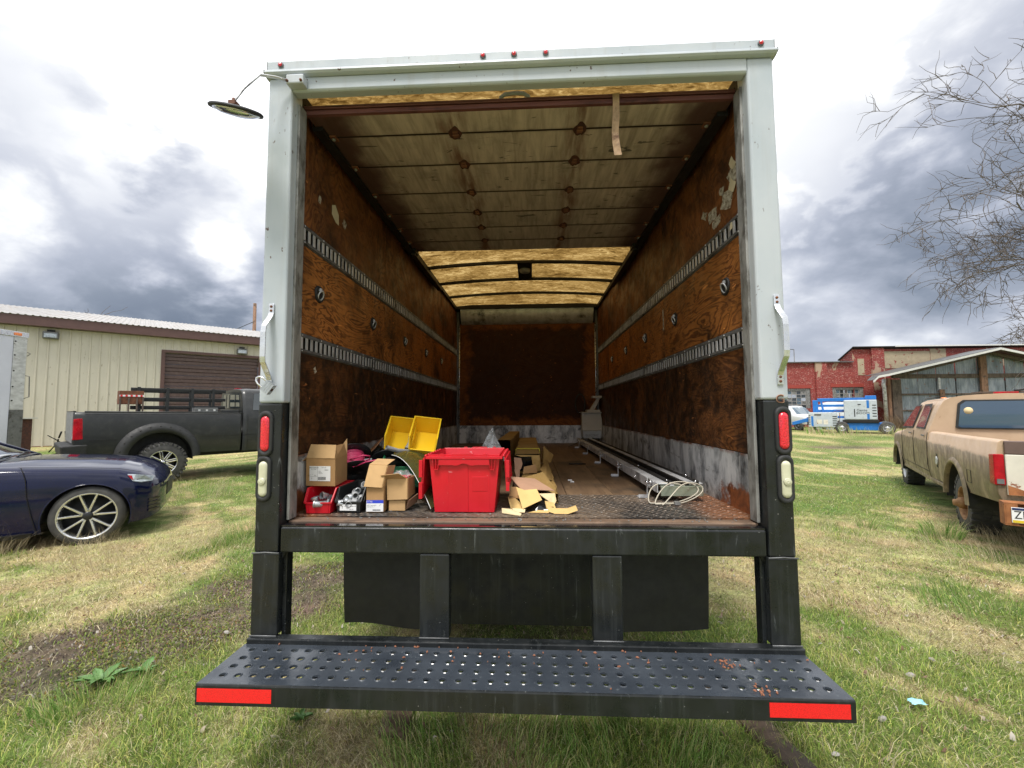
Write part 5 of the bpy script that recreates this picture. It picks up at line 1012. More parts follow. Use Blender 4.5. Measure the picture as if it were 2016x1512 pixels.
for nm, pts, mt in (('pink_piece', [(-0.056, 0.50, 1.138), (0.085, 0.56, 1.118), (0.192, 0.40, 1.078), (0.098, 0.36, 1.090), (0.015, 0.34, 1.092)], 'card_pink'),
        ('yellow_piece', [(-0.014, 0.31, 1.112), (0.030, 0.30, 1.098), (0.094, 0.30, 1.104), (0.120, 0.25, 1.058), (0.022, 0.215, 1.020)], 'card_y'),
        ('torn_side', [(-0.045, 0.42, 1.094), (0.01, 0.40, 1.098), (0.005, 0.30, 1.058), (-0.055, 0.32, 1.054)], 'card'),
        ('torn_side', [(-0.060, 0.335, 1.056), (-0.02, 0.31, 1.055), (0.03, 0.27, 1.022), (0.02, 0.22, 1.008), (-0.04, 0.26, 1.012)], 'card_y'),
        ('cream_scrap', [(-0.082, 0.20, 1.028), (-0.035, 0.21, 1.022), (0.018, 0.17, 1.008), (0.012, 0.155, 1.003), (-0.02, 0.165, 1.005), (-0.08, 0.19, 1.008)], 'cream'),
        ('cream_scrap', [(-0.03, 0.215, 1.024), (0.035, 0.22, 1.020), (0.032, 0.205, 1.006), (-0.02, 0.20, 1.008)], 'cream'),
        ('side_flap', [(0.105, 0.33, 1.075), (0.192, 0.38, 1.068), (0.196, 0.30, 1.045), (0.180, 0.28, 1.022), (0.15, 0.29, 1.05)], 'cream'),
        ('side_flap', [(0.135, 0.27, 1.050), (0.180, 0.28, 1.040), (0.190, 0.25, 1.018), (0.145, 0.24, 1.006)], 'card_y'),
        ('torn_tail', [(0.145, 0.245, 1.030), (0.185, 0.24, 1.020), (0.245, 0.23, 1.022), (0.288, 0.225, 1.038), (0.296, 0.205, 1.018), (0.245, 0.19, 1.004), (0.180, 0.20, 1.003), (0.15, 0.215, 1.010)], 'card_y'),
        ('torn_tail', [(0.05, 0.215, 1.004), (0.10, 0.23, 1.012), (0.17, 0.225, 1.012), (0.15, 0.205, 1.005)], 'card_y')): flapq(card, pts, mt, nm)
blob_sheet([(0.03, 0.235, 1.003), (0.17, 0.235, 1.003), (0.185, 0.42, 1.055), (-0.01, 0.42, 1.055)], 'blackbag', 'black_film', card, 3, 0.014)
mb = MB(); mb.box(-0.05, 0.0, 0.32, 0.9, 1.002, 1.06); mb.build('black_film', 'blackbag', card)
# long twin rail machine lying along the right wall
rail = empty('rail_conveyor', (0, 0, 0), 'long twin rail track machine with a beige control box lying along the right wall', 'machine')
XR = lambda y: -0.0098 * (y - 0.5)
def lbar(x0, x1, z0, z1, mat, name, y0=0.515, y1=4.45, bev=0.002):
    mb = MB(); mb.hexa([(x0, y0, z0), (x1, y0, z0), (x1 + XR(y1), y1, z0), (x0 + XR(y1), y1, z0), (x0, y0, z1), (x1, y0, z1), (x1 + XR(y1), y1, z1), (x0 + XR(y1), y1, z1)]); return mb.build(name, mat, rail, bev)
lbar(0.775, 0.781, 1.045, 1.10, 'galv', 'side_rail'); lbar(0.781, 0.800, 1.045, 1.052, 'galv_dark', 'side_rail'); lbar(0.782, 0.835, 1.092, 1.100, 'galv', 'top_rail'); lbar(0.838, 0.845, 1.070, 1.106, 'blackish', 'guide_rail'); lbar(0.848, 0.872, 1.082, 1.090, 'galv', 'top_rail')
lbar(0.876, 0.915, 1.060, 1.084, 'rubber', 'drive_belt'); lbar(0.935, 0.952, 1.06, 1.100, 'blackish', 'guide_rail'); lbar(0.955, 1.000, 1.092, 1.100, 'galv', 'top_rail'); lbar(1.003, 1.009, 1.050, 1.112, 'blackish', 'guide_rail'); lbar(1.010, 1.028, 1.095, 1.101, 'galv', 'top_rail')
mb = MB(); mb.box(0.793, 1.027, 0.500, 0.512, 1.030, 1.086); mb.box(0.793, 1.027, 0.512, 0.56, 1.080, 1.086); mb.build('end_plate', 'greenzinc', rail, 0.002)
for k, y in enumerate((0.62, 1.43, 2.24, 3.12, 3.95)):
    xo = XR(y) + (0.0 if k else 0.0); mb = MB()
    mb.box(0.690 + xo, 0.745 + xo, y - 0.03, y + 0.02, 1.0025, 1.008); mb.box(0.690 + xo, 0.745 + xo, y - 0.033, y - 0.0305, 1.0025, 1.022); mb.box(0.746 + xo, 0.750 + xo, y - 0.014, y + 0.014, 1.0025, 1.115); mb.box(0.7505 + xo, 0.774 + xo, y - 0.014, y + 0.014, 1.070, 1.074); f_ = mb.build('support_foot', 'galv', rail, 0.0008)
    for dx in (-0.008, 0.014):
        mb = MB(); mb.cyl((0.752 + dx + xo, y, 1.090), (0.752 + dx + xo, y - 0.022, 1.090), 0.008, n=8); mb.build('bolt', 'chrome', f_)
for x, y, z in ((0.862, 0.62, 1.094), (1.02, 0.75, 1.106), (0.80, 0.53, 1.045), (1.03, 0.52, 1.05), (0.77, 1.0, 1.06), (0.865, 1.3, 1.093), (0.995, 0.53, 1.105), (0.80, 0.70, 1.085)):
    mb = MB(); mb.lathe([(0.0, 0.010), (0.006, 0.009), (0.007, 0.0)], c=(x, y, z), n=8); mb.build('bolt', 'chrome', rail)
mb = MB(); mb.hexa([(0.822, 4.46, 1.215), (1.112, 4.46, 1.215), (1.10, 4.70, 1.215), (0.83, 4.70, 1.215), (0.822, 4.50, 1.475), (1.112, 4.50, 1.475), (1.10, 4.70, 1.475), (0.83, 4.70, 1.475)]); mb.build('control_box', 'beigebox', rail, 0.004)
mb = MB(); mb.box(0.812, 1.12, 4.47, 4.72, 1.476, 1.490); mb.build('box_lid', 'beigebox', rail, 0.003)
mb = MB(); mb.box(0.832, 1.104, 4.45, 4.70, 1.100, 1.212); mb.build('lower_panel', 'liftgrey', rail, 0.004)
text('ELECTRIC', 'print', 'galv_dark', rail, (0.966, 4.4485, 1.142), (PI / 2, 0, 0), 0.045, 0.0003)
mb = MB(); mb.box(0.90, 1.10, 4.50, 4.66, 1.4905, 1.525); mb.hexa([(0.95, 4.52, 1.526), (1.02, 4.52, 1.526), (1.02, 4.60, 1.526), (0.95, 4.60, 1.526), (1.06, 4.52, 1.70), (1.11, 4.52, 1.70), (1.11, 4.60, 1.70), (1.06, 4.60, 1.70)]); mb.box(0.985, 1.13, 4.50, 4.64, 1.701, 1.735); mb.build('head_bracket', 'beigebox', rail, 0.004)
for z in (1.24, 1.45):
    for x in (0.845, 1.09):
        mb = MB(); mb.lathe([(0, -0.006), (0.006, -0.005), (0.007, 0)], ax='y', c=(x, 4.462 + (z - 1.215) * 0.15, z), n=8); mb.build('screw', 'galv', rail)
for dx in (0.0, 0.02):
    mb = MB(); mb.ring([(1.105 + dx * 0.3, 4.55, 1.45), (1.118, 4.50, 1.38), (1.120, 4.48, 1.28), (1.112, 4.46, 1.20), (1.12, 4.45, 1.12)], 0.006, 6); mb.build('cable', 'beigebox', rail)
mb = MB(); mb.ring([(0.83, 4.4, 1.12), (0.76, 4.2, 1.08), (0.66, 4.15, 1.03), (0.58, 4.1, 1.006)], 0.004, 5); mb.build('cable', 'rubber', rail)
mb = MB()
loops = [((0.80, 0.50, 1.05), 0.125, 0.045, 0.3), ((0.86, 0.47, 1.052), 0.14, 0.055, 0.9), ((0.90, 0.45, 1.045), 0.115, 0.05, 1.7)]; lp = []
for i in range(84):
    a = i / 84 * 2 * PI * 2.8; k = i / 84 * 2; q0 = loops[int(min(1, k))]; q1 = loops[int(min(1, k)) + 1]; f = k - int(min(1, k)); c0 = [q0[0][m] * (1 - f) + q1[0][m] * f for m in range(3)]; r_ = q0[1] * (1 - f) + q1[1] * f; h_ = q0[2] * (1 - f) + q1[2] * f; ph = q0[3] * (1 - f) + q1[3] * f
    lp.append((c0[0] + r_ * math.cos(a) + 0.02 * math.cos(2 * a + ph), c0[1] - 0.015 + 0.045 * math.sin(a + ph), max(1.0065, c0[2] + h_ * math.sin(a + 0.4 * ph) + 0.012 * math.cos(a))))
mb.ring(lp, 0.0034, 7); tag(mb.build('power_cord', 'cable'), 'cream power cord coiled over the near end of the rail machine', 'cord')
mb = MB(); mb.box(0.835, 0.865, 0.40, 0.425, 1.003, 1.020); mb.build('plug', 'strip').parent = None
p_ = [o for o in COL.objects if o.name == 'plug'][0]; tag(p_, 'small grey plug lying under the coiled cream cord', 'plug')
# hooks and the round thing leaning by the control box
mb = MB(); mb.ring([(0.83 + 0.075 * math.cos(a), 4.75 + 0.0 * a, 1.62 + 0.15 * math.sin(a)) for a in [2 * PI * i / 28 for i in range(28)]], 0.012, 8, closed=True); tag(mb.build('hose_loop', 'rubber'), 'dark rubber hose loop standing behind the control box', 'hose')
# bits on the floor
for k, (x, y, s_) in enumerate(((0.345, 1.20, 0.016), (0.355, 1.13, 0.013))):
    mb = MB(); mb.box(x - s_, x + s_, y - s_ * 0.5, y + s_ * 0.5, 1.003, 1.009); tag(mb.build('white_chip', 'paper'), ['white chip on the floor planks, the farther of two', 'white chip on the floor planks, the nearer of two'][k], 'debris')
mb = MB(); mb.ring([(0.42, 2.15, 1.006), (0.50, 2.17, 1.006), (0.58, 2.15, 1.006)], 0.006, 5); tag(mb.build('dark_stick', 'blackish'), 'thin dark stick lying across the floor planks', 'stick')
mb = MB(); r = random.Random(8)
for k in range(160):
    x, y = r.uniform(-1.08, 1.08), r.choice((r.uniform(0.15, 0.68), r.uniform(0.08, 0.13))); s_ = r.uniform(0.0012, 0.0035); z = 1.0035 if y > 0.14 else 0.9955; mb.box(x - s_, x + s_, y - s_, y + s_, z, z + s_)
tag(mb.build('floor_grit', 'strip'), 'pale grit and crumbs scattered over the rusty plate', 'grit', kind='stuff')
# ================================================================ VEHICLES
def shell(keys, yc, arches, xs, half_only=False, sub=3):
    """loft through keyed half sections [(x, [(w,z),...])]; both sides, wheel arches cut out; returns MB"""
    kx = [k[0] for k in keys]; n = len(keys[0][1]); A = np.array([k[1] for k in keys], float)
    mb = MB(); rows = []; side = []
    for x in xs:
        sec = np.array([[np.interp(x, kx, A[:, i, 0]), np.interp(x, kx, A[:, i, 1])] for i in range(n)])
        t = np.linspace(0, n - 1, (n - 1) * sub + 1); W_ = np.interp(t, range(n), sec[:, 0]); Z_ = np.interp(t, range(n), sec[:, 1])
        if sub > 1:
            W2, Z2 = W_.copy(), Z_.copy(); W2[1:-1] = (W_[:-2] + 2 * W_[1:-1] + W_[2:]) / 4; Z2[1:-1] = (Z_[:-2] + 2 * Z_[1:-1] + Z_[2:]) / 4; W_, Z_ = W2, Z2
        rows.append([(x, yc + s * w, z) for s, pts in ((-1, list(zip(W_, Z_))), ) for w, z in pts] + [(x, yc + w, z) for w, z in list(zip(W_, Z_))[-2::-1]])
    m = len(rows[0]); V = [list(p) for r in rows for p in r]; N = len(rows)
    def inside(p):
        for ax, az, ar in arches:
            if (p[0] - ax) ** 2 + (p[2] - az) ** 2 < ar * ar: return (ax, az, ar)
    F = []
    wide = max(w for k in keys for w, z in k[1])
    for i in range(N - 1):
        for j in range(m - 1):
            idx = (i * m + j, i * m + j + 1, (i + 1) * m + j + 1, (i + 1) * m + j); ps = [V[q] for q in idx]
            if all(abs(p[1] - yc) > wide * 0.82 for p in ps) and sum(1 for p in ps if inside(p)) >= 3: continue
            F.append(idx)
    used = {q for f in F for q in f}
    for q in used:
        p = V[q]; a = inside(p)
        if a and abs(p[1] - yc) > wide * 0.82:
            ax, az, ar = a; d = math.hypot(p[0] - ax, p[2] - az) or 1; p[0] = ax + (p[0] - ax) / d * ar; p[2] = az + (p[2] - az) / d * ar
    mb.add(V, F, 0, True); mb.f.append([j for j in range(m)]); mb.mi.append(0); mb.sm.append(False); mb.f.append([(N - 1) * m + j for j in range(m)]); mb.mi.append(0); mb.sm.append(False)
    return mb
def seam(root, pts, r=0.004, name='panel_gap', mat='blackish'):
    mb = MB(); mb.ring(pts, r, 4, sm=False); return mb.build(name, mat, root)
def tyre_wheel(root, c, R_, w, out, rim_r, spokes, style, seed=0, lugs=0, rimmat='rimalu', rot=0.0):
    """wheel with its axle along local y; out = +1/-1 side that faces out"""
    o = MB(); o.lathe([(r * R_ if k not in (0, 7) else rim_r, h * w) for k, (r, h) in enumerate(TYP)], ax='y', n=48, c=c, cap=False); wh = o.build('wheel', 'tyre', root)
    yo = c[1] + out * w * 0.5
    if lugs:
        mb = MB()
        for k in range(lugs):
            a = 2 * PI * k / lugs
            for row in (-1, 0, 1):
                aa = a + (PI / lugs if row else 0); T = Matrix.Translation(Vector(c)) @ Matrix.Rotation(aa, 4, 'Y'); hw = w * (0.17 if row else 0.13); cy = row * w * 0.33
                mb.box(-R_ * 2.0 / lugs, R_ * 2.0 / lugs, cy - hw, cy + hw, R_ * 0.985, R_ * 1.025, T=T)
                if row: mb.box(-R_ * 1.6 / lugs, R_ * 1.6 / lugs, row * w * 0.42, row * w * 0.515, R_ * 0.88, R_ * 1.01, T=T)
        mb.build('tread_block', 'tyre', wh).__setitem__('kind', 'stuff')
    f = lambda d: c[1] + out * (w * 0.5 - d)
    mb = MB(); mb.lathe([(rim_r * 1.02, f(0.004)), (rim_r * 0.985, f(-0.002)), (rim_r * 0.93, f(0.012)), (rim_r * 0.90, f(0.05)), (rim_r * 0.90, f(w * 0.8))], ax='y', n=40, c=(c[0], 0, c[2]), cap=False); mb.build('rim', rimmat, wh)
    mb = MB(); mb.lathe([(rim_r * 0.90, f(0.09)), (0.0, f(0.085))], ax='y', n=32, c=(c[0], 0, c[2])); mb.build('brake_disc', 'rimdark', wh)
    if style == 'vspoke':
        for k in range(spokes):
            for s in (-1, 1):
                a0 = rot + 2 * PI * k / spokes + s * 0.10; a1 = rot + 2 * PI * k / spokes + s * 0.30; mb = MB()
                def q(r, a, wd, d): ca, sa = math.cos(a), math.sin(a); return [(c[0] + r * ca - wd * sa, f(d), c[2] + r * sa + wd * ca), (c[0] + r * ca + wd * sa, f(d), c[2] + r * sa - wd * ca)]
                A_, B_ = q(rim_r * 0.16, a0, 0.012, 0.022), q(rim_r * 0.95, a1, 0.009, 0.006); A2, B2 = q(rim_r * 0.16, a0, 0.016, 0.05), q(rim_r * 0.95, a1, 0.014, 0.04)
                mb.hexa([A_[0], A_[1], B_[1], B_[0], A2[0], A2[1], B2[1], B2[0]]); mb.build('spoke', rimmat, wh, 0.003)
    elif style == 'block':
        for k in range(spokes):
            a = rot + 2 * PI * k / spokes; mb = MB()
            T = Matrix.Translation((c[0], f(0.03), c[2])) @ Matrix.Rotation(-a, 4, 'Y'); mb.box(rim_r * 0.20, rim_r * 0.94, -0.02, 0.02, -rim_r * 0.12, -rim_r * 0.025, T=T); mb.box(rim_r * 0.20, rim_r * 0.94, -0.02, 0.02, rim_r * 0.025, rim_r * 0.12, T=T); mb.build('spoke', rimmat, wh, 0.006)
    elif style == 'steel':
        mb = MB(); mb.lathe([(rim_r * 0.90, f(0.05)), (rim_r * 0.70, f(0.075)), (rim_r * 0.45, f(0.045)), (rim_r * 0.40, f(0.03)), (0.0, f(0.028))], ax='y', n=32, c=(c[0], 0, c[2])); mb.build('wheel_disc', rimmat, wh)
    hr_ = rim_r * 0.17; mb = MB(); mb.lathe([(hr_ * 1.25, f(0.04)), (hr_, f(0.012)), (hr_ * 0.8, f(0.006)), (0.0, f(0.006))] if style != 'hub' else [(hr_ * 2.2, f(0.03)), (hr_ * 1.9, f(-0.03)), (hr_ * 1.2, f(-0.055)), (hr_ * 1.1, f(-0.085)), (0.0, f(-0.09))], ax='y', n=20, c=(c[0], 0, c[2])); mb.build('hub_cap', rimmat if style != 'vspoke' else 'rimdark', wh)
    if style in ('vspoke', 'block', 'steel'):
        for k in range(5):
            a = 2 * PI * k / 5 + 0.3; mb = MB(); mb.lathe([(0.009, f(0.03)), (0.008, f(0.010)), (0, f(0.009))], ax='y', n=8, c=(c[0] + rim_r * 0.26 * math.cos(a), 0, c[2] + rim_r * 0.26 * math.sin(a))); mb.build('lug_nut', 'galv_dark', wh)
    return wh
def arch_liner(root, x, z, r, y0, y1, name='wheel_well'):
    mb = MB(); pts = [(x + r * math.cos(a), z + r * math.sin(a)) for a in [PI * 1.02 - PI * 1.04 * i / 20 for i in range(21)]]
    mb.grid([[(a, y0, b) for a, b in pts], [(a, y1, b) for a, b in pts]]); mb.add([(a, y1, b) for a, b in pts], [tuple(range(21))]); return mb.build(name, 'rubber', root)

# ---- dark blue sedan
car = empty('parked_sedan', (-5.184, 2.897, -0.03), 'dark blue sedan cut off by the left edge, nose toward the box truck', 'car', math.radians(36))
YC = 0.925
sk = [(-3.98, [(.55, .42), (.62, .50), (.66, .62), (.66, .80), (.60, .90), (.3, .93), (0, .94)]), (-3.75, [(.78, .28), (.82, .40), (.84, .60), (.83, .86), (.77, .985), (.4, 1.01), (0, 1.02)]),
      (-3.2, [(.86, .20), (.90, .34), (.915, .60), (.90, .90), (.82, 1.00), (.5, 1.02), (0, 1.03)]), (-2.4, [(.87, .17), (.90, .33), (.925, .60), (.905, .90), (.82, .965), (.5, .97), (0, .97)]),
      (-0.9, [(.87, .16), (.90, .33), (.925, .60), (.905, .885), (.83, .945), (.5, .99), (0, 1.00)]), (-0.55, [(.87, .17), (.90, .33), (.925, .58), (.905, .87), (.84, .925), (.5, .985), (0, 1.0)]),
      (-0.1, [(.885, .18), (.905, .34), (.922, .55), (.912, .825), (.845, .893), (.5, .955), (0, .97)]), (0.25, [(.885, .20), (.91, .34), (.917, .55), (.905, .78), (.84, .855), (.5, .915), (0, .935)]),
      (0.43, [(.865, .20), (.885, .32), (.895, .52), (.885, .70), (.81, .80), (.5, .855), (0, .875)]), (0.555, [(.79, .22), (.80, .32), (.81, .50), (.80, .64), (.73, .725), (.45, .775), (0, .80)]),
      (0.625, [(.62, .25), (.64, .34), (.65, .48), (.64, .59), (.58, .66), (.35, .69), (0, .71)]), (0.665, [(.30, .30), (.34, .36), (.36, .45), (.36, .54), (.33, .60), (.2, .62), (0, .63)])]
shell(sk, YC, [(0.0, .31, .392), (-2.78, .31, .385)], np.concatenate([np.arange(-3.98, -3.3, .08), np.arange(-3.3, -2.2, .035), np.arange(-2.2, -.5, .1), np.append(np.arange(-.5, .66, .025), .665)])).build('body', 'bluecar', car, fix=True)
for x in (0, -2.78):
    for s, y in ((-1, 0.13), (1, 2 * YC - 0.13)): tyre_wheel(car, (x, y, 0.33), 0.345, 0.23, s, 0.268, 5, 'vspoke', rot=0.32)
    for ya, yb in ((0.03, 0.30), (2 * YC - 0.03, 2 * YC - 0.30)): arch_liner(car, x, .31, .39, ya, yb)
    for yb in (0.001, 2 * YC - 0.001):
        mb = MB(); mb.ring([(x + .392 * math.cos(a), yb + (0.008 if yb < 1 else -0.008), .31 + .392 * math.sin(a)) for a in [PI * 1.1 - PI * 1.2 * i / 24 for i in range(25)]], 0.007, 5); mb.build('arch_lip', 'bluecar', car)
hd = [(0.335, .778), (0.41, .770), (0.49, .750), (0.575, .722), (0.565, .680), (0.47, .677), (0.39, .702)]
hy = lambda x: YC - np.interp(x, [.25, .43, .555, .625], [.905, .887, .80, .64]) 
for s in (1, -1):
    mb = MB(); pts = [(a, (hy(a) - 0.012 + (b - .67) * 0.28), b) for a, b in hd]
    if s < 0: pts = [(a, 2 * YC - y, b) for a, y, b in pts]
    mb.slab(pts, 0.012 * (1 if s < 0 else 1)); mb.build('headlight', 'lamp_clear', car)
    mb = MB(); p2 = [(0.338, hy(.338) - 0.016 + .03, .775), (0.375, hy(.375) - 0.018 + .03, .770), (0.395, hy(.395) - 0.018 + .012, .712), (0.365, hy(.365) - 0.017 + .018, .74)]
    if s < 0: p2 = [(a, 2 * YC - y, b) for a, y, b in p2]
    mb.slab(p2, 0.004); mb.build('side_marker', 'lamp_red', car)
mb = MB()
for k in range(4): mb.hexa([(0.54, 0.10, .30 + k * .045), (0.632, 0.27, .30 + k * .045), (0.635, 0.28, .30 + k * .045), (0.55, 0.11, .30 + k * .045)] + [(0.545, 0.095, .325 + k * .045), (0.637, 0.265, .325 + k * .045), (0.64, 0.28, .325 + k * .045), (0.555, 0.11, .325 + k * .045)])
mb.build('lower_grille', 'blkpl', car)
mb = MB(); mb.box(0.662, 0.671, YC - 0.3, YC + 0.3, 0.42, 0.60); mb.build('grille', 'blackish', car)
seam(car, [(-.57, .045, .935), (-.545, .018, .88), (-.515, .0005, .78), (-.50, -.0005, .6), (-.46, .008, .40), (-.41, .035, .18)]); seam(car, [(-1.62, .045, .945), (-1.64, .010, .86), (-1.64, -.0005, .6), (-1.60, .03, .25)])
seam(car, [(0.46, .10, .80), (.25, .082, .862), (-.1, .078, .898), (-.6, .08, .935)], 0.003)
mb = MB(); mb.hexa([(-2.3, .015, .155), (-.45, .015, .155), (-.45, .08, .155), (-2.3, .08, .155), (-2.3, .005, .20), (-.45, .005, .20), (-.45, .08, .20), (-2.3, .08, .20)]); mb.build('sill_skirt', 'blackish', car)
gk = [(-3.45, [(.80, 1.0), (.78, 1.01), (.6, 1.02), (0, 1.03)]), (-2.7, [(.82, .95), (.68, 1.33), (.5, 1.37), (0, 1.385)]), (-2.0, [(.83, .95), (.66, 1.39), (.5, 1.425), (0, 1.44)]), (-1.70, [(.83, .95), (.64, 1.36), (.5, 1.40), (0, 1.415)]), (-0.88, [(.82, .93), (.75, .975), (.6, .985), (0, .995)])]
shell(gk, YC, [], np.linspace(-3.45, -.88, 24), sub=2).build('greenhouse', 'glass', car)
mb = MB()
for s in (0, 1):
    f = lambda y: y if s == 0 else 2 * YC - y
    mb = MB(); mb.ring([(-.86, f(.105), .955), (-1.68, f(.275), 1.36), (-2.0, f(.255), 1.395), (-2.75, f(.24), 1.33), (-3.3, f(.13), 1.0)], 0.022, 6); mb.build('roof_rail', 'bluecar', car)
    mb = MB(); mb.ring([(-.90, f(.085), .957), (-1.6, f(.09), .965), (-3.2, f(.09), .99)], 0.010, 5); mb.build('window_trim', 'chrome', car)
    mb = MB(); mb.ring([(-1.75, f(.095), .96), (-1.9, f(.262), 1.38)], 0.03, 5); mb.build('door_pillar', 'blkpl', car)
mb = MB(); mb.grid([[(x, YC + w * 0.62, z) for w in (-1, -.5, 0, .5, 1)] for x, z in ((-1.68, 1.425), (-2.1, 1.45), (-2.7, 1.395))]); mb.build('roof', 'bluecar', car)
for a, b in (((-.86, .30, 1.00), (-.92, .95, 1.02)), ((-.86, .95, 1.005), (-.90, 1.5, 1.02))):
    mb = MB(); mb.ring([a, ((a[0] + b[0]) / 2, (a[1] + b[1]) / 2, a[2] + 0.03), b], 0.010, 5); mb.build('wiper', 'blkpl', car)
mb = MB(); mb.box(-.95, -.84, .22, 1.6, .985, .998); mb.build('cowl', 'blkpl', car, 0.004)
mb = MB(); mb.ring([(-1.3, .03, .97), (-1.28, -.06, .99)], 0.02, 6); mb.hexa([(-1.3, -.16, .95), (-1.20, -.14, .95), (-1.20, -.03, .95), (-1.3, -.03, .95), (-1.3, -.16, 1.07), (-1.23, -.14, 1.06), (-1.23, -.03, 1.05), (-1.3, -.03, 1.07)]); mb.build('door_mirror', 'bluecar', car, 0.02)

# ---- dark pickup
pk = empty('pickup_truck', (-7.493, 6.506, 0.10), 'satin black lifted pickup with bolt-on fender flares behind the blue sedan', 'pickup truck', math.radians(52)); YC = 0.95
bk = [(-1.33, [(.84, .60), (.86, .74), (.87, .90), (.865, 1.10), (.86, 1.38), (.84, 1.435), (.79, 1.442), (.78, 1.2), (.775, .95), (0, .95)]), (-1.22, [(.87, .58), (.895, .74), (.905, .90), (.90, 1.10), (.892, 1.37), (.87, 1.435), (.80, 1.442), (.79, 1.2), (.785, .95), (0, .95)]),
      (1.385, [(.87, .545), (.895, .70), (.905, .90), (.90, 1.08), (.892, 1.34), (.87, 1.395), (.80, 1.402), (.79, 1.2), (.785, .95), (0, .95)])]
shell(bk, YC, [(-.06, .46, .55)], np.concatenate([[-1.33, -1.31, -1.27, -1.22], np.arange(-1.18, 1.38, .04), [1.385]]), sub=1).build('cargo_bed', 'darktruck', pk)
for s, ys in ((-1, 0.045), (1, 2 * YC - 0.045)):
    pts_o = [(-.085 + .70 * math.cos(a), .52 + .695 * math.sin(a)) for a in [PI - PI * i / 26 for i in range(27)]]; pts_i = [(-.06 + .53 * math.cos(a), .48 + .545 * math.sin(a)) for a in [PI - PI * i / 26 for i in range(27)]]
    q = lambda P, d: [(a, ys + s * d, b) for a, b in P]; mb = MB(); mid = [((a + c) / 2, (b + d) / 2) for (a, b), (c, d) in zip(pts_o, pts_i)]
    mb.grid([q(pts_o, -0.01), q(pts_o, 0.012), q(mid, 0.055), q(pts_i, 0.065), q(pts_i, -0.02)]); fl = mb.build('fender_flare', 'rubber', pk)
    for k in range(1, 12):
        a = PI - PI * k / 12; mb = MB(); mb.lathe([(0.016, s * 0.0), (0.014, s * 0.012), (0.0, s * 0.014)], ax='y', n=8, c=(-.083 + .63 * math.cos(a), ys + s * 0.038, .505 + .635 * math.sin(a))); mb.build('bolt', 'blackish', fl)
    arch_liner(pk, -.06, .46, .545, ys + (-s) * -0.0, ys - s * 0.35)
    tyre_wheel(pk, (-.03, 0.12 if s < 0 else 2 * YC - 0.12, .40), .405, .29, s, .245, 8, 'block', lugs=30, rimmat='chrome', rot=0.2); tyre_wheel(pk, (4.1, 0.12 if s < 0 else 2 * YC - 0.12, .40), .405, .29, s, .245, 8, 'block', lugs=30, rimmat='chrome')
mb = MB(); mb.box(-1.345, -1.3305, .16, 1.74, .86, 1.44); mb.build('tailgate', plain('tailgate with painted reflection', (0.22, 0.225, 0.23), 0.4, 0.2, 0.2), pk, 0.01)  # pale grey paints a whitish reflection into the tailgate colour
mb = MB(); mb.box(-1.345, -1.30, .14, 1.76, 1.4425, 1.462); mb.build('tailgate_cap', 'blkpl', pk, 0.006)
mb = MB(); mb.hexa([(-1.47, .06, .60), (-1.47, 1.84, .60), (-1.14, 1.84, .60), (-1.14, .06, .60), (-1.50, .04, .82), (-1.50, 1.86, .82), (-1.12, 1.86, .84), (-1.12, .04, .84)]); mb.build('rear_bumper', 'rubber', pk, 0.03, seg=3)
for s in (0, 1):
    f = lambda y: y if s == 0 else 2 * YC - y
    mb = MB(); mb.hexa([(-1.337, f(.072), .92), (-1.21, f(.042), .93), (-1.18, f(.06), .93), (-1.337, f(.19), .92), (-1.337, f(.072), 1.31), (-1.27, f(.042), 1.32), (-1.21, f(.06), 1.32), (-1.337, f(.19), 1.31)]); l_ = mb.build('tail_lamp', 'lamp_red', pk, 0.01)
    mb = MB(); mb.box(-1.343, -1.3375, min(f(.09), f(.17)), max(f(.09), f(.17)), .95, 1.02); mb.build('reverse_lens', 'lamp_clear', l_)
mb = MB(); mb.ring([(-1.20, .045, 1.445), (1.38, .045, 1.405)], 0.016, 6); mb.build('bed_rail_cap', 'rubber', pk); seam(pk, [(-1.14, .043, .905), (-.74, .043, .905)], .004); seam(pk, [(.62, .043, .905), (1.38, .043, .905)], .004)
ck = [(1.42, [(.88, .53), (.90, .70), (.905, .90), (.895, 1.30), (.86, 1.50), (.76, 1.88), (.66, 1.955), (.3, 1.975), (0, 1.98)]), (1.55, [(.88, .53), (.90, .70), (.905, .90), (.895, 1.30), (.86, 1.50), (.77, 1.90), (.66, 1.985), (.3, 2.0), (0, 2.005)]), (3.0, [(.88, .53), (.90, .70), (.905, .90), (.895, 1.30), (.86, 1.50), (.77, 1.88), (.66, 1.97), (.3, 1.99), (0, 1.995)]),
      (3.75, [(.88, .53), (.90, .70), (.905, .90), (.895, 1.30), (.86, 1.38), (.80, 1.41), (.66, 1.43), (.3, 1.45), (0, 1.46)]), (5.1, [(.88, .60), (.90, .70), (.905, .90), (.88, 1.20), (.80, 1.30), (.7, 1.33), (.6, 1.35), (.3, 1.37), (0, 1.38)]), (5.25, [(.80, .62), (.82, .70), (.84, .90), (.82, 1.10), (.76, 1.20), (.7, 1.22), (.6, 1.24), (.3, 1.25), (0, 1.25)])]
shell(ck, YC, [(4.1, .46, .53)], np.concatenate([np.linspace(1.42, 3.4, 22), np.arange(3.45, 5.26, .05)]), sub=2).build('cab', 'darktruck', pk)
mb = MB(); mb.slab([(1.412, 0.30, 1.53), (1.412, 1.60, 1.53), (1.412, 1.50, 1.87), (1.412, 0.40, 1.87)], 0.004); w_ = mb.build('rear_window', 'glass', pk)
for y in (.62, 1.05, 1.28):
    mb = MB(); mb.box(1.402, 1.4075, y, y + .02, 1.54, 1.86); mb.build('window_bar', 'blkpl', w_)
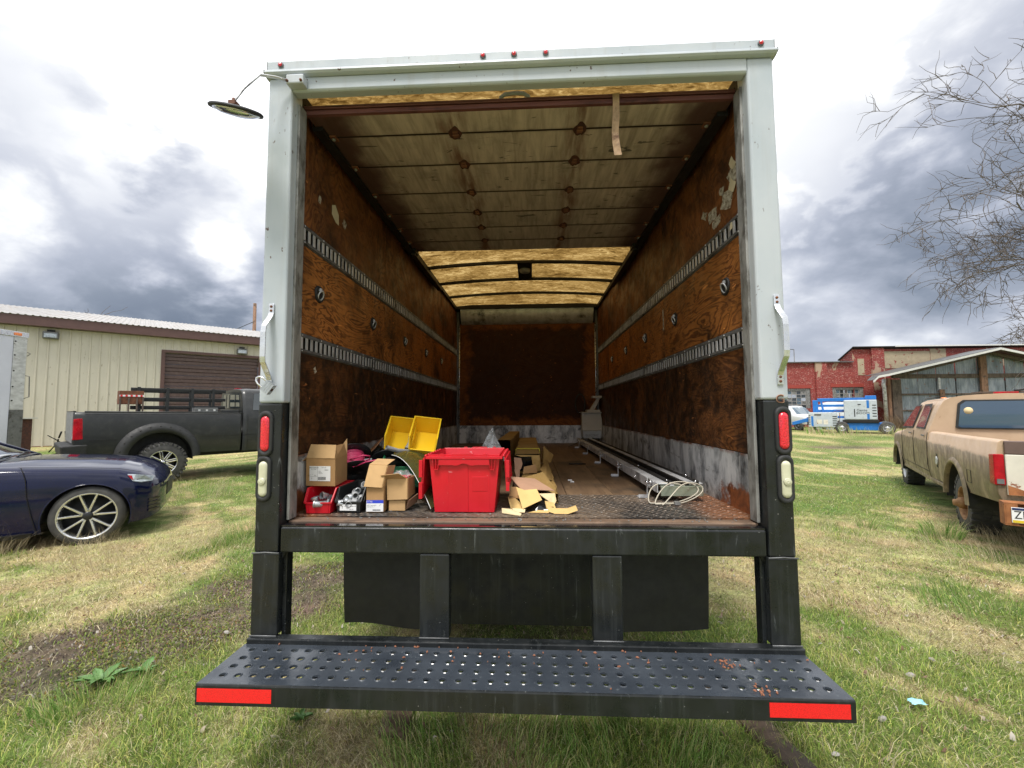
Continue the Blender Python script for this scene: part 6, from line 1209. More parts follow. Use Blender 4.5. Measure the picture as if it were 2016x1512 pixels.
for s in (0, 1):
    f = lambda y: y if s == 0 else 2 * YC - y
    for a, b in ((1.62, 2.35), (2.47, 3.2)):
        mb = MB(); mb.slab([(a, f(.078), 1.47), (b, f(.078), 1.47), (b - .05, f(.175), 1.87), (a + .05, f(.175), 1.87)], 0.006); mb.build('side_window', 'glass', pk)
for xx in (1.52, 2.41, 3.40): seam(pk, [(xx, .05, .56), (xx, .044, .9), (xx, .055, 1.3), (xx, .09, 1.46)])
seam(pk, [(1.42, .044, .905), (3.6, .044, .905)]); mb = MB(); mb.box(1.50, 1.60, .85, 1.05, 2.0, 2.02); mb.build('brake_lamp', 'lamp_red', pk, 0.004)
mb = MB(); mb.box(1.0, 1.36, .14, 1.76, 1.30, 1.475); mb.build('tool_chest', 'blkpl', pk, 0.01)
mb = MB(); mb.box(-1.2, 5.0, .5, 1.4, .45, .60); mb.build('frame', 'blackish', pk)
T30 = Matrix.Translation((-7.493, 6.506, 0.10)) @ Matrix.Rotation(math.radians(52), 4, 'Z')
def rack(y, dx, label):
    p = T30 @ Vector((dx, y, 1.445)); o = empty('stake_rack', p, label, 'rack', math.radians(52), 'black stake racks carried in the pickup bed')
    for z, h in ((0.05, .075), (0.23, .07), (0.43, .075)):
        mb = MB(); mb.box(-.80, .90, -.012, .012, z, z + h); mb.build('rail', 'blkpl', o, 0.004)
        mb = MB(); mb.box(-.78, .88, -.022, -.0125, z + h * 0.35, z + h * 0.5); mb.build('rail_groove', 'blackish', o)
    for x in (-.70, -.22, .22, .62):
        mb = MB(); mb.box(x, x + .055, -.045, -.023, 0, .52); mb.build('stake', 'blkpl', o, 0.004)
    return o
rack(.60, .30, 'nearer black stake rack standing in the bed of the satin black pickup'); rack(1.35, .42, 'farther black stake rack standing in the bed of the satin black pickup')
p = T30 @ Vector((-.49, .50, 1.30)); o = empty('steel_hopper', p, 'rusty steel frame with a red and white strip at the black pickup tail', 'metal frame', math.radians(52))
mb = MB(); mb.box(-.19, .19, 0, .30, .30, .575); mb.build('upper_plate', 'rust', o, 0.004); mb = MB(); mb.box(-.19, .19, -.012, -.001, .455, .49); mb.build('reflective_strip', 'paper', o)
for k in range(5):
    mb = MB(); mb.box(-.18 + k * .078, -.145 + k * .078, -.014, -.0125, .456, .489); mb.build('red_block', 'redtape', o)
for x in (-.19, -.06, .07, .165):
    mb = MB(); mb.box(x, x + .025, -.02, .02, .13, .43); mb.build('slat', 'oldwood', o)
mb = MB(); mb.box(-.2, .2, -.04, .3, .10, .135); mb.build('shelf', 'rust', o)
p = T30 @ Vector((.72, .16, 1.40)); o = empty('metal_case', p, 'grey metal case on the near bed rail of the black pickup', 'case', math.radians(52))
mb = MB(); mb.box(-.21, .21, -.05, .25, 0.02, .125); mb.build('case_body', 'galv_dark', o, 0.006)
for x in (-.14, 0, .14): mb = MB(); mb.box(x - .02, x + .02, -.056, -.0505, .05, .09); mb.build('latch', 'galv', o)

# ---- tan crew cab pickup
tn = empty('crew_cab_pickup', (5.534, 3.703, 0.0), 'faded tan crew cab pickup with a rusty bumper and white tailgate', 'pickup truck', math.radians(58)); YC = -0.775
bk = [(-1.41, [(.84, .60), (.862, .66), (.872, .80), (.872, 1.02), (.858, 1.035), (.845, 1.165), (.82, 1.19), (.765, 1.192), (.755, 1.0), (.75, .80), (0, .80)]), (-1.33, [(.855, .57), (.88, .66), (.885, .80), (.885, 1.02), (.87, 1.035), (.855, 1.165), (.825, 1.192), (.765, 1.194), (.755, 1.0), (.75, .80), (0, .80)]),
      (-.45, [(.855, .52), (.88, .64), (.885, .80), (.885, 1.018), (.87, 1.033), (.855, 1.15), (.825, 1.178), (.765, 1.18), (.755, 1.0), (.75, .80), (0, .80)]), (1.40, [(.855, .455), (.88, .60), (.885, .80), (.885, 1.015), (.87, 1.03), (.855, 1.135), (.825, 1.160), (.765, 1.162), (.755, 1.0), (.75, .80), (0, .80)])]
shell(bk, YC, [(.03, .36, .475)], np.concatenate([[-1.41, -1.38, -1.33], np.arange(-1.28, 1.38, .04), [1.40]]), sub=1).build('cargo_bed', 'tan', tn)
for s, ys in ((1, YC + .885), (-1, YC - .885)):
    for x in (.03, 4.08):
        r_ = .475 if x < 1 else .43; zc = .36
        mb = MB(); A_ = [PI * 0.99 - PI * 0.98 * i / 24 for i in range(25)]
        mb.grid([[(x + (r_ + .06) * math.cos(a), ys - s * 0.002, zc + (r_ + .06) * math.sin(a)) for a in A_], [(x + (r_ + .02) * math.cos(a), ys + s * 0.022, zc + (r_ + .02) * math.sin(a)) for a in A_], [(x + (r_ - .012) * math.cos(a), ys + s * 0.02, zc + (r_ - .012) * math.sin(a)) for a in A_], [(x + (r_ - .012) * math.cos(a), ys - s * 0.03, zc + (r_ - .012) * math.sin(a)) for a in A_]]); mb.build('arch_lip', 'tan', tn)
        arch_liner(tn, x, zc, r_ - .01, ys - s * 0.01, ys - s * .34)
        tyre_wheel(tn, (x - (.04 if x < 1 else 0), ys - s * (.175 if x < 1 else .215), .325), .352, .25, s, .205, 6, 'hub' if x < 1 else 'steel', lugs=26, rimmat=rusty('rusty tan wheel', (0.20, 0.085, 0.03), (0.46, 0.27, 0.13), 20) if x < 1 else 'galv')
ck = [(1.43, [(.855, .455), (.88, .60), (.885, .80), (.885, 1.015), (.875, 1.03), (.86, 1.16), (.80, 1.30), (.70, 1.58), (.61, 1.69), (.3, 1.72), (0, 1.73)]), (1.50, [(.855, .455), (.88, .60), (.885, .80), (.885, 1.015), (.875, 1.03), (.86, 1.16), (.80, 1.30), (.70, 1.58), (.61, 1.685), (.3, 1.715), (0, 1.725)]), (3.0, [(.855, .45), (.88, .60), (.885, .80), (.885, 1.01), (.875, 1.02), (.86, 1.15), (.80, 1.29), (.70, 1.57), (.61, 1.665), (.3, 1.695), (0, 1.70)]),
      (3.50, [(.855, .45), (.88, .60), (.885, .80), (.885, 1.005), (.875, 1.015), (.86, 1.10), (.80, 1.12), (.70, 1.135), (.61, 1.14), (.3, 1.15), (0, 1.155)]), (4.5, [(.84, .50), (.87, .60), (.88, .80), (.87, .97), (.85, 1.0), (.80, 1.04), (.74, 1.055), (.66, 1.065), (.6, 1.07), (.3, 1.085), (0, 1.09)]), (4.72, [(.80, .52), (.83, .60), (.85, .80), (.84, .93), (.81, .97), (.76, .99), (.70, 1.0), (.66, 1.005), (.6, 1.01), (.3, 1.015), (0, 1.02)])]
shell(ck, YC, [(4.08, .36, .43)], np.concatenate([np.linspace(1.43, 3.5, 24), np.arange(3.54, 4.73, .045)]), sub=2).build('cab', 'tan', tn)
mb = MB(); pts = [(y, z) for y, z in ((-.215, 1.225), (-.255, 1.205), (-1.295, 1.205), (-1.335, 1.225), (-1.295, 1.585), (-1.235, 1.64), (-.315, 1.64), (-.255, 1.585))]
mb.prism(pts, 1.404, 1.424, lambda a, b, d: (d, a, b)); fr_ = mb.build('window_gasket', 'rubber', tn, 0.004)
mb = MB(); mb.prism([(YC + (y - YC) * .95, 1.41 + (z - 1.41) * .90) for y, z in pts], 1.398, 1.4035, lambda a, b, d: (d, a, b)); rw = mb.build('rear_window', glass('blue reflecting glass', (0.045, 0.085, 0.14), 0.05), tn)
mb = MB(); mb.lathe([(0.0, 1.3965), (0.05, 1.3968), (0.05, 1.3978)], ax='x', n=24, c=(0, -.36, 1.48)); mb.build('round_sticker', 'cream', rw)
for k, (pts_, nm) in enumerate((([(1.72, 1.21), (2.30, 1.21), (2.33, 1.56), (1.86, 1.57)], 'side_window'), ([(2.60, 1.20), (3.42, 1.18), (3.02, 1.55), (2.62, 1.56)], 'side_window'))):
    for s in (1, -1):
        yy = lambda z: YC + s * (np.interp(z, [1.16, 1.30, 1.57], [.868, .812, .715]))
        mb = MB(); cx_, cz_ = sum(p[0] for p in pts_) / 4, sum(p[1] for p in pts_) / 4
        mb.slab([(cx_ + (a - cx_) * 1.10, yy(cz_ + (b - cz_) * 1.14), cz_ + (b - cz_) * 1.14) for a, b in pts_], 0.004 * s); mb.build('window_frame', 'rubber', tn)
        mb = MB(); mb.slab([(a, yy(b) + s * .008, b) for a, b in pts_], 0.003 * s); mb.build(nm, glass('side glass', (0.10, 0.12, 0.14), 0.05) if s > 0 and k == 0 else 'glass', tn)
ysd = YC + .887
for xx in (1.46, 2.46, 3.50): seam(tn, [(xx, ysd - .03, .47), (xx, ysd, .65), (xx, ysd, 1.0), (xx, ysd - .02, 1.14)], .005)
seam(tn, [(1.46, ysd - .012, .545), (3.5, ysd - .012, .545)], .004)
mb = MB(); mb.box(.52, 3.6, YC + .80, YC + .86, .40, .455); mb.build('rocker_panel', 'tan', tn, 0.01)
for x in (1.60, 2.60):
    mb = MB(); mb.box(x, x + .13, ysd - .003, ysd + .014, 1.075, 1.10); mb.build('door_handle', 'galv_dark', tn, 0.004)
mb = MB(); mb.lathe([(0.062, 0.0), (0.058, 0.008), (0.045, 0.010), (0.03, 0.002), (0.0, 0.004)], ax='y', n=20, c=(.86, ysd + .001, .765)); mb.build('fuel_cap', 'galv', tn)
mb = MB(); mb.box(.83, .90, ysd - .004, ysd + .0006, .67, .86); mb.build('fuel_recess', 'blackish', tn)
seam(tn, [(-.52, ysd, .66), (-.52, ysd, .80), (-.66, ysd, .80), (-.66, ysd, .66), (-.52, ysd, .66)], .003)
mb = MB(); mb.box(-1.436, -1.4115, -1.60, .035, .655, 1.055); tg = mb.build('tailgate', 'whitegate', tn, 0.008)
mb = MB(); mb.box(-1.437, -1.4115, -1.60, .035, 1.057, 1.188); mb.build('tailgate_band', 'browngate', tn, 0.008)
mb = MB(); mb.slab([(-1.4375, .03, .66), (-1.4375, -.26, .66), (-1.4375, -.18, .685), (-1.4375, -.10, .70), (-1.4375, -.03, .73), (-1.4375, .03, .755)], 0.002); mb.build('rust_patch', 'orangerust', tg)
for s in (0, 1):
    f = lambda y: y if s == 0 else 2 * YC - y
    mb = MB(); mb.hexa([(-1.43, f(.115), .75), (-1.30, f(.118), .75), (-1.30, f(.05), .75), (-1.43, f(.038), .75), (-1.425, f(.112), 1.055), (-1.31, f(.118), 1.045), (-1.31, f(.05), 1.045), (-1.425, f(.038), 1.055)]); l_ = mb.build('tail_lamp', 'lamp_red', tn, 0.008)
    mb = MB(); mb.box(-1.434, -1.4305, min(f(.05), f(.10)), max(f(.05), f(.10)), .762, .81); mb.build('reverse_lens', 'galv_dark', l_)
bm = MB(); bm.box(-1.60, -1.47, -1.66, .11, .60, .612); bm.box(-1.60, -1.47, -1.66, .11, .395, .407); bm.box(-1.48, -1.47, -1.66, .11, .408, .599); bm.box(-1.60, -1.4805, .098, .11, .4075, .5995); bm.box(-1.60, -1.4805, -.055, -.043, .4075, .5995) if False else None
bm.build('rear_bumper', 'orangerust', tn, 0.003)
mb = MB(); mb.box(-1.602, -1.592, .02, .1, .4075, .5995); mb.build('bumper_end_plate', 'orangerust', tn, 0.002)
mb = MB(); mb.box(-1.6125, -1.6035, -.238, .067, .425, .570); pl = mb.build('licence_plate', 'paper', tn, 0.003)
mb = MB(); mb.box(-1.6145, -1.613, -.233, .062, .545, .567); mb.build('blue_band', plain('navy plate band', (0.015, 0.03, 0.12), 0.4), pl); mb = MB(); mb.box(-1.6145, -1.613, -.233, .062, .428, .452); mb.build('yellow_band', plain('yellow plate band', (0.75, 0.55, 0.04), 0.4), pl)
o = text('ZKX', 'plate_characters', 'ink', pl, (-1.6135, -.030, .498), (PI / 2, 0, -PI / 2), 0.105, 0.0003, 0.78)
for y in (.45 - 2.2, -.5, -1.1):
    mb = MB(); mb.box(-1.47, -1.2, y - .04 if y > -1.5 else -1.2, y + .04 if y > -1.5 else -1.12, .45, .55); mb.build('bumper_bracket', 'rustdark', tn)
mb = MB(); mb.box(-1.3, 4.6, YC - .40, YC + .40, .40, .52); mb.build('frame', 'rustdark', tn)
mb = MB(); mb.ring([(3.46, ysd - .03, .98), (3.68, -.14, 1.16), (3.70, -.14, 1.22)], 0.008, 6); mb.ring([(3.50, ysd - .05, 1.05), (3.66, -.24, 1.12), (3.69, -.24, 1.22)], 0.008, 6); ar_ = mb.build('mirror_arm', 'strip', tn)
mb = MB(); mb.box(3.69, 3.72, -.305, -.085, 1.215, 1.375); mo = mb.build('door_mirror', 'blkpl', tn, 0.012)
mb = MB(); mb.box(3.686, 3.6895, -.295, -.095, 1.225, 1.365); mb.build('mirror_glass', 'mirror', mo)
mb = MB(); mb.box(1.46, 1.53, YC - .12, YC + .12, 1.728, 1.752); mb.build('brake_lamp', 'lamp_red', tn, 0.006)
mb = MB(); mb.ring([(1.6, YC + .62, 1.70), (2.9, YC + .62, 1.685)], 0.010, 5); mb.build('roof_gutter', 'blackish', tn)
for x, y, z in ((3.05, .35, 1.73), (3.05, 0, 1.74), (3.05, -.35, 1.73)):
    mb = MB(); mb.lathe([(0.05, 0.0), (0.03, 0.02), (0, 0.022)], c=(x, YC + y, z - 0.035), n=12); mb.build('cab_marker', 'amber', tn)
T58 = Matrix.Translation((5.534, 3.703, 0.0)) @ Matrix.Rotation(math.radians(58), 4, 'Z')
p = T58 @ Vector((1.85, YC - .12, 1.745)); o = empty('board', p, 'pale board with a dark bent bar lying on the tan pickup roof', 'board', math.radians(58)); mb = MB(); mb.box(-.2, .2, -.12, .35, 0, .02); mb.build('plank', 'oldwood', o)
mb = MB(); mb.ring([(-.25, .0, .03), (-.1, -.2, .06), (0, -.5, .10)], 0.018, 6); mb.build('bar', 'blkpl', o)

# ---- box trailer at far left
tr = empty('box_trailer', (-12.97, 8.32, 0.0), 'pale lavender box trailer with an amber marker light, cut by the left edge', 'trailer')
for nm, b, mt in (('side_skin', (-.02, 0, -6.0, -.285, .62, 3.47), 'trailer'), ('corner_post', (-.03, .012, -.28, 0, 1.62, 3.47), 'trailerpost'), ('post_boot', (-.03, .014, -.28, .01, .55, 1.618), 'galv_dark'), ('top_rail', (-.04, .02, -6.0, .02, 3.472, 3.60), 'alu'), ('bottom_rail', (-.03, .01, -6.0, -.285, .48, .618), 'trailer'),
        ('back_wall', (-2.44, -.03, -.03, 0, .62, 3.47), 'trailer'), ('far_skin', (-2.46, -2.44, -6.0, 0, .62, 3.47), 'trailer'), ('roof', (-2.44, -.04, -6.0, 0, 3.472, 3.58), 'trailer'), ('floor', (-2.43, -.03, -5.99, -.031, .55, .619), 'blackish'), ('front_wall', (-2.44, -.03, -6.0, -5.97, .62, 3.47), 'trailer')):
    mb = MB(); mb.box(*b); mb.build(nm, mt, tr, 0.004)
mb = MB(); mb.box(-2.3, -.15, .02, .36, .35, 1.38); mb.build('lift_gate', 'rustdark', tr, 0.01)
mb = MB(); mb.box(-2.3, -.05, .0, .40, 1.39, 1.41); mb.build('lift_gate_lip', 'galv', tr)
mb = MB(); mb.box(.0205, .035, -.30, -.14, 3.50, 3.57); mb.build('marker_light', 'amber', tr, 0.01)
mb = MB(); mb.lathe([(0.0, 0.02), (0.06, 0.018), (0.07, 0.0)], ax='x', n=16, c=(0, -.62, .86)); mb.build('round_reflector', 'redlens', tr)
mb = MB(); mb.ring([(-.01, .0, 2.5), (.0, .10, 2.48), (.0, .12, 1.95), (-.01, 0, 1.9)], 0.012, 6); mb.build('grab_handle', 'galv_dark', tr)
mb = MB(); mb.ring([(.0, .02, 3.1), (.02, .08, 3.07), (.0, .02, 3.0)], 0.01, 5); mb.build('hook', 'galv_dark', tr)
for z in (3.35, 3.0, 2.6, 2.2, 1.85):
    mb = MB(); mb.lathe([(0.0, 0.022), (0.018, 0.019), (0.02, 0.0125)], ax='x', n=8, c=(0, -.25, z)); mb.build('rivet', 'blackish', tr)
for y in (-4.6, -3.6):
    mb = MB(); mb.lathe([(r * 0.45, h * 0.3) for r, h in TYP], ax='x', n=24, c=(-.2, y, 0.45)); mb.build('wheel', 'tyre', tr)
jn = MB(); rr = random.Random(4)
for k in range(60):
    x, y, z = rr.uniform(-.35, .25), rr.uniform(-.2, .2), rr.uniform(0, .75); d = Vector((rr.uniform(-1, 1), rr.uniform(-1, 1), rr.uniform(-1, 1))).normalized() * rr.uniform(.08, .3); jn.ring([(x, y, z), (x + d.x, y + d.y, max(0.01, z + d.z))], rr.uniform(.008, .025), 5)
o = jn.build('scrap_heap', 'blackish'); o.location = (-13.0, 9.6, .1); tag(o, 'dark tangle of scrap parts behind the pale trailer tail', 'scrap')

# ---- boom lift
LP = (21.838, 25.176, -0.03); lf = empty('boom_lift', LP, 'blue and pale grey boom lift standing in front of the red brick building', 'boom lift', math.radians(-35))
def lu(a, b, y=0.0):
    """pixel free helper: position on the lift's near side"""
    return (a, y, b)
for nm, b, mt, bv in (('chassis', (-2.25, -.35, .10, 1.6, .20, .66), 'liftblue', .03), ('chassis', (-.35, -.0, .25, 1.4, .38, .68), 'liftblue', .02), ('turntable', (-2.15, -.35, .0, 1.5, .67, .86), 'blackish', .02),
        ('engine_cover', (-2.05, -.42, -.02, .62, .87, 2.12), 'liftgrey', .05), ('tray', (-2.3, -1.9, .05, .7, .70, .95), 'liftgrey', .02), ('far_cover', (-2.05, -.42, 1.0, 1.6, .87, 2.0), 'liftgrey', .05), ('battery_cover', (-3.95, -2.42, -.12, .75, .36, 1.33), 'liftgrey', .05), ('cover_foot', (-3.55, -3.25, -.05, .6, .22, .358), 'liftgrey', .01), ('cover_foot', (-3.02, -2.62, -.05, .6, .22, .358), 'liftgrey', .01),
        ('riser', (-3.72, -3.42, .78, 1.05, 1.33, 2.16), 'liftblue', .02), ('boom', (-3.45, -.45, .78, 1.0, 2.05, 2.28), 'liftblue', .02), ('boom_head', (-.95, -.40, .72, 1.06, 2.14, 2.40), 'liftblue', .02), ('lower_boom', (-3.42, -1.9, .80, 1.0, 1.70, 1.86), 'liftblue', .02), ('lower_boom', (-3.42, -1.7, .82, .98, 1.34, 1.52), 'liftblue', .02), ('link_arm', (-2.4, -2.06, .3, .5, .95, 1.10), 'liftblue', .02)):
    mb = MB(); mb.box(*b); mb.build(nm, mt, lf, bv)
mb = MB(); mb.hexa([(-3.20, .74, 1.34), (-3.08, .74, 1.34), (-3.08, .78, 1.34), (-3.20, .78, 1.34), (-3.30, .74, 2.06), (-3.18, .74, 2.06), (-3.18, .78, 2.06), (-3.30, .78, 2.06)]); mb.build('strut', 'liftblue', lf)
mb = MB(); mb.hexa([(-4.9, .3, .45), (-3.96, .3, .72), (-3.96, .6, .72), (-4.9, .6, .45), (-4.9, .3, .68), (-3.96, .3, .98), (-3.96, .6, .98), (-4.9, .6, .68)]); mb.build('jib', 'liftblue', lf, 0.02)
for k in range(5):
    z = 1.07 + k * .17; mb = MB(); mb.box(-.66, -.46, -.026, -.0205, z, z + .055); mb.build('vent_slot', 'blackish', lf)
for k in range(5):
    z = .48 + k * .14; mb = MB(); mb.box(-2.66, -2.44, -.126, -.1205, z, z + .055); mb.build('vent_slot', 'blackish', lf)
    mb = MB(); mb.box(-3.94, -3.84, -.126, -.1205, z + .05, z + .10); mb.build('vent_slot', 'blackish', lf)
for b in ((-.92, -.80, -.0255, -.0203, 1.60, 2.09), (-.92, -.80, -.0255, -.0203, .90, 1.24)):
    mb = MB(); mb.box(*b); mb.build('blue_stripe', 'liftblue', lf)
mb = MB(); mb.box(-3.80, -3.68, -.1255, -.1203, .42, 1.08); mb.build('blue_stripe', 'liftblue', lf)
mb = MB(); mb.box(-1.55, -1.50, -.0255, -.0203, 1.05, 1.55); mb.build('handle_slot', 'blackish', lf); mb = MB(); mb.box(-1.36, -1.20, -.0265, -.0203, 1.80, 1.86); mb.build('latch', 'blackish', lf); mb = MB(); mb.box(-3.62, -3.25, -.1255, -.1203, 1.12, 1.24); mb.build('handle_slot', 'galv_dark', lf)
mb = MB(); mb.box(-3.50, -3.22, -.1255, -.1203, .58, .86); mb.box(-3.14, -2.90, -.1255, -.1203, .55, .86); mb.build('decal', 'whitegate', lf)
text('Genie', 'lettering', 'ink', lf, (-1.16, -.0265, 1.46), (PI / 2, 0, 0), .22, .0003); text('BOOM', 'lettering', 'ink', lf, (-1.12, -.0265, 1.28), (PI / 2, 0, 0), .19, .0003, 1.15)
for x, y in ((0.0, -.05), (-2.2, .0), (0.0, 1.65), (-2.2, 1.65)): tyre_wheel(lf, (x, y, .37), .375 if x else .39, .26, -1 if y < 1 else 1, .21, 6, 'steel', rimmat='galv')
mb = MB(); mb.ring([(-2.7, .4, 1.3), (-2.4, .35, 1.45), (-2.1, .3, 1.4), (-1.95, .3, 1.25)], .015, 5); mb.ring([(-2.3, .3, .7), (-2.28, .3, 1.3)], .02, 5); mb.build('hose', 'rust', lf)
# ---- white vehicles parked behind the lift
def old_van(loc, rz, label, nose):
    o = empty('parked_van', loc, label, 'van', rz); YC = 0
    if nose:
        k_ = [(-2.6, [(.80, .45), (.85, .7), (.86, 1.1), (.80, 1.25), (.68, 1.72), (.5, 1.80), (0, 1.84)]), (.55, [(.80, .45), (.85, .7), (.86, 1.1), (.80, 1.25), (.68, 1.72), (.5, 1.80), (0, 1.84)]), (1.15, [(.80, .45), (.85, .7), (.86, 1.05), (.82, 1.12), (.75, 1.15), (.5, 1.18), (0, 1.2)]), (2.0, [(.76, .5), (.80, .7), (.80, .95), (.76, 1.0), (.7, 1.02), (.5, 1.04), (0, 1.05)])]
    else:
        k_ = [(-2.4, [(.80, .45), (.85, .7), (.86, 1.1), (.80, 1.3), (.70, 1.95), (.5, 2.08), (0, 2.13)]), (1.4, [(.80, .45), (.85, .7), (.86, 1.1), (.80, 1.3), (.70, 1.95), (.5, 2.08), (0, 2.13)]), (2.2, [(.80, .45), (.85, .7), (.86, 1.0), (.80, 1.15), (.70, 1.2), (.5, 1.25), (0, 1.3)])]
    shell(k_, 0, [], np.linspace(k_[0][0], k_[-1][0], 22), sub=2).build('body', 'carwhite', o)
    zt = 1.66 if nose else 1.85
    for s in (-1, 1):
        for a, b in ((-.45, .42), (-1.6, -.65)):
            mb = MB(); mb.slab([(a, s * .835, 1.22), (b, s * .835, 1.22), (b - .1, s * .72, zt), (a + .05, s * .72, zt)], .01 * s); mb.build('side_window', 'glass', o)
        for x in (-1.6, 1.35): tyre_wheel(o, (x, s * .75, .36), .36, .22, s, .2, 5, 'steel', rimmat='galv_dark')
    x1 = .62 if nose else 1.47
    mb = MB(); mb.slab([(x1 + .50, -.66, 1.22 if nose else 1.30), (x1 + .50, .66, 1.22 if nose else 1.30), (x1 + .02, .58, zt + .05), (x1 + .02, -.58, zt + .05)], .02); mb.build('windshield', 'glass2', o)
    return o
ov = old_van((19.9, 31.5, -.05), math.radians(-75), 'white wrecked car with its rusty front end open, left of the blue lift', True)
mb = MB(); mb.lathe([(0.0, .05), (.12, .04), (.22, 0), (.20, -.05)], ax='x', n=16, c=(2.05, -.35, .78)); mb.build('rusty_fan', 'rust', ov)
mb = MB(); mb.box(2.0, 2.06, -.72, .72, .42, .98); mb.build('open_engine_bay', 'blackish', ov)
old_van((24.6, 33.0, -.05), math.radians(-160), 'white van half hidden behind the boom of the blue lift', False)
# ================================================================ BUILDINGS
# ---- beige metal building
BR = math.radians(44); mbd = empty('metal_building', (-20.855, 15.545, 0.10), 'long beige metal building with brown trim, brown overhead door and white ribbed roof', 'building', BR)
EZ = 5.14
def sheet_panel(x0, z0, z1, w=0.325):
    mb = MB(); q = [(0, 0), (.012, -.028), (.035, -.032), (.06, -.028), (.075, 0), (w, 0)]
    mb.grid([[(x0 + a, b, z) for a, b in q] for z in (z0, z1)], sm=False); return mb
proto = {}
def put_panel(x, z0, z1):
    key = (z0, z1)
    if key not in proto: o = sheet_panel(0, z0, z1).build('siding_panel', 'siding', mbd, fix=False); proto[key] = o; o.location = (x, 0, 0)
    else: o = proto[key].copy(); COL.objects.link(o); o.location = (x, 0, 0)
x = -9.0
while x < 24:
    if x + 0.3 < 3.76 or x > 7.80: put_panel(x, 0.0, EZ)
    else: put_panel(x, 4.52, EZ)
    x += 0.325
mb = MB(); mb.box(-9, 3.70, .04, .10, 0, EZ); mb.box(7.90, 24, .04, .10, 0, EZ); mb.box(3.70, 7.90, .04, .10, 4.50, EZ); mb.build('wall_girt', 'brown', mbd)
mb = MB(); mb.box(-9, 24, -.015, .03, -.25, .03); mb.build('base_trim', 'rust', mbd)
for a, b, c, d in ((3.62, 3.78, 0, 4.42), (7.82, 7.98, 0, 4.42), (3.62, 7.98, 4.42, 4.56)):
    mb = MB(); mb.box(a, b, -.05, .05, c, d - (0 if c else .001)); mb.build('door_trim', 'brown', mbd, 0.01)
zz = 0
for k in range(8):
    mb = MB(); z0 = .02 + k * .55
    mb.grid([[(3.78, .12, z0 + a) , (7.82, .12, z0 + a)] if b else [(3.78, .09, z0 + a), (7.82, .09, z0 + a)] for a, b in ((0, 1), (.02, 0), (.16, 0), (.18, 1), (.20, 0), (.34, 0), (.36, 1), (.38, 0), (.52, 0), (.545, 1))], sm=False); mb.build('door_section', 'browndoor', mbd, fix=False)
mb = MB(); mb.prism([(-.42, EZ + .02), (-.42, EZ + .42), (-.36, EZ + .42), (-.36, EZ + .08), (0.02, EZ + .08), (0.02, EZ + .02)], -9.4, 24.4, lambda a, b, d: (d, a, b)); mb.build('eave_fascia', 'brown', mbd)
rows = []; xs_ = []; x = -9.5
while x < 24.5: xs_ += [(x, 0), (x + .03, .028), (x + .07, .028), (x + .10, 0)]; x += 0.21
rf = MB(); rf.grid([[(a, -.46, EZ + .43 + b) for a, b in xs_], [(a, 8.5, EZ + .43 + 8.96 * .205 + b) for a, b in xs_]], sm=False); rf.build('ribbed_roof', 'roofmetal', mbd, fix=False)
mb = MB(); mb.grid([[(-9.5, 8.5, EZ + 2.26), (24.5, 8.5, EZ + 2.26)], [(-9.5, 17.5, EZ + .43), (24.5, 17.5, EZ + .43)]]); mb.build('far_roof', 'roofmetal', mbd)
mb = MB(); mb.prism([(0.11, 0), (17.0, 0), (17.0, EZ + .40), (8.5, EZ + 2.2), (0.11, EZ + .40)], -8.98, -8.9, lambda a, b, d: (d, a, b)); mb.prism([(0.11, 0), (17.0, 0), (17.0, EZ + .40), (8.5, EZ + 2.2), (0.11, EZ + .40)], 23.9, 23.98, lambda a, b, d: (d, a, b)); mb.build('gable_wall', 'siding', mbd)
for x, z in ((-.12, 4.83), (7.0, 4.75)):
    mb = MB(); mb.box(x - .24, x + .24, -.26, -.02, z - .16, z + .14); f_ = mb.build('flood_light', 'galv_dark', mbd, 0.03)
    mb = MB(); mb.box(x - .19, x + .19, -.27, -.262, z - .11, z + .06); mb.build('lens', 'lamp_clear', f_, 0.004); mb = MB(); mb.box(x - .12, x + .12, -.14, -.01, z + .145, z + .24); mb.build('bracket', 'blackish', f_)
# ---- red brick building
bb = empty('brick_building', (0.0036, 36.0, 0.075), 'peeling red painted brick building with pilasters behind the blue lift', 'building'); bb.scale = (.95, .95, .95)
def wall_with_holes(x0, x1, z0, z1, holes, y, name):
    xs = sorted({x0, x1, *[h[0] for h in holes], *[h[1] for h in holes]}); zs = sorted({z0, z1, *[h[2] for h in holes], *[h[3] for h in holes]}); mb = MB()
    for a, b in zip(xs, xs[1:]):
        for c, d in zip(zs, zs[1:]):
            if any(h[0] <= a and b <= h[1] and h[2] <= c and d <= h[3] for h in holes): continue
            mb.quad((a, y, c), (b, y, c), (b, y, d), (a, y, d))
    for h in holes:
        mb.quad((h[0], y, h[2]), (h[0], y + .3, h[2]), (h[0], y + .3, h[3]), (h[0], y, h[3])); mb.quad((h[1], y, h[2]), (h[1], y + .3, h[2]), (h[1], y + .3, h[3]), (h[1], y, h[3])); mb.quad((h[0], y, h[3]), (h[1], y, h[3]), (h[1], y + .3, h[3]), (h[0], y + .3, h[3])); mb.quad((h[0], y, h[2]), (h[1], y, h[2]), (h[1], y + .3, h[2]), (h[0], y + .3, h[2]))
    return mb.build(name, 'brick', bb, fix=False)
W0, W1, W2 = (22.3, 25.55, 1.6, 3.42), (27.50, 30.25, 1.6, 3.50), (17.5, 20.3, 1.6, 3.4)
wall_with_holes(10, 29.42, -.3, 5.78, [W0, W1 if False else W0, (27.50, 29.419, 1.6, 3.50), W2], 0, 'low_wall'); wall_with_holes(29.42, 60, -.3, 7.10, [(29.421, 30.25, 1.6, 3.50)], 0, 'main_wall')
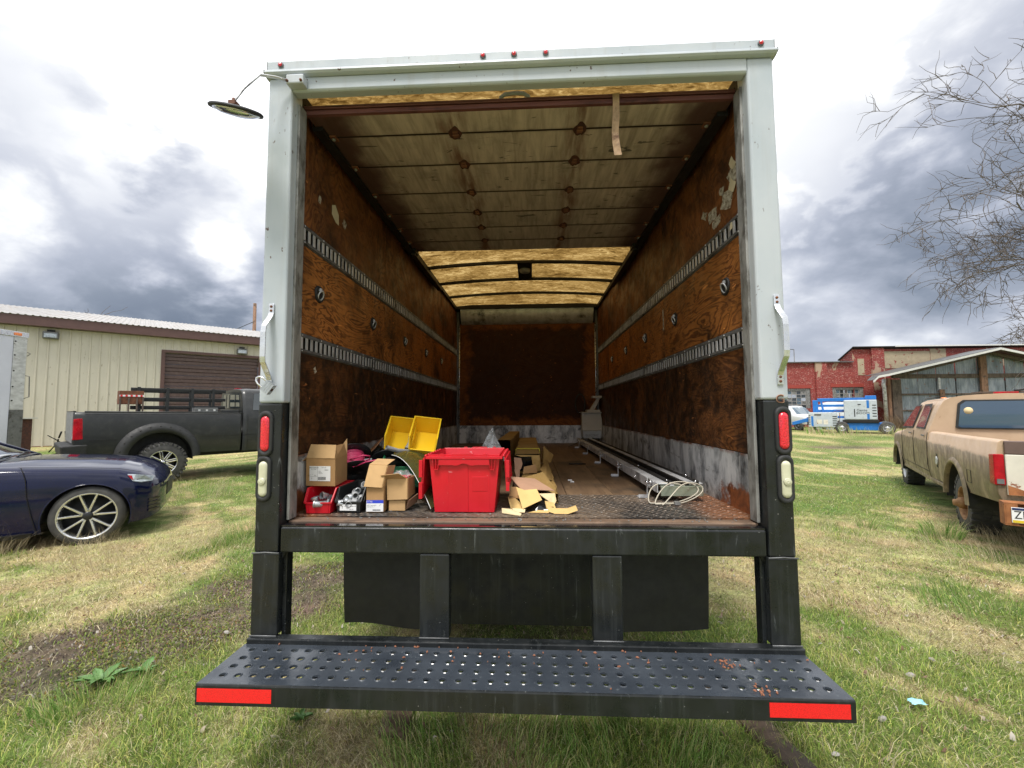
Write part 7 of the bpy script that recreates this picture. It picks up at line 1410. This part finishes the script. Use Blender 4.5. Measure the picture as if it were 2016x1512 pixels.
mb = MB(); mb.prism([(0.001, 5.87), (0.001, 7.09), (1.6, 6.1), (1.6, 5.87)], 29.40, 29.46, lambda a, b, d: (d, a, b)); mb.build('side_parapet', 'brick', bb); mb = MB(); mb.box(10, 60, 1.7, 1.9, -.3, 5.7); mb.build('back_wall', 'brick', bb)
mb = MB(); mb.hexa([(10, -.25, 5.36), (29.38, -.25, 5.80), (29.38, 8, 5.80), (10, 8, 5.36), (10, -.25, 5.46), (29.38, -.25, 5.92), (29.38, 8, 5.92), (10, 8, 5.46)]); mb.build('low_roof', 'galv_dark', bb) if False else None
mb = MB(); mb.hexa([(10, -.25, 5.785), (29.38, -.25, 5.785), (29.38, 1.6, 5.785), (10, 1.6, 5.785), (10, -.25, 5.86), (29.38, -.25, 5.86), (29.38, 1.6, 5.86), (10, 1.6, 5.86)]); mb.build('low_roof', 'galv_dark', bb)
mb = MB(); mb.hexa([(29.3, -.3, 7.11), (60, -.3, 7.11), (60, 1.7, 6.12), (29.3, 1.7, 6.12), (29.3, -.3, 7.20), (60, -.3, 7.20), (60, 1.7, 6.22), (29.3, 1.7, 6.22)]); mb.build('main_roof', 'blackish', bb); mb = MB(); mb.box(33, 60, -.34, -.305, 7.13, 7.24); mb.build('roof_edge', 'roofwhite', bb)
for a, b, z in ((26.0, 27.0, 5.78), (31.0, 32.1, 7.10), (20.9, 21.7, 5.78), (45, 46, 7.1)):
    mb = MB(); mb.box(a, b, -.18, -.001, -.3, z - .002); mb.build('pilaster', 'brick', bb)
for a, b, c, d in ((32.2, 36.2, 5.2, 6.75), (36.25, 37.6, 5.2, 6.95), (29.85, 30.4, 4.6, 6.1)):
    mb = MB(); mb.box(a, b, -.03, -.001, c, d); mb.build('render_patch', 'parge', bb)
for h in (W0, W1, W2):
    mb = MB()
    n = int((h[1] - h[0] + .3) / .11)
    for k in range(n): mb.box(h[0] - .15 + k * .11, h[0] - .15 + k * .11 + .095, -.03, -.001, h[3] + .02, h[3] + .32)
    mb.build('lintel_brick', 'soldier', bb)['kind'] = 'stuff'
    mb = MB(); mb.box(h[0] + .01, h[1] - .01, .05, .2, h[3] - .18, h[3] - .01); mb.box(h[0] + .01, h[0] + .35, .05, .2, h[2], h[3] - .19); mb.box(h[1] - .35, h[1] - .01, .05, .2, h[2], h[3] - .19); f_ = mb.build('window', 'strip', bb)
    nx, nz = 6, 5; gw = (h[1] - h[0] - .74) / nx; gh = (h[3] - h[2] - .25) / nz
    rr = random.Random(int(h[0]))
    for i in range(nx):
        for j in range(nz):
            mb = MB(); a = h[0] + .37 + i * gw; c = h[2] + .03 + j * gh; mb.box(a + .02, a + gw - .02, .12, .125, c + .02, c + gh - .02); mb.build('pane', rr.choice(('glass2', 'strip', 'glass', 'mirror')), f_)
    mb = MB()
    for i in range(nx + 1): mb.box(h[0] + .37 + i * gw - .02, h[0] + .37 + i * gw + .02, .10, .13, h[2], h[3] - .19)
    for j in range(nz + 1): mb.box(h[0] + .37, h[1] - .37, .101, .131, h[2] + .03 + j * gh - .02, h[2] + .03 + j * gh + .02)
    mb.build('muntin', 'roofmetal', f_); mb = MB(); mb.box(h[0], h[1], .3, .32, h[2], h[3]); mb.build('dark_interior', 'blackish', f_)
# ---- corrugated shed
sh_ = empty('tin_shed', (0, 33.7, 0), 'open fronted shed of grey corrugated sheets and wooden posts with a white roof edge', 'shed')
pk_, el, er = 36.9, 27.15, 46.65
rz_ = lambda x: 6.16 - abs(x - pk_) * 0.228
def cpanel(x0, x1, z0, zf):
    mb = MB(); xs = np.arange(x0, x1 + 0.001, 0.045); mb.grid([[(a, .30 + .018 * math.sin(a * 2 * PI / 0.18), z0) for a in xs], [(a, .30 + .018 * math.sin(a * 2 * PI / 0.18), zf(a)) for a in xs]], sm=True); return mb.build('corrugated_panel', 'corr', sh_, fix=False)
xb = [30.15, 31.55, 33.0, 34.5, 36.2, 36.75, 38.3, 39.9, 41.4, 43.0, 44.4]
for a, b in zip(xb, xb[1:]):
    for z0, z1 in ((0.0, 1.28), (1.46, 2.60), (2.74, 3.95), (4.3, 6.2)): cpanel(a, b - 0.03, z0 - .06, (lambda x, z1=z1: min(z1 + .08, rz_(x) - .1)))
for z, h in ((1.30, .14), (2.60, .15), (3.98, .34)):
    mb = MB(); mb.box(29.4, 44.5, .20, .28, z, z + h); mb.build('cross_beam', 'oldwood', sh_, 0.01)
for x0_, x1_, zt, mt, y0, y1 in ((28.95, 29.15, 4.0, 'barnpost', .0, .2), (29.35, 30.05, 3.9, 'oldwood', .1, .3), (36.2, 36.7, 6.0, 'barnpost', .02, .19), (44.4, 45.0, 4.2, 'oldwood', .1, .3)):
    mb = MB(); mb.box(x0_, x1_, y0, y1, -.1, zt); mb.build('post', mt, sh_, 0.01)
mb = MB(); mb.box(33.05, 33.4, .10, .19, 2.2, 3.3 - .25); mb.build('short_board', 'barnpost', sh_); mb = MB(); mb.box(32.95, 33.1, .09, .18, 3.1, 4.0); mb.build('short_board', 'trailerpost', sh_)
mb = MB(); mb.ring([(28.65, .0, 3.9), (28.55, -.02, 3.5), (28.62, .0, 3.3), (28.66, 0, 0)], .13, 10); mb.build('downpipe', 'galv', sh_)
for s, xe in ((-1, el), (1, er)):
    P = [(pk_, 6.28), (xe - s * 1.2, 6.28 - (abs(xe - s * 1.2 - pk_)) * .232), (xe - s * .4, 4.20 - .05), (xe, 3.78)]
    for kk_, ((a, b), (c, d)) in enumerate(zip(P, P[1:])):
        mb = MB(); mb.hexa([(a, -.9, b - .17), (c, -.9, d - .17), (c, -.82, d - .17), (a, -.82, b - .17), (a, -.9, b), (c, -.9, d), (c, -.82, d), (a, -.82, b)]); mb.build('roof_edge_trim', 'roofwhite', sh_); dd_ = 1.6 if kk_ == 0 else -.2
        mb = MB(); mb.hexa([(a, -.9, b + .001), (c, -.9, d + .001), (c, dd_, d + .001), (a, dd_, b + .001), (a, -.9, b + .03), (c, -.9, d + .03), (c, dd_, d + .03), (a, dd_, b + .03)]); mb.build('roof_sheet', 'galv_dark', sh_)
    mb = MB(); mb.hexa([(pk_, -.10, 5.85), (xe - s * 2.2, -.10, 6.05 - abs(xe - s * 2.2 - pk_) * .236 - .25), (xe - s * 2.2, .0, 6.05 - abs(xe - s * 2.2 - pk_) * .236 - .25), (pk_, 0, 5.85), (pk_, -.10, 6.10), (xe - s * 2.2, -.10, 6.08 - abs(xe - s * 2.2 - pk_) * .236), (xe - s * 2.2, .0, 6.08 - abs(xe - s * 2.2 - pk_) * .236), (pk_, 0, 6.10)]); mb.build('rafter', 'oldwood', sh_)
mb = MB(); mb.box(30.1, 44.9, 1.4, 1.5, 0, 3.8); mb.build('back_wall', 'corr', sh_); 
mb = MB(); mb.box(45.0, 45.4, .2, 1.5, 0, 3.8); mb.build('side_wall', 'corr', sh_)
# ---- utility pole
up_ = empty('utility_pole', (-28.45, 40.0, 0), 'thin wooden utility pole rising behind the beige building roof', 'pole'); mb = MB(); mb.cyl((0, 0, 0), (-.05, 0, 12.8), .22, .15, n=10); mb.build('pole', 'barnpost', up_)
mb = MB(); mb.ring([(-.1, 0, 10.9), (-4, 2, 10.3), (-9, 5, 10.0), (-20, 11, 10.4)], .03, 4); mb.build('wire', 'blackish', up_)
lp_ = empty('street_lamp', (28.5, 45.0, 0), 'small arm lamp rising above the low brick wing roof', 'lamp'); mb = MB(); mb.cyl((0, 0, 0), (0, 0, 8.0), .05, n=6); mb.ring([(0, 0, 8.0), (-.9, 0, 8.05)], .04, 5); mb.build('pole', 'galv_dark', lp_)
# ================================================================ TREES
def bare_tree(name, base, H, lean, seed, label, spread, depth=6, r0=0.35, up=0.25, first=0.3, droop=0.0, mat='bark', budget=9000, fill=None, wid=1.0):
    o = empty(name, base, label, 'tree'); r = random.Random(seed); trunk = MB(); limbs = MB(); twigs = MB(); cnt = [0]
    queue = [(Vector((0, 0, 0)), Vector((lean[0] * 0.12, lean[1] * 0.12, 1)).normalized(), H * spread, r0, 0)]; qi = 0
    while qi < len(queue) and cnt[0] < budget:
        p, d, L_, rad, lvl = queue[qi]; qi += 1
        n = 5 if lvl < 3 else 3; path = [p]; q = Vector(p); dd = Vector(d)
        for k in range(n):
            j = 0.10 + 0.06 * lvl; dd = (dd + Vector((r.gauss(0, j), r.gauss(0, j), r.gauss(0, j) + (up * 0.12 if lvl < depth - 1 else -droop)))).normalized(); q = q + dd * (L_ / n); path.append(q.copy())
        tgt = trunk if lvl == 0 else limbs if lvl < 3 else twigs
        re = rad * (0.62 if lvl < depth else 0.35)
        tgt.ring(path, [rad + (re - rad) * k / n for k in range(n + 1)], 8 if lvl == 0 else 5 if lvl < 3 else 3, caps=False); cnt[0] += n
        if lvl >= depth: continue
        nb = [9, 6, 6, 5, 5, 4, 3][min(lvl, 6)]
        for k in range(nb):
            t = r.uniform(first if lvl == 0 else 0.2, 1.0) if k else 1.0; i = min(n - 1, int(t * n)); pp = path[i].lerp(path[i + 1], t * n - i if t < 1 else 1.0)
            ax = (path[i + 1] - path[i]).normalized(); perp = ax.orthogonal().normalized(); perp.rotate(Matrix.Rotation(r.uniform(0, 2 * PI), 3, ax))
            ang = math.radians(r.uniform(22, 58) if k else r.uniform(5, 18)); nd_ = ax * math.cos(ang) + perp * math.sin(ang)
            if lvl < 2: nd_ = (nd_ + Vector(lean) * 0.35).normalized()
            ll = L_ * r.uniform(0.42, 0.70) * (1.15 if lvl == 0 else 1.0); queue.append((pp, nd_, ll, max(0.010 * wid, (rad + (re - rad) * t) * r.uniform(0.40, 0.62)), lvl + 1))
    trunk.build('trunk', mat, o, fix=False); limbs.build('limb', mat, o, fix=False)['kind'] = 'stuff'; t_ = twigs.build('twig', mat, o, fix=False); t_['kind'] = 'stuff'
    return o
bare_tree('bare_tree', (43.0, 21.5, 0), 29, (-0.55, 0, 0.25), 12, 'big bare tree at the top right edge, its branches reaching in from the right', 0.42, 5, 0.50, 0.05, 0.6, 0.06, budget=38000, wid=1.9)
bare_tree('bare_tree', (62, 47, 0), 23, (-0.5, 0, 0.2), 23, 'bare budding tree at the right edge behind the tin shed', 0.42, 5, 0.6, 0.3, 0.3, -0.03, budget=52000, wid=2.6)
bare_tree('bare_tree', (-46, 41, 0), 12, (0.1, 0, 0), 5, 'small bare tree just showing above the beige roof at the left edge', 0.5, 4, 0.22, 0.3, 0.4, budget=1600, wid=2.5)
bare_tree('bare_tree', (-34.5, 31, 0), 11.5, (0.1, 0, 0.2), 8, 'thin bare sapling crown above the beige roof, left of the other', 0.5, 4, 0.18, 0.3, 0.4, budget=900, wid=2.0) if False else None
# ================================================================ GROUND PIECES
for (x, y, L_, a, label) in ((-0.60, 0.34, 0.52, 1.62, 'rotten brown timber end lying in the grass under the left part of the step'), (1.13, 0.22, 0.85, 1.79, 'weathered timber in the grass under the right part of the step')):
    mb = MB(); rr = random.Random(int(L_ * 100)); rows = []
    for i in range(9):
        t = i / 8; c = []
        for k in range(10):
            an = 2 * PI * k / 10; c.append(((t - .5) * L_ + rr.uniform(-.01, .01) * (1 if 0 < i < 8 else 2), .075 * math.cos(an) * (1 + rr.uniform(-.12, .12)), .030 * math.sin(an) * (1 + rr.uniform(-.2, .2)) + .012))
        rows.append(c)
    mb.grid(rows, sm=False, closed=True); mb.f += [list(range(10)), list(range(80, 90))]; mb.mi += [0, 0]; mb.sm += [False] * 2
    o = mb.build('timber', 'timber'); o.location = (x, y, float(gz(x, y)) - .005); o.rotation_euler = (0, 0, a); tag(o, label, 'timber')
# broad leaved weed at the lower left, green tussocks
def weed(loc, n, L_, label, seed, cat='weed'):
    o = empty('broadleaf_weed', loc, label, cat); r = random.Random(seed)
    for k in range(n):
        a = 2 * PI * k / n + r.uniform(-.3, .3); l_ = L_ * r.uniform(.6, 1.1); up = r.uniform(.3, .9); rows = []
        for i in range(6):
            t = i / 5; w = l_ * .17 * math.sin(PI * (t * .85 + .12)) * (1 + .25 * (i % 2)); x = l_ * t * math.cos(up * (1 - t * .5)); z = l_ * math.sin(up) * (t - .55 * t * t) * 1.2 + .01
            rows.append([(x * math.cos(a) - s * w * math.sin(a), x * math.sin(a) + s * w * math.cos(a), z + abs(s) * .012) for s in (-1, 0, 1)])
        mb = MB(); mb.grid(rows); mb.build('leaf', 'weed', o, fix=False)
    return o
P3 = lambda x, y: (x, y, float(gz(x, y)))
weed(P3(-2.34, .40), 11, .115, 'broad leaved grey green weed standing in the grass left of the step', 3); weed(P3(-2.18, .50), 8, .10, 'second leafy weed rosette just right of the grey green weed', 4)
weed(P3(-1.07, .17), 7, .06, 'tiny bright green rosette in the grass below the left reflective strip', 6)
o = empty('plastic_scrap', P3(2.0, .386), 'pale blue torn plastic scrap in the grass right of the step', 'litter'); 
f_ = blob_sheet([(-.035, -.012, .03), (.035, -.02, .03), (.04, .012, .035), (-.03, .02, .035)], 'bluetrash', 'scrap', o, 4, .006, 5)
for k, (x, y, s_) in enumerate(((2.19, .64, .028), (2.45, .80, .022), (1.75, .28, .022), (1.38, .06, .02), (1.9, .95, .015), (-2.02, .95, .022), (-2.6, 2.2, .035), (1.3, 1.5, .022))):
    mb = MB(); rr = random.Random(k); T = Matrix.Rotation(rr.uniform(0, 3), 4, 'Z'); mb.lathe([(0, s_ * .5), (s_ * .6, s_ * .4), (s_, 0), (s_ * .6, -s_ * .3), (0, -s_ * .35)], n=7, T=T, sm=False); o = mb.build('pebble', 'stone'); o.location = (x, y, float(gz(x, y)) + .018); o.rotation_euler = (rr.uniform(-.5, .5), rr.uniform(-.5, .5), 0); o.scale = (.95, .6, .7)
    tag(o, ['pale stone just beyond the blue scrap on the right', 'pale stone farthest right in the near grass', 'pale stone left of the blue scrap', 'pale stone at the bottom near the right timber', 'small stone right of the step, farther off than the blue scrap', 'pale stone just left of the left bumper leg', 'pale stone in the straw beyond the bare earth', 'pale stone seen through the gap between right flap and leg'][k], 'stone')
# ================================================================ GRASS
def build_blades(name, X, Y, L_, Wd, bend, tint, seed, label, matname='blade', az=None, segs=2, z0=None):
    r = np.random.default_rng(seed); n = len(X); Z = gz(X, Y) - 0.012 if z0 is None else z0
    a = r.uniform(0, 2 * PI, n) if az is None else az; dx, dy = np.cos(a), np.sin(a)
    wa = r.uniform(0, 2 * PI, n); wx, wy = np.cos(wa) * Wd / 2, np.sin(wa) * Wd / 2
    h1, o1 = L_ * 0.55 * np.cos(bend * 0.55), L_ * 0.55 * np.sin(bend * 0.55)
    h2, o2 = h1 + L_ * 0.45 * np.cos(bend * 1.25), o1 + L_ * 0.45 * np.sin(bend * 1.25)
    h1 = np.maximum(h1, 0.012); h2 = np.maximum(h2, 0.006)
    V = np.empty((n, 5, 3)); V[:, 0] = np.stack([X - wx, Y - wy, Z], 1); V[:, 1] = np.stack([X + wx, Y + wy, Z], 1)
    V[:, 2] = np.stack([X + dx * o1 + wx * .8, Y + dy * o1 + wy * .8, Z + h1], 1); V[:, 3] = np.stack([X + dx * o1 - wx * .8, Y + dy * o1 - wy * .8, Z + h1], 1); V[:, 4] = np.stack([X + dx * o2, Y + dy * o2, Z + h2], 1)
    i = np.arange(n)[:, None] * 5; loops = np.concatenate([i, i + 1, i + 2, i + 3, i + 3, i + 2, i + 4], 1).ravel().astype(np.int32)
    me = bpy.data.meshes.new(name); me.vertices.add(n * 5); me.vertices.foreach_set('co', V.ravel()); me.loops.add(n * 7); me.loops.foreach_set('vertex_index', loops); me.polygons.add(n * 2)
    st = np.empty(n * 2, np.int32); st[0::2] = np.arange(n) * 7; st[1::2] = np.arange(n) * 7 + 4; tt = np.empty(n * 2, np.int32); tt[0::2] = 4; tt[1::2] = 3
    me.polygons.foreach_set('loop_start', st); me.polygons.foreach_set('loop_total', tt); me.update()
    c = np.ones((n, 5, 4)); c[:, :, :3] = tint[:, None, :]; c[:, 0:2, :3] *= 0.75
    at = me.attributes.new('tint', 'FLOAT_COLOR', 'POINT'); at.data.foreach_set('color', c.ravel()); me.polygons.foreach_set('use_smooth', np.ones(n * 2, bool))
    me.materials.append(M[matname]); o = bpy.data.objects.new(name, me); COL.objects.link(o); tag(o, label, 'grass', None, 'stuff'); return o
CX, CY = 0.0727, -1.945
def scatter(n, r0, r1, seed, pw=1.0, half=64):
    r = np.random.default_rng(seed); u = r.uniform(0, 1, n); k = 2 - pw
    R_ = (r0 ** k + (r1 ** k - r0 ** k) * u) ** (1 / k); A = np.radians(r.uniform(-half, half, n)) - 0.0466 * -1 * 0
    X = CX + R_ * np.sin(A); Y = CY + R_ * np.cos(A)
    hid = (np.abs(X) < 0.52 * (Y + 1.95)) & (Y > 2.6) & (np.abs(X) < 30)
    hid |= (np.abs(X - 0.0) < 1.0) & (Y > 5)
    keep = ~hid; return X[keep], Y[keep], R_[keep]
def in_body(X, Y):
    """keeps grass from growing through car bodies"""
    m = np.zeros(len(X), bool)
    for (px_, py_, th, a, b, c, d) in ((-5.184, 2.897, 36, -3.9, .75, .12, 1.75), (-7.493, 6.506, 52, -1.4, 5, .15, 1.8), (5.534, 3.703, 58, -1.5, 4.6, -1.60, .02), (21.8, 25.2, -35, -3.9, 0, 0, 1.6)):
        t = math.radians(th); u = (X - px_) * math.cos(t) + (Y - py_) * math.sin(t); v = -(X - px_) * math.sin(t) + (Y - py_) * math.cos(t); m |= (u > a) & (u < b) & (v > c) & (v < d)
    return m
def make_grass():
    for tag_, n, r0, r1, seed, sc in (('near', 260000, 1.55, 4.4, 1, 0.9), ('mid', 260000, 4.2, 11.5, 2, 1.6), ('far', 130000, 11, 42, 3, 3.2)):
        X, Y, R_ = scatter(n, r0, r1, seed, 1.15 if tag_ == 'near' else 1.25)
        ok = ~in_body(X, Y); X, Y, R_ = X[ok], Y[ok], R_[ok]
        r = np.random.default_rng(seed + 50); mud = mudf(X, Y); g = greenf(X, Y); under = (np.abs(X) < 1.2) & (Y > 0.3)
        keep = r.uniform(0, 1, len(X)) > np.clip(mud * 1.0, 0, 0.93); keep &= ~(under & (r.uniform(0, 1, len(X)) < 0.35)); X, Y, R_, g, mud = X[keep], Y[keep], R_[keep], g[keep], mud[keep]; n_ = len(X)
        dens = vnoise(X, Y, 61, 3, 3.0)
        isg = r.uniform(0, 1, n_) < (0.12 + 0.60 * g)
        lean = vnoise(X, Y, 71, 2, 0.9) * 4 * PI
        for kind, msk in (('green', isg), ('dry', ~isg)):
            x, y = X[msk], Y[msk]; m = len(x); dn = dens[msk]; gg = g[msk]; v = r.uniform(0, 1, (m, 1)); wv = sc ** 0.55
            if kind == 'green':
                tall = sst(vnoise(x, y, 91, 3, 1.1), 0.56, 0.72); L_ = (0.020 + 0.036 * r.random(m) + 0.05 * tall * r.random(m)) * sc ** 0.2; b = r.uniform(0.2, 1.5, m)
                c = np.array([0.14, 0.26, 0.035]) * (1 - v) + np.array([0.42, 0.56, 0.13]) * v; yl = (r.random(m) < 0.30)[:, None]; c = np.where(yl, np.array([0.62, 0.62, 0.19]), c) * r.uniform(0.45, 1.25, (m, 1))
                wd = r.uniform(0.0022, 0.0042, m) * sc
            else:
                L_ = (0.03 + 0.075 * r.random(m) ** 1.5) * sc ** 0.15; b = np.clip(r.normal(1.40, 0.28, m), 0.3, 1.65)
                c = np.array([0.66, 0.54, 0.31]) * (1 - v) + np.array([0.92, 0.83, 0.58]) * v; br = (r.random(m) < 0.24)[:, None]; c = np.where(br, np.array([0.22, 0.145, 0.075]), c) * r.uniform(0.4, 1.18, (m, 1)); wd = r.uniform(0.0013, 0.0030, m) * sc
            az = np.where(r.random(m) < 0.25, lean[msk] + r.normal(0, 0.9, m), r.uniform(0, 2 * PI, m))
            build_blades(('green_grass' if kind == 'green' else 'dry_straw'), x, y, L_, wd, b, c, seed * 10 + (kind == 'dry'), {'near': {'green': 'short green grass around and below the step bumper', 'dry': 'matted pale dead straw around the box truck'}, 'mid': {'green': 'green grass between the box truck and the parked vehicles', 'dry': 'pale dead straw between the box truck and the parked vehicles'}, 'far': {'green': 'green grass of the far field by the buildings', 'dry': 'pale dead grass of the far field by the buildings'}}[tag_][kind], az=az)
make_grass()
def clump(cx, cy, rad, n, h0, h1, cols, seed, label, bend=(0.1, 0.7), wd=(0.002, 0.004), nm='grass_tussock'):
    r = np.random.default_rng(seed); a = r.uniform(0, 2 * PI, n); q = np.sqrt(r.random(n)) * rad; X = cx + q * np.cos(a); Y = cy + q * np.sin(a)
    cs = np.array(cols)[r.integers(0, len(cols), n)] * r.uniform(0.7, 1.15, (n, 1)); build_blades(nm, X, Y, r.uniform(h0, h1, n), r.uniform(*wd, n), r.uniform(*bend, n), cs, seed, label, az=a + r.normal(0, .5, n))
GR = [(0.12, 0.24, 0.045), (0.22, 0.38, 0.08), (0.34, 0.50, 0.15), (0.55, 0.52, 0.25)]; ST = [(0.58, 0.48, 0.30), (0.74, 0.65, 0.44), (0.50, 0.40, 0.25)]
clump(4.85, 3.35, .17, 230, .12, .30, GR, 401, 'tall bright green tussock in front of the tan pickup rear wheel', (0.2, 1.0), (.005, .010)); clump(4.3, 3.75, .10, 60, .10, .24, GR, 402, 'smaller green tussock left of the tall one near the tan pickup', (0.2, 1.0), (.005, .009))
clump(-3.35, 3.05, .35, 900, .06, .17, GR, 403, 'green tussock patch beyond the left side of the box truck'); clump(-2.25, .28, .24, 700, .05, .15, GR, 404, 'green grass clump under the broad leaved weed')
clump(3.55, 1.45, .50, 1000, .06, .16, GR, 405, 'dark green tussock at the right edge of the picture', (0.1, .8)); clump(-3.2, 3.6, .7, 1300, .06, .16, GR, 406, 'green grass patch in front of the sedan nose'); clump(.55, .12, .35, 1300, .06, .14, GR, 407, 'green grass under the step right of the middle'); clump(-.2, .12, .45, 1500, .06, .14, GR, 408, 'green grass under the middle of the step')
for k, (x, y, rd, n, a, b) in enumerate(((-4.2, 2.6, .75, 420, .14, .38), (-5.3, 2.35, .9, 420, .10, .28), (-3.6, 2.6, .9, 700, .06, .20), (-6.0, 5.6, .5, 260, .3, .6), (-8.3, 6.3, .5, 220, .3, .75), (5.9, 3.0, .7, 900, .12, .28), (3.2, 3.4, 1.0, 900, .12, .26), (-5.9, 2.5, .3, 260, .2, .42), (5.0, 2.5, .9, 1200, .1, .24), (1.45, .12, .25, 70, .12, .24))):
    clump(x, y, rd, n, a, b, ST, 500 + k, ['tall dead grass stalks in front of the sedan wheel', 'dead grass stalks along the blue sedan side', 'pale dead straw between sedan and box truck', 'tall dead weeds by the black pickup', 'tall dead weeds at the black pickup rear wheel', 'dead grass below the rusty bumper', 'pale dead grass in the field left of the tan pickup', 'dead reddish stalks at the left edge beside the sedan', 'pale straw patch in front of the tan pickup', 'few tall dead stems at the lower right'][k], (0.2, 1.1), (.0016, .0034) if k != 1 else (.0016, .003), 'dead_grass')
clump(20.5, 24.5, 3.5, 500, .2, .7, ST + GR, 520, 'tall weeds in front of the boom lift', (.1, .6), (.012, .03), 'weed_patch'); clump(29.6, 32.6, 1.4, 500, .4, 1.5, [(0.2, .14, .09), (.3, .22, .14)], 521, 'dry brush at the corner post of the tin shed', (.1, .8), (.015, .03), 'dry_brush')
# low leafy ground cover on the bare earth
def cover():
    r = np.random.default_rng(77); n = 60000; X = r.uniform(-5.2, -.6, n); Y = r.uniform(-.2, 2.8, n); m = mudf(X, Y); pat = vnoise(X, Y, 81, 4, 2.2); k = (m > 0.15) & (r.random(n) < sst(pat, .36, .58)); X, Y = X[k], Y[k]; n = len(X)
    v = r.random((n, 1)); c = np.array([.12, .19, .045]) * (1 - v) + np.array([.36, .38, .11]) * v; o = (r.random(n) < .10)[:, None]; c = np.where(o, np.array([.34, .22, .07]), c)
    build_blades('ground_cover', X, Y, r.uniform(.012, .026, n), r.uniform(.006, .013, n), r.uniform(.6, 1.3, n), c, 78, 'low leafy ground cover creeping over the bare earth on the left')
    n = 22000; X = r.uniform(-5.4, -.4, n); Y = r.uniform(-.2, 2.9, n); m = mudf(X, Y); k = m > .1; X, Y = X[k], Y[k]; n = len(X); c = np.array([[.36, .29, .20], [.16, .12, .10], [.13, .10, .085], [.40, .36, .31]])[r.integers(0, 4, n)] * r.uniform(.6, 1.1, (n, 1))
    build_blades('soil_crumbs', X, Y, r.uniform(.008, .03, n), r.uniform(.004, .012, n), r.uniform(1.2, 1.6, n), c, 79, 'straw bits and crumbs lying on the bare earth')
cover()
def leaves():
    r = np.random.default_rng(99); n = 900; X = r.uniform(-3.5, 4, n); Y = r.uniform(0, 2.6, n); c = np.array([[.30, .20, .14], [.45, .38, .30], [.22, .13, .09], [.55, .50, .44]])[r.integers(0, 4, n)]
    build_blades('dead_leaves', X, Y, r.uniform(.02, .045, n), r.uniform(.010, .022, n), r.uniform(1.0, 1.5, n), c, 98, 'dead leaf bits scattered through the grass', z0=gz(X, Y) + .01)
leaves()

def treeline():
    r = np.random.default_rng(123); n = 15000; X = r.uniform(-110, 26, n); Y = r.uniform(105, 125, n); hh = 4 + 6 * vnoise(X, Y * 0, 7, 4, 0.08)
    c = np.array([[.13, .105, .09], [.18, .15, .12], [.12, .13, .08]])[r.integers(0, 3, n)] * r.uniform(.7, 1.2, (n, 1))
    o = build_blades('far_treeline', X, Y, hh * r.uniform(.4, 1.0, n), r.uniform(.08, .5, n), r.uniform(.05, .6, n), c, 124, 'bare brown far line of trees and scrub beyond the field'); o['category'] = 'treeline'
treeline()
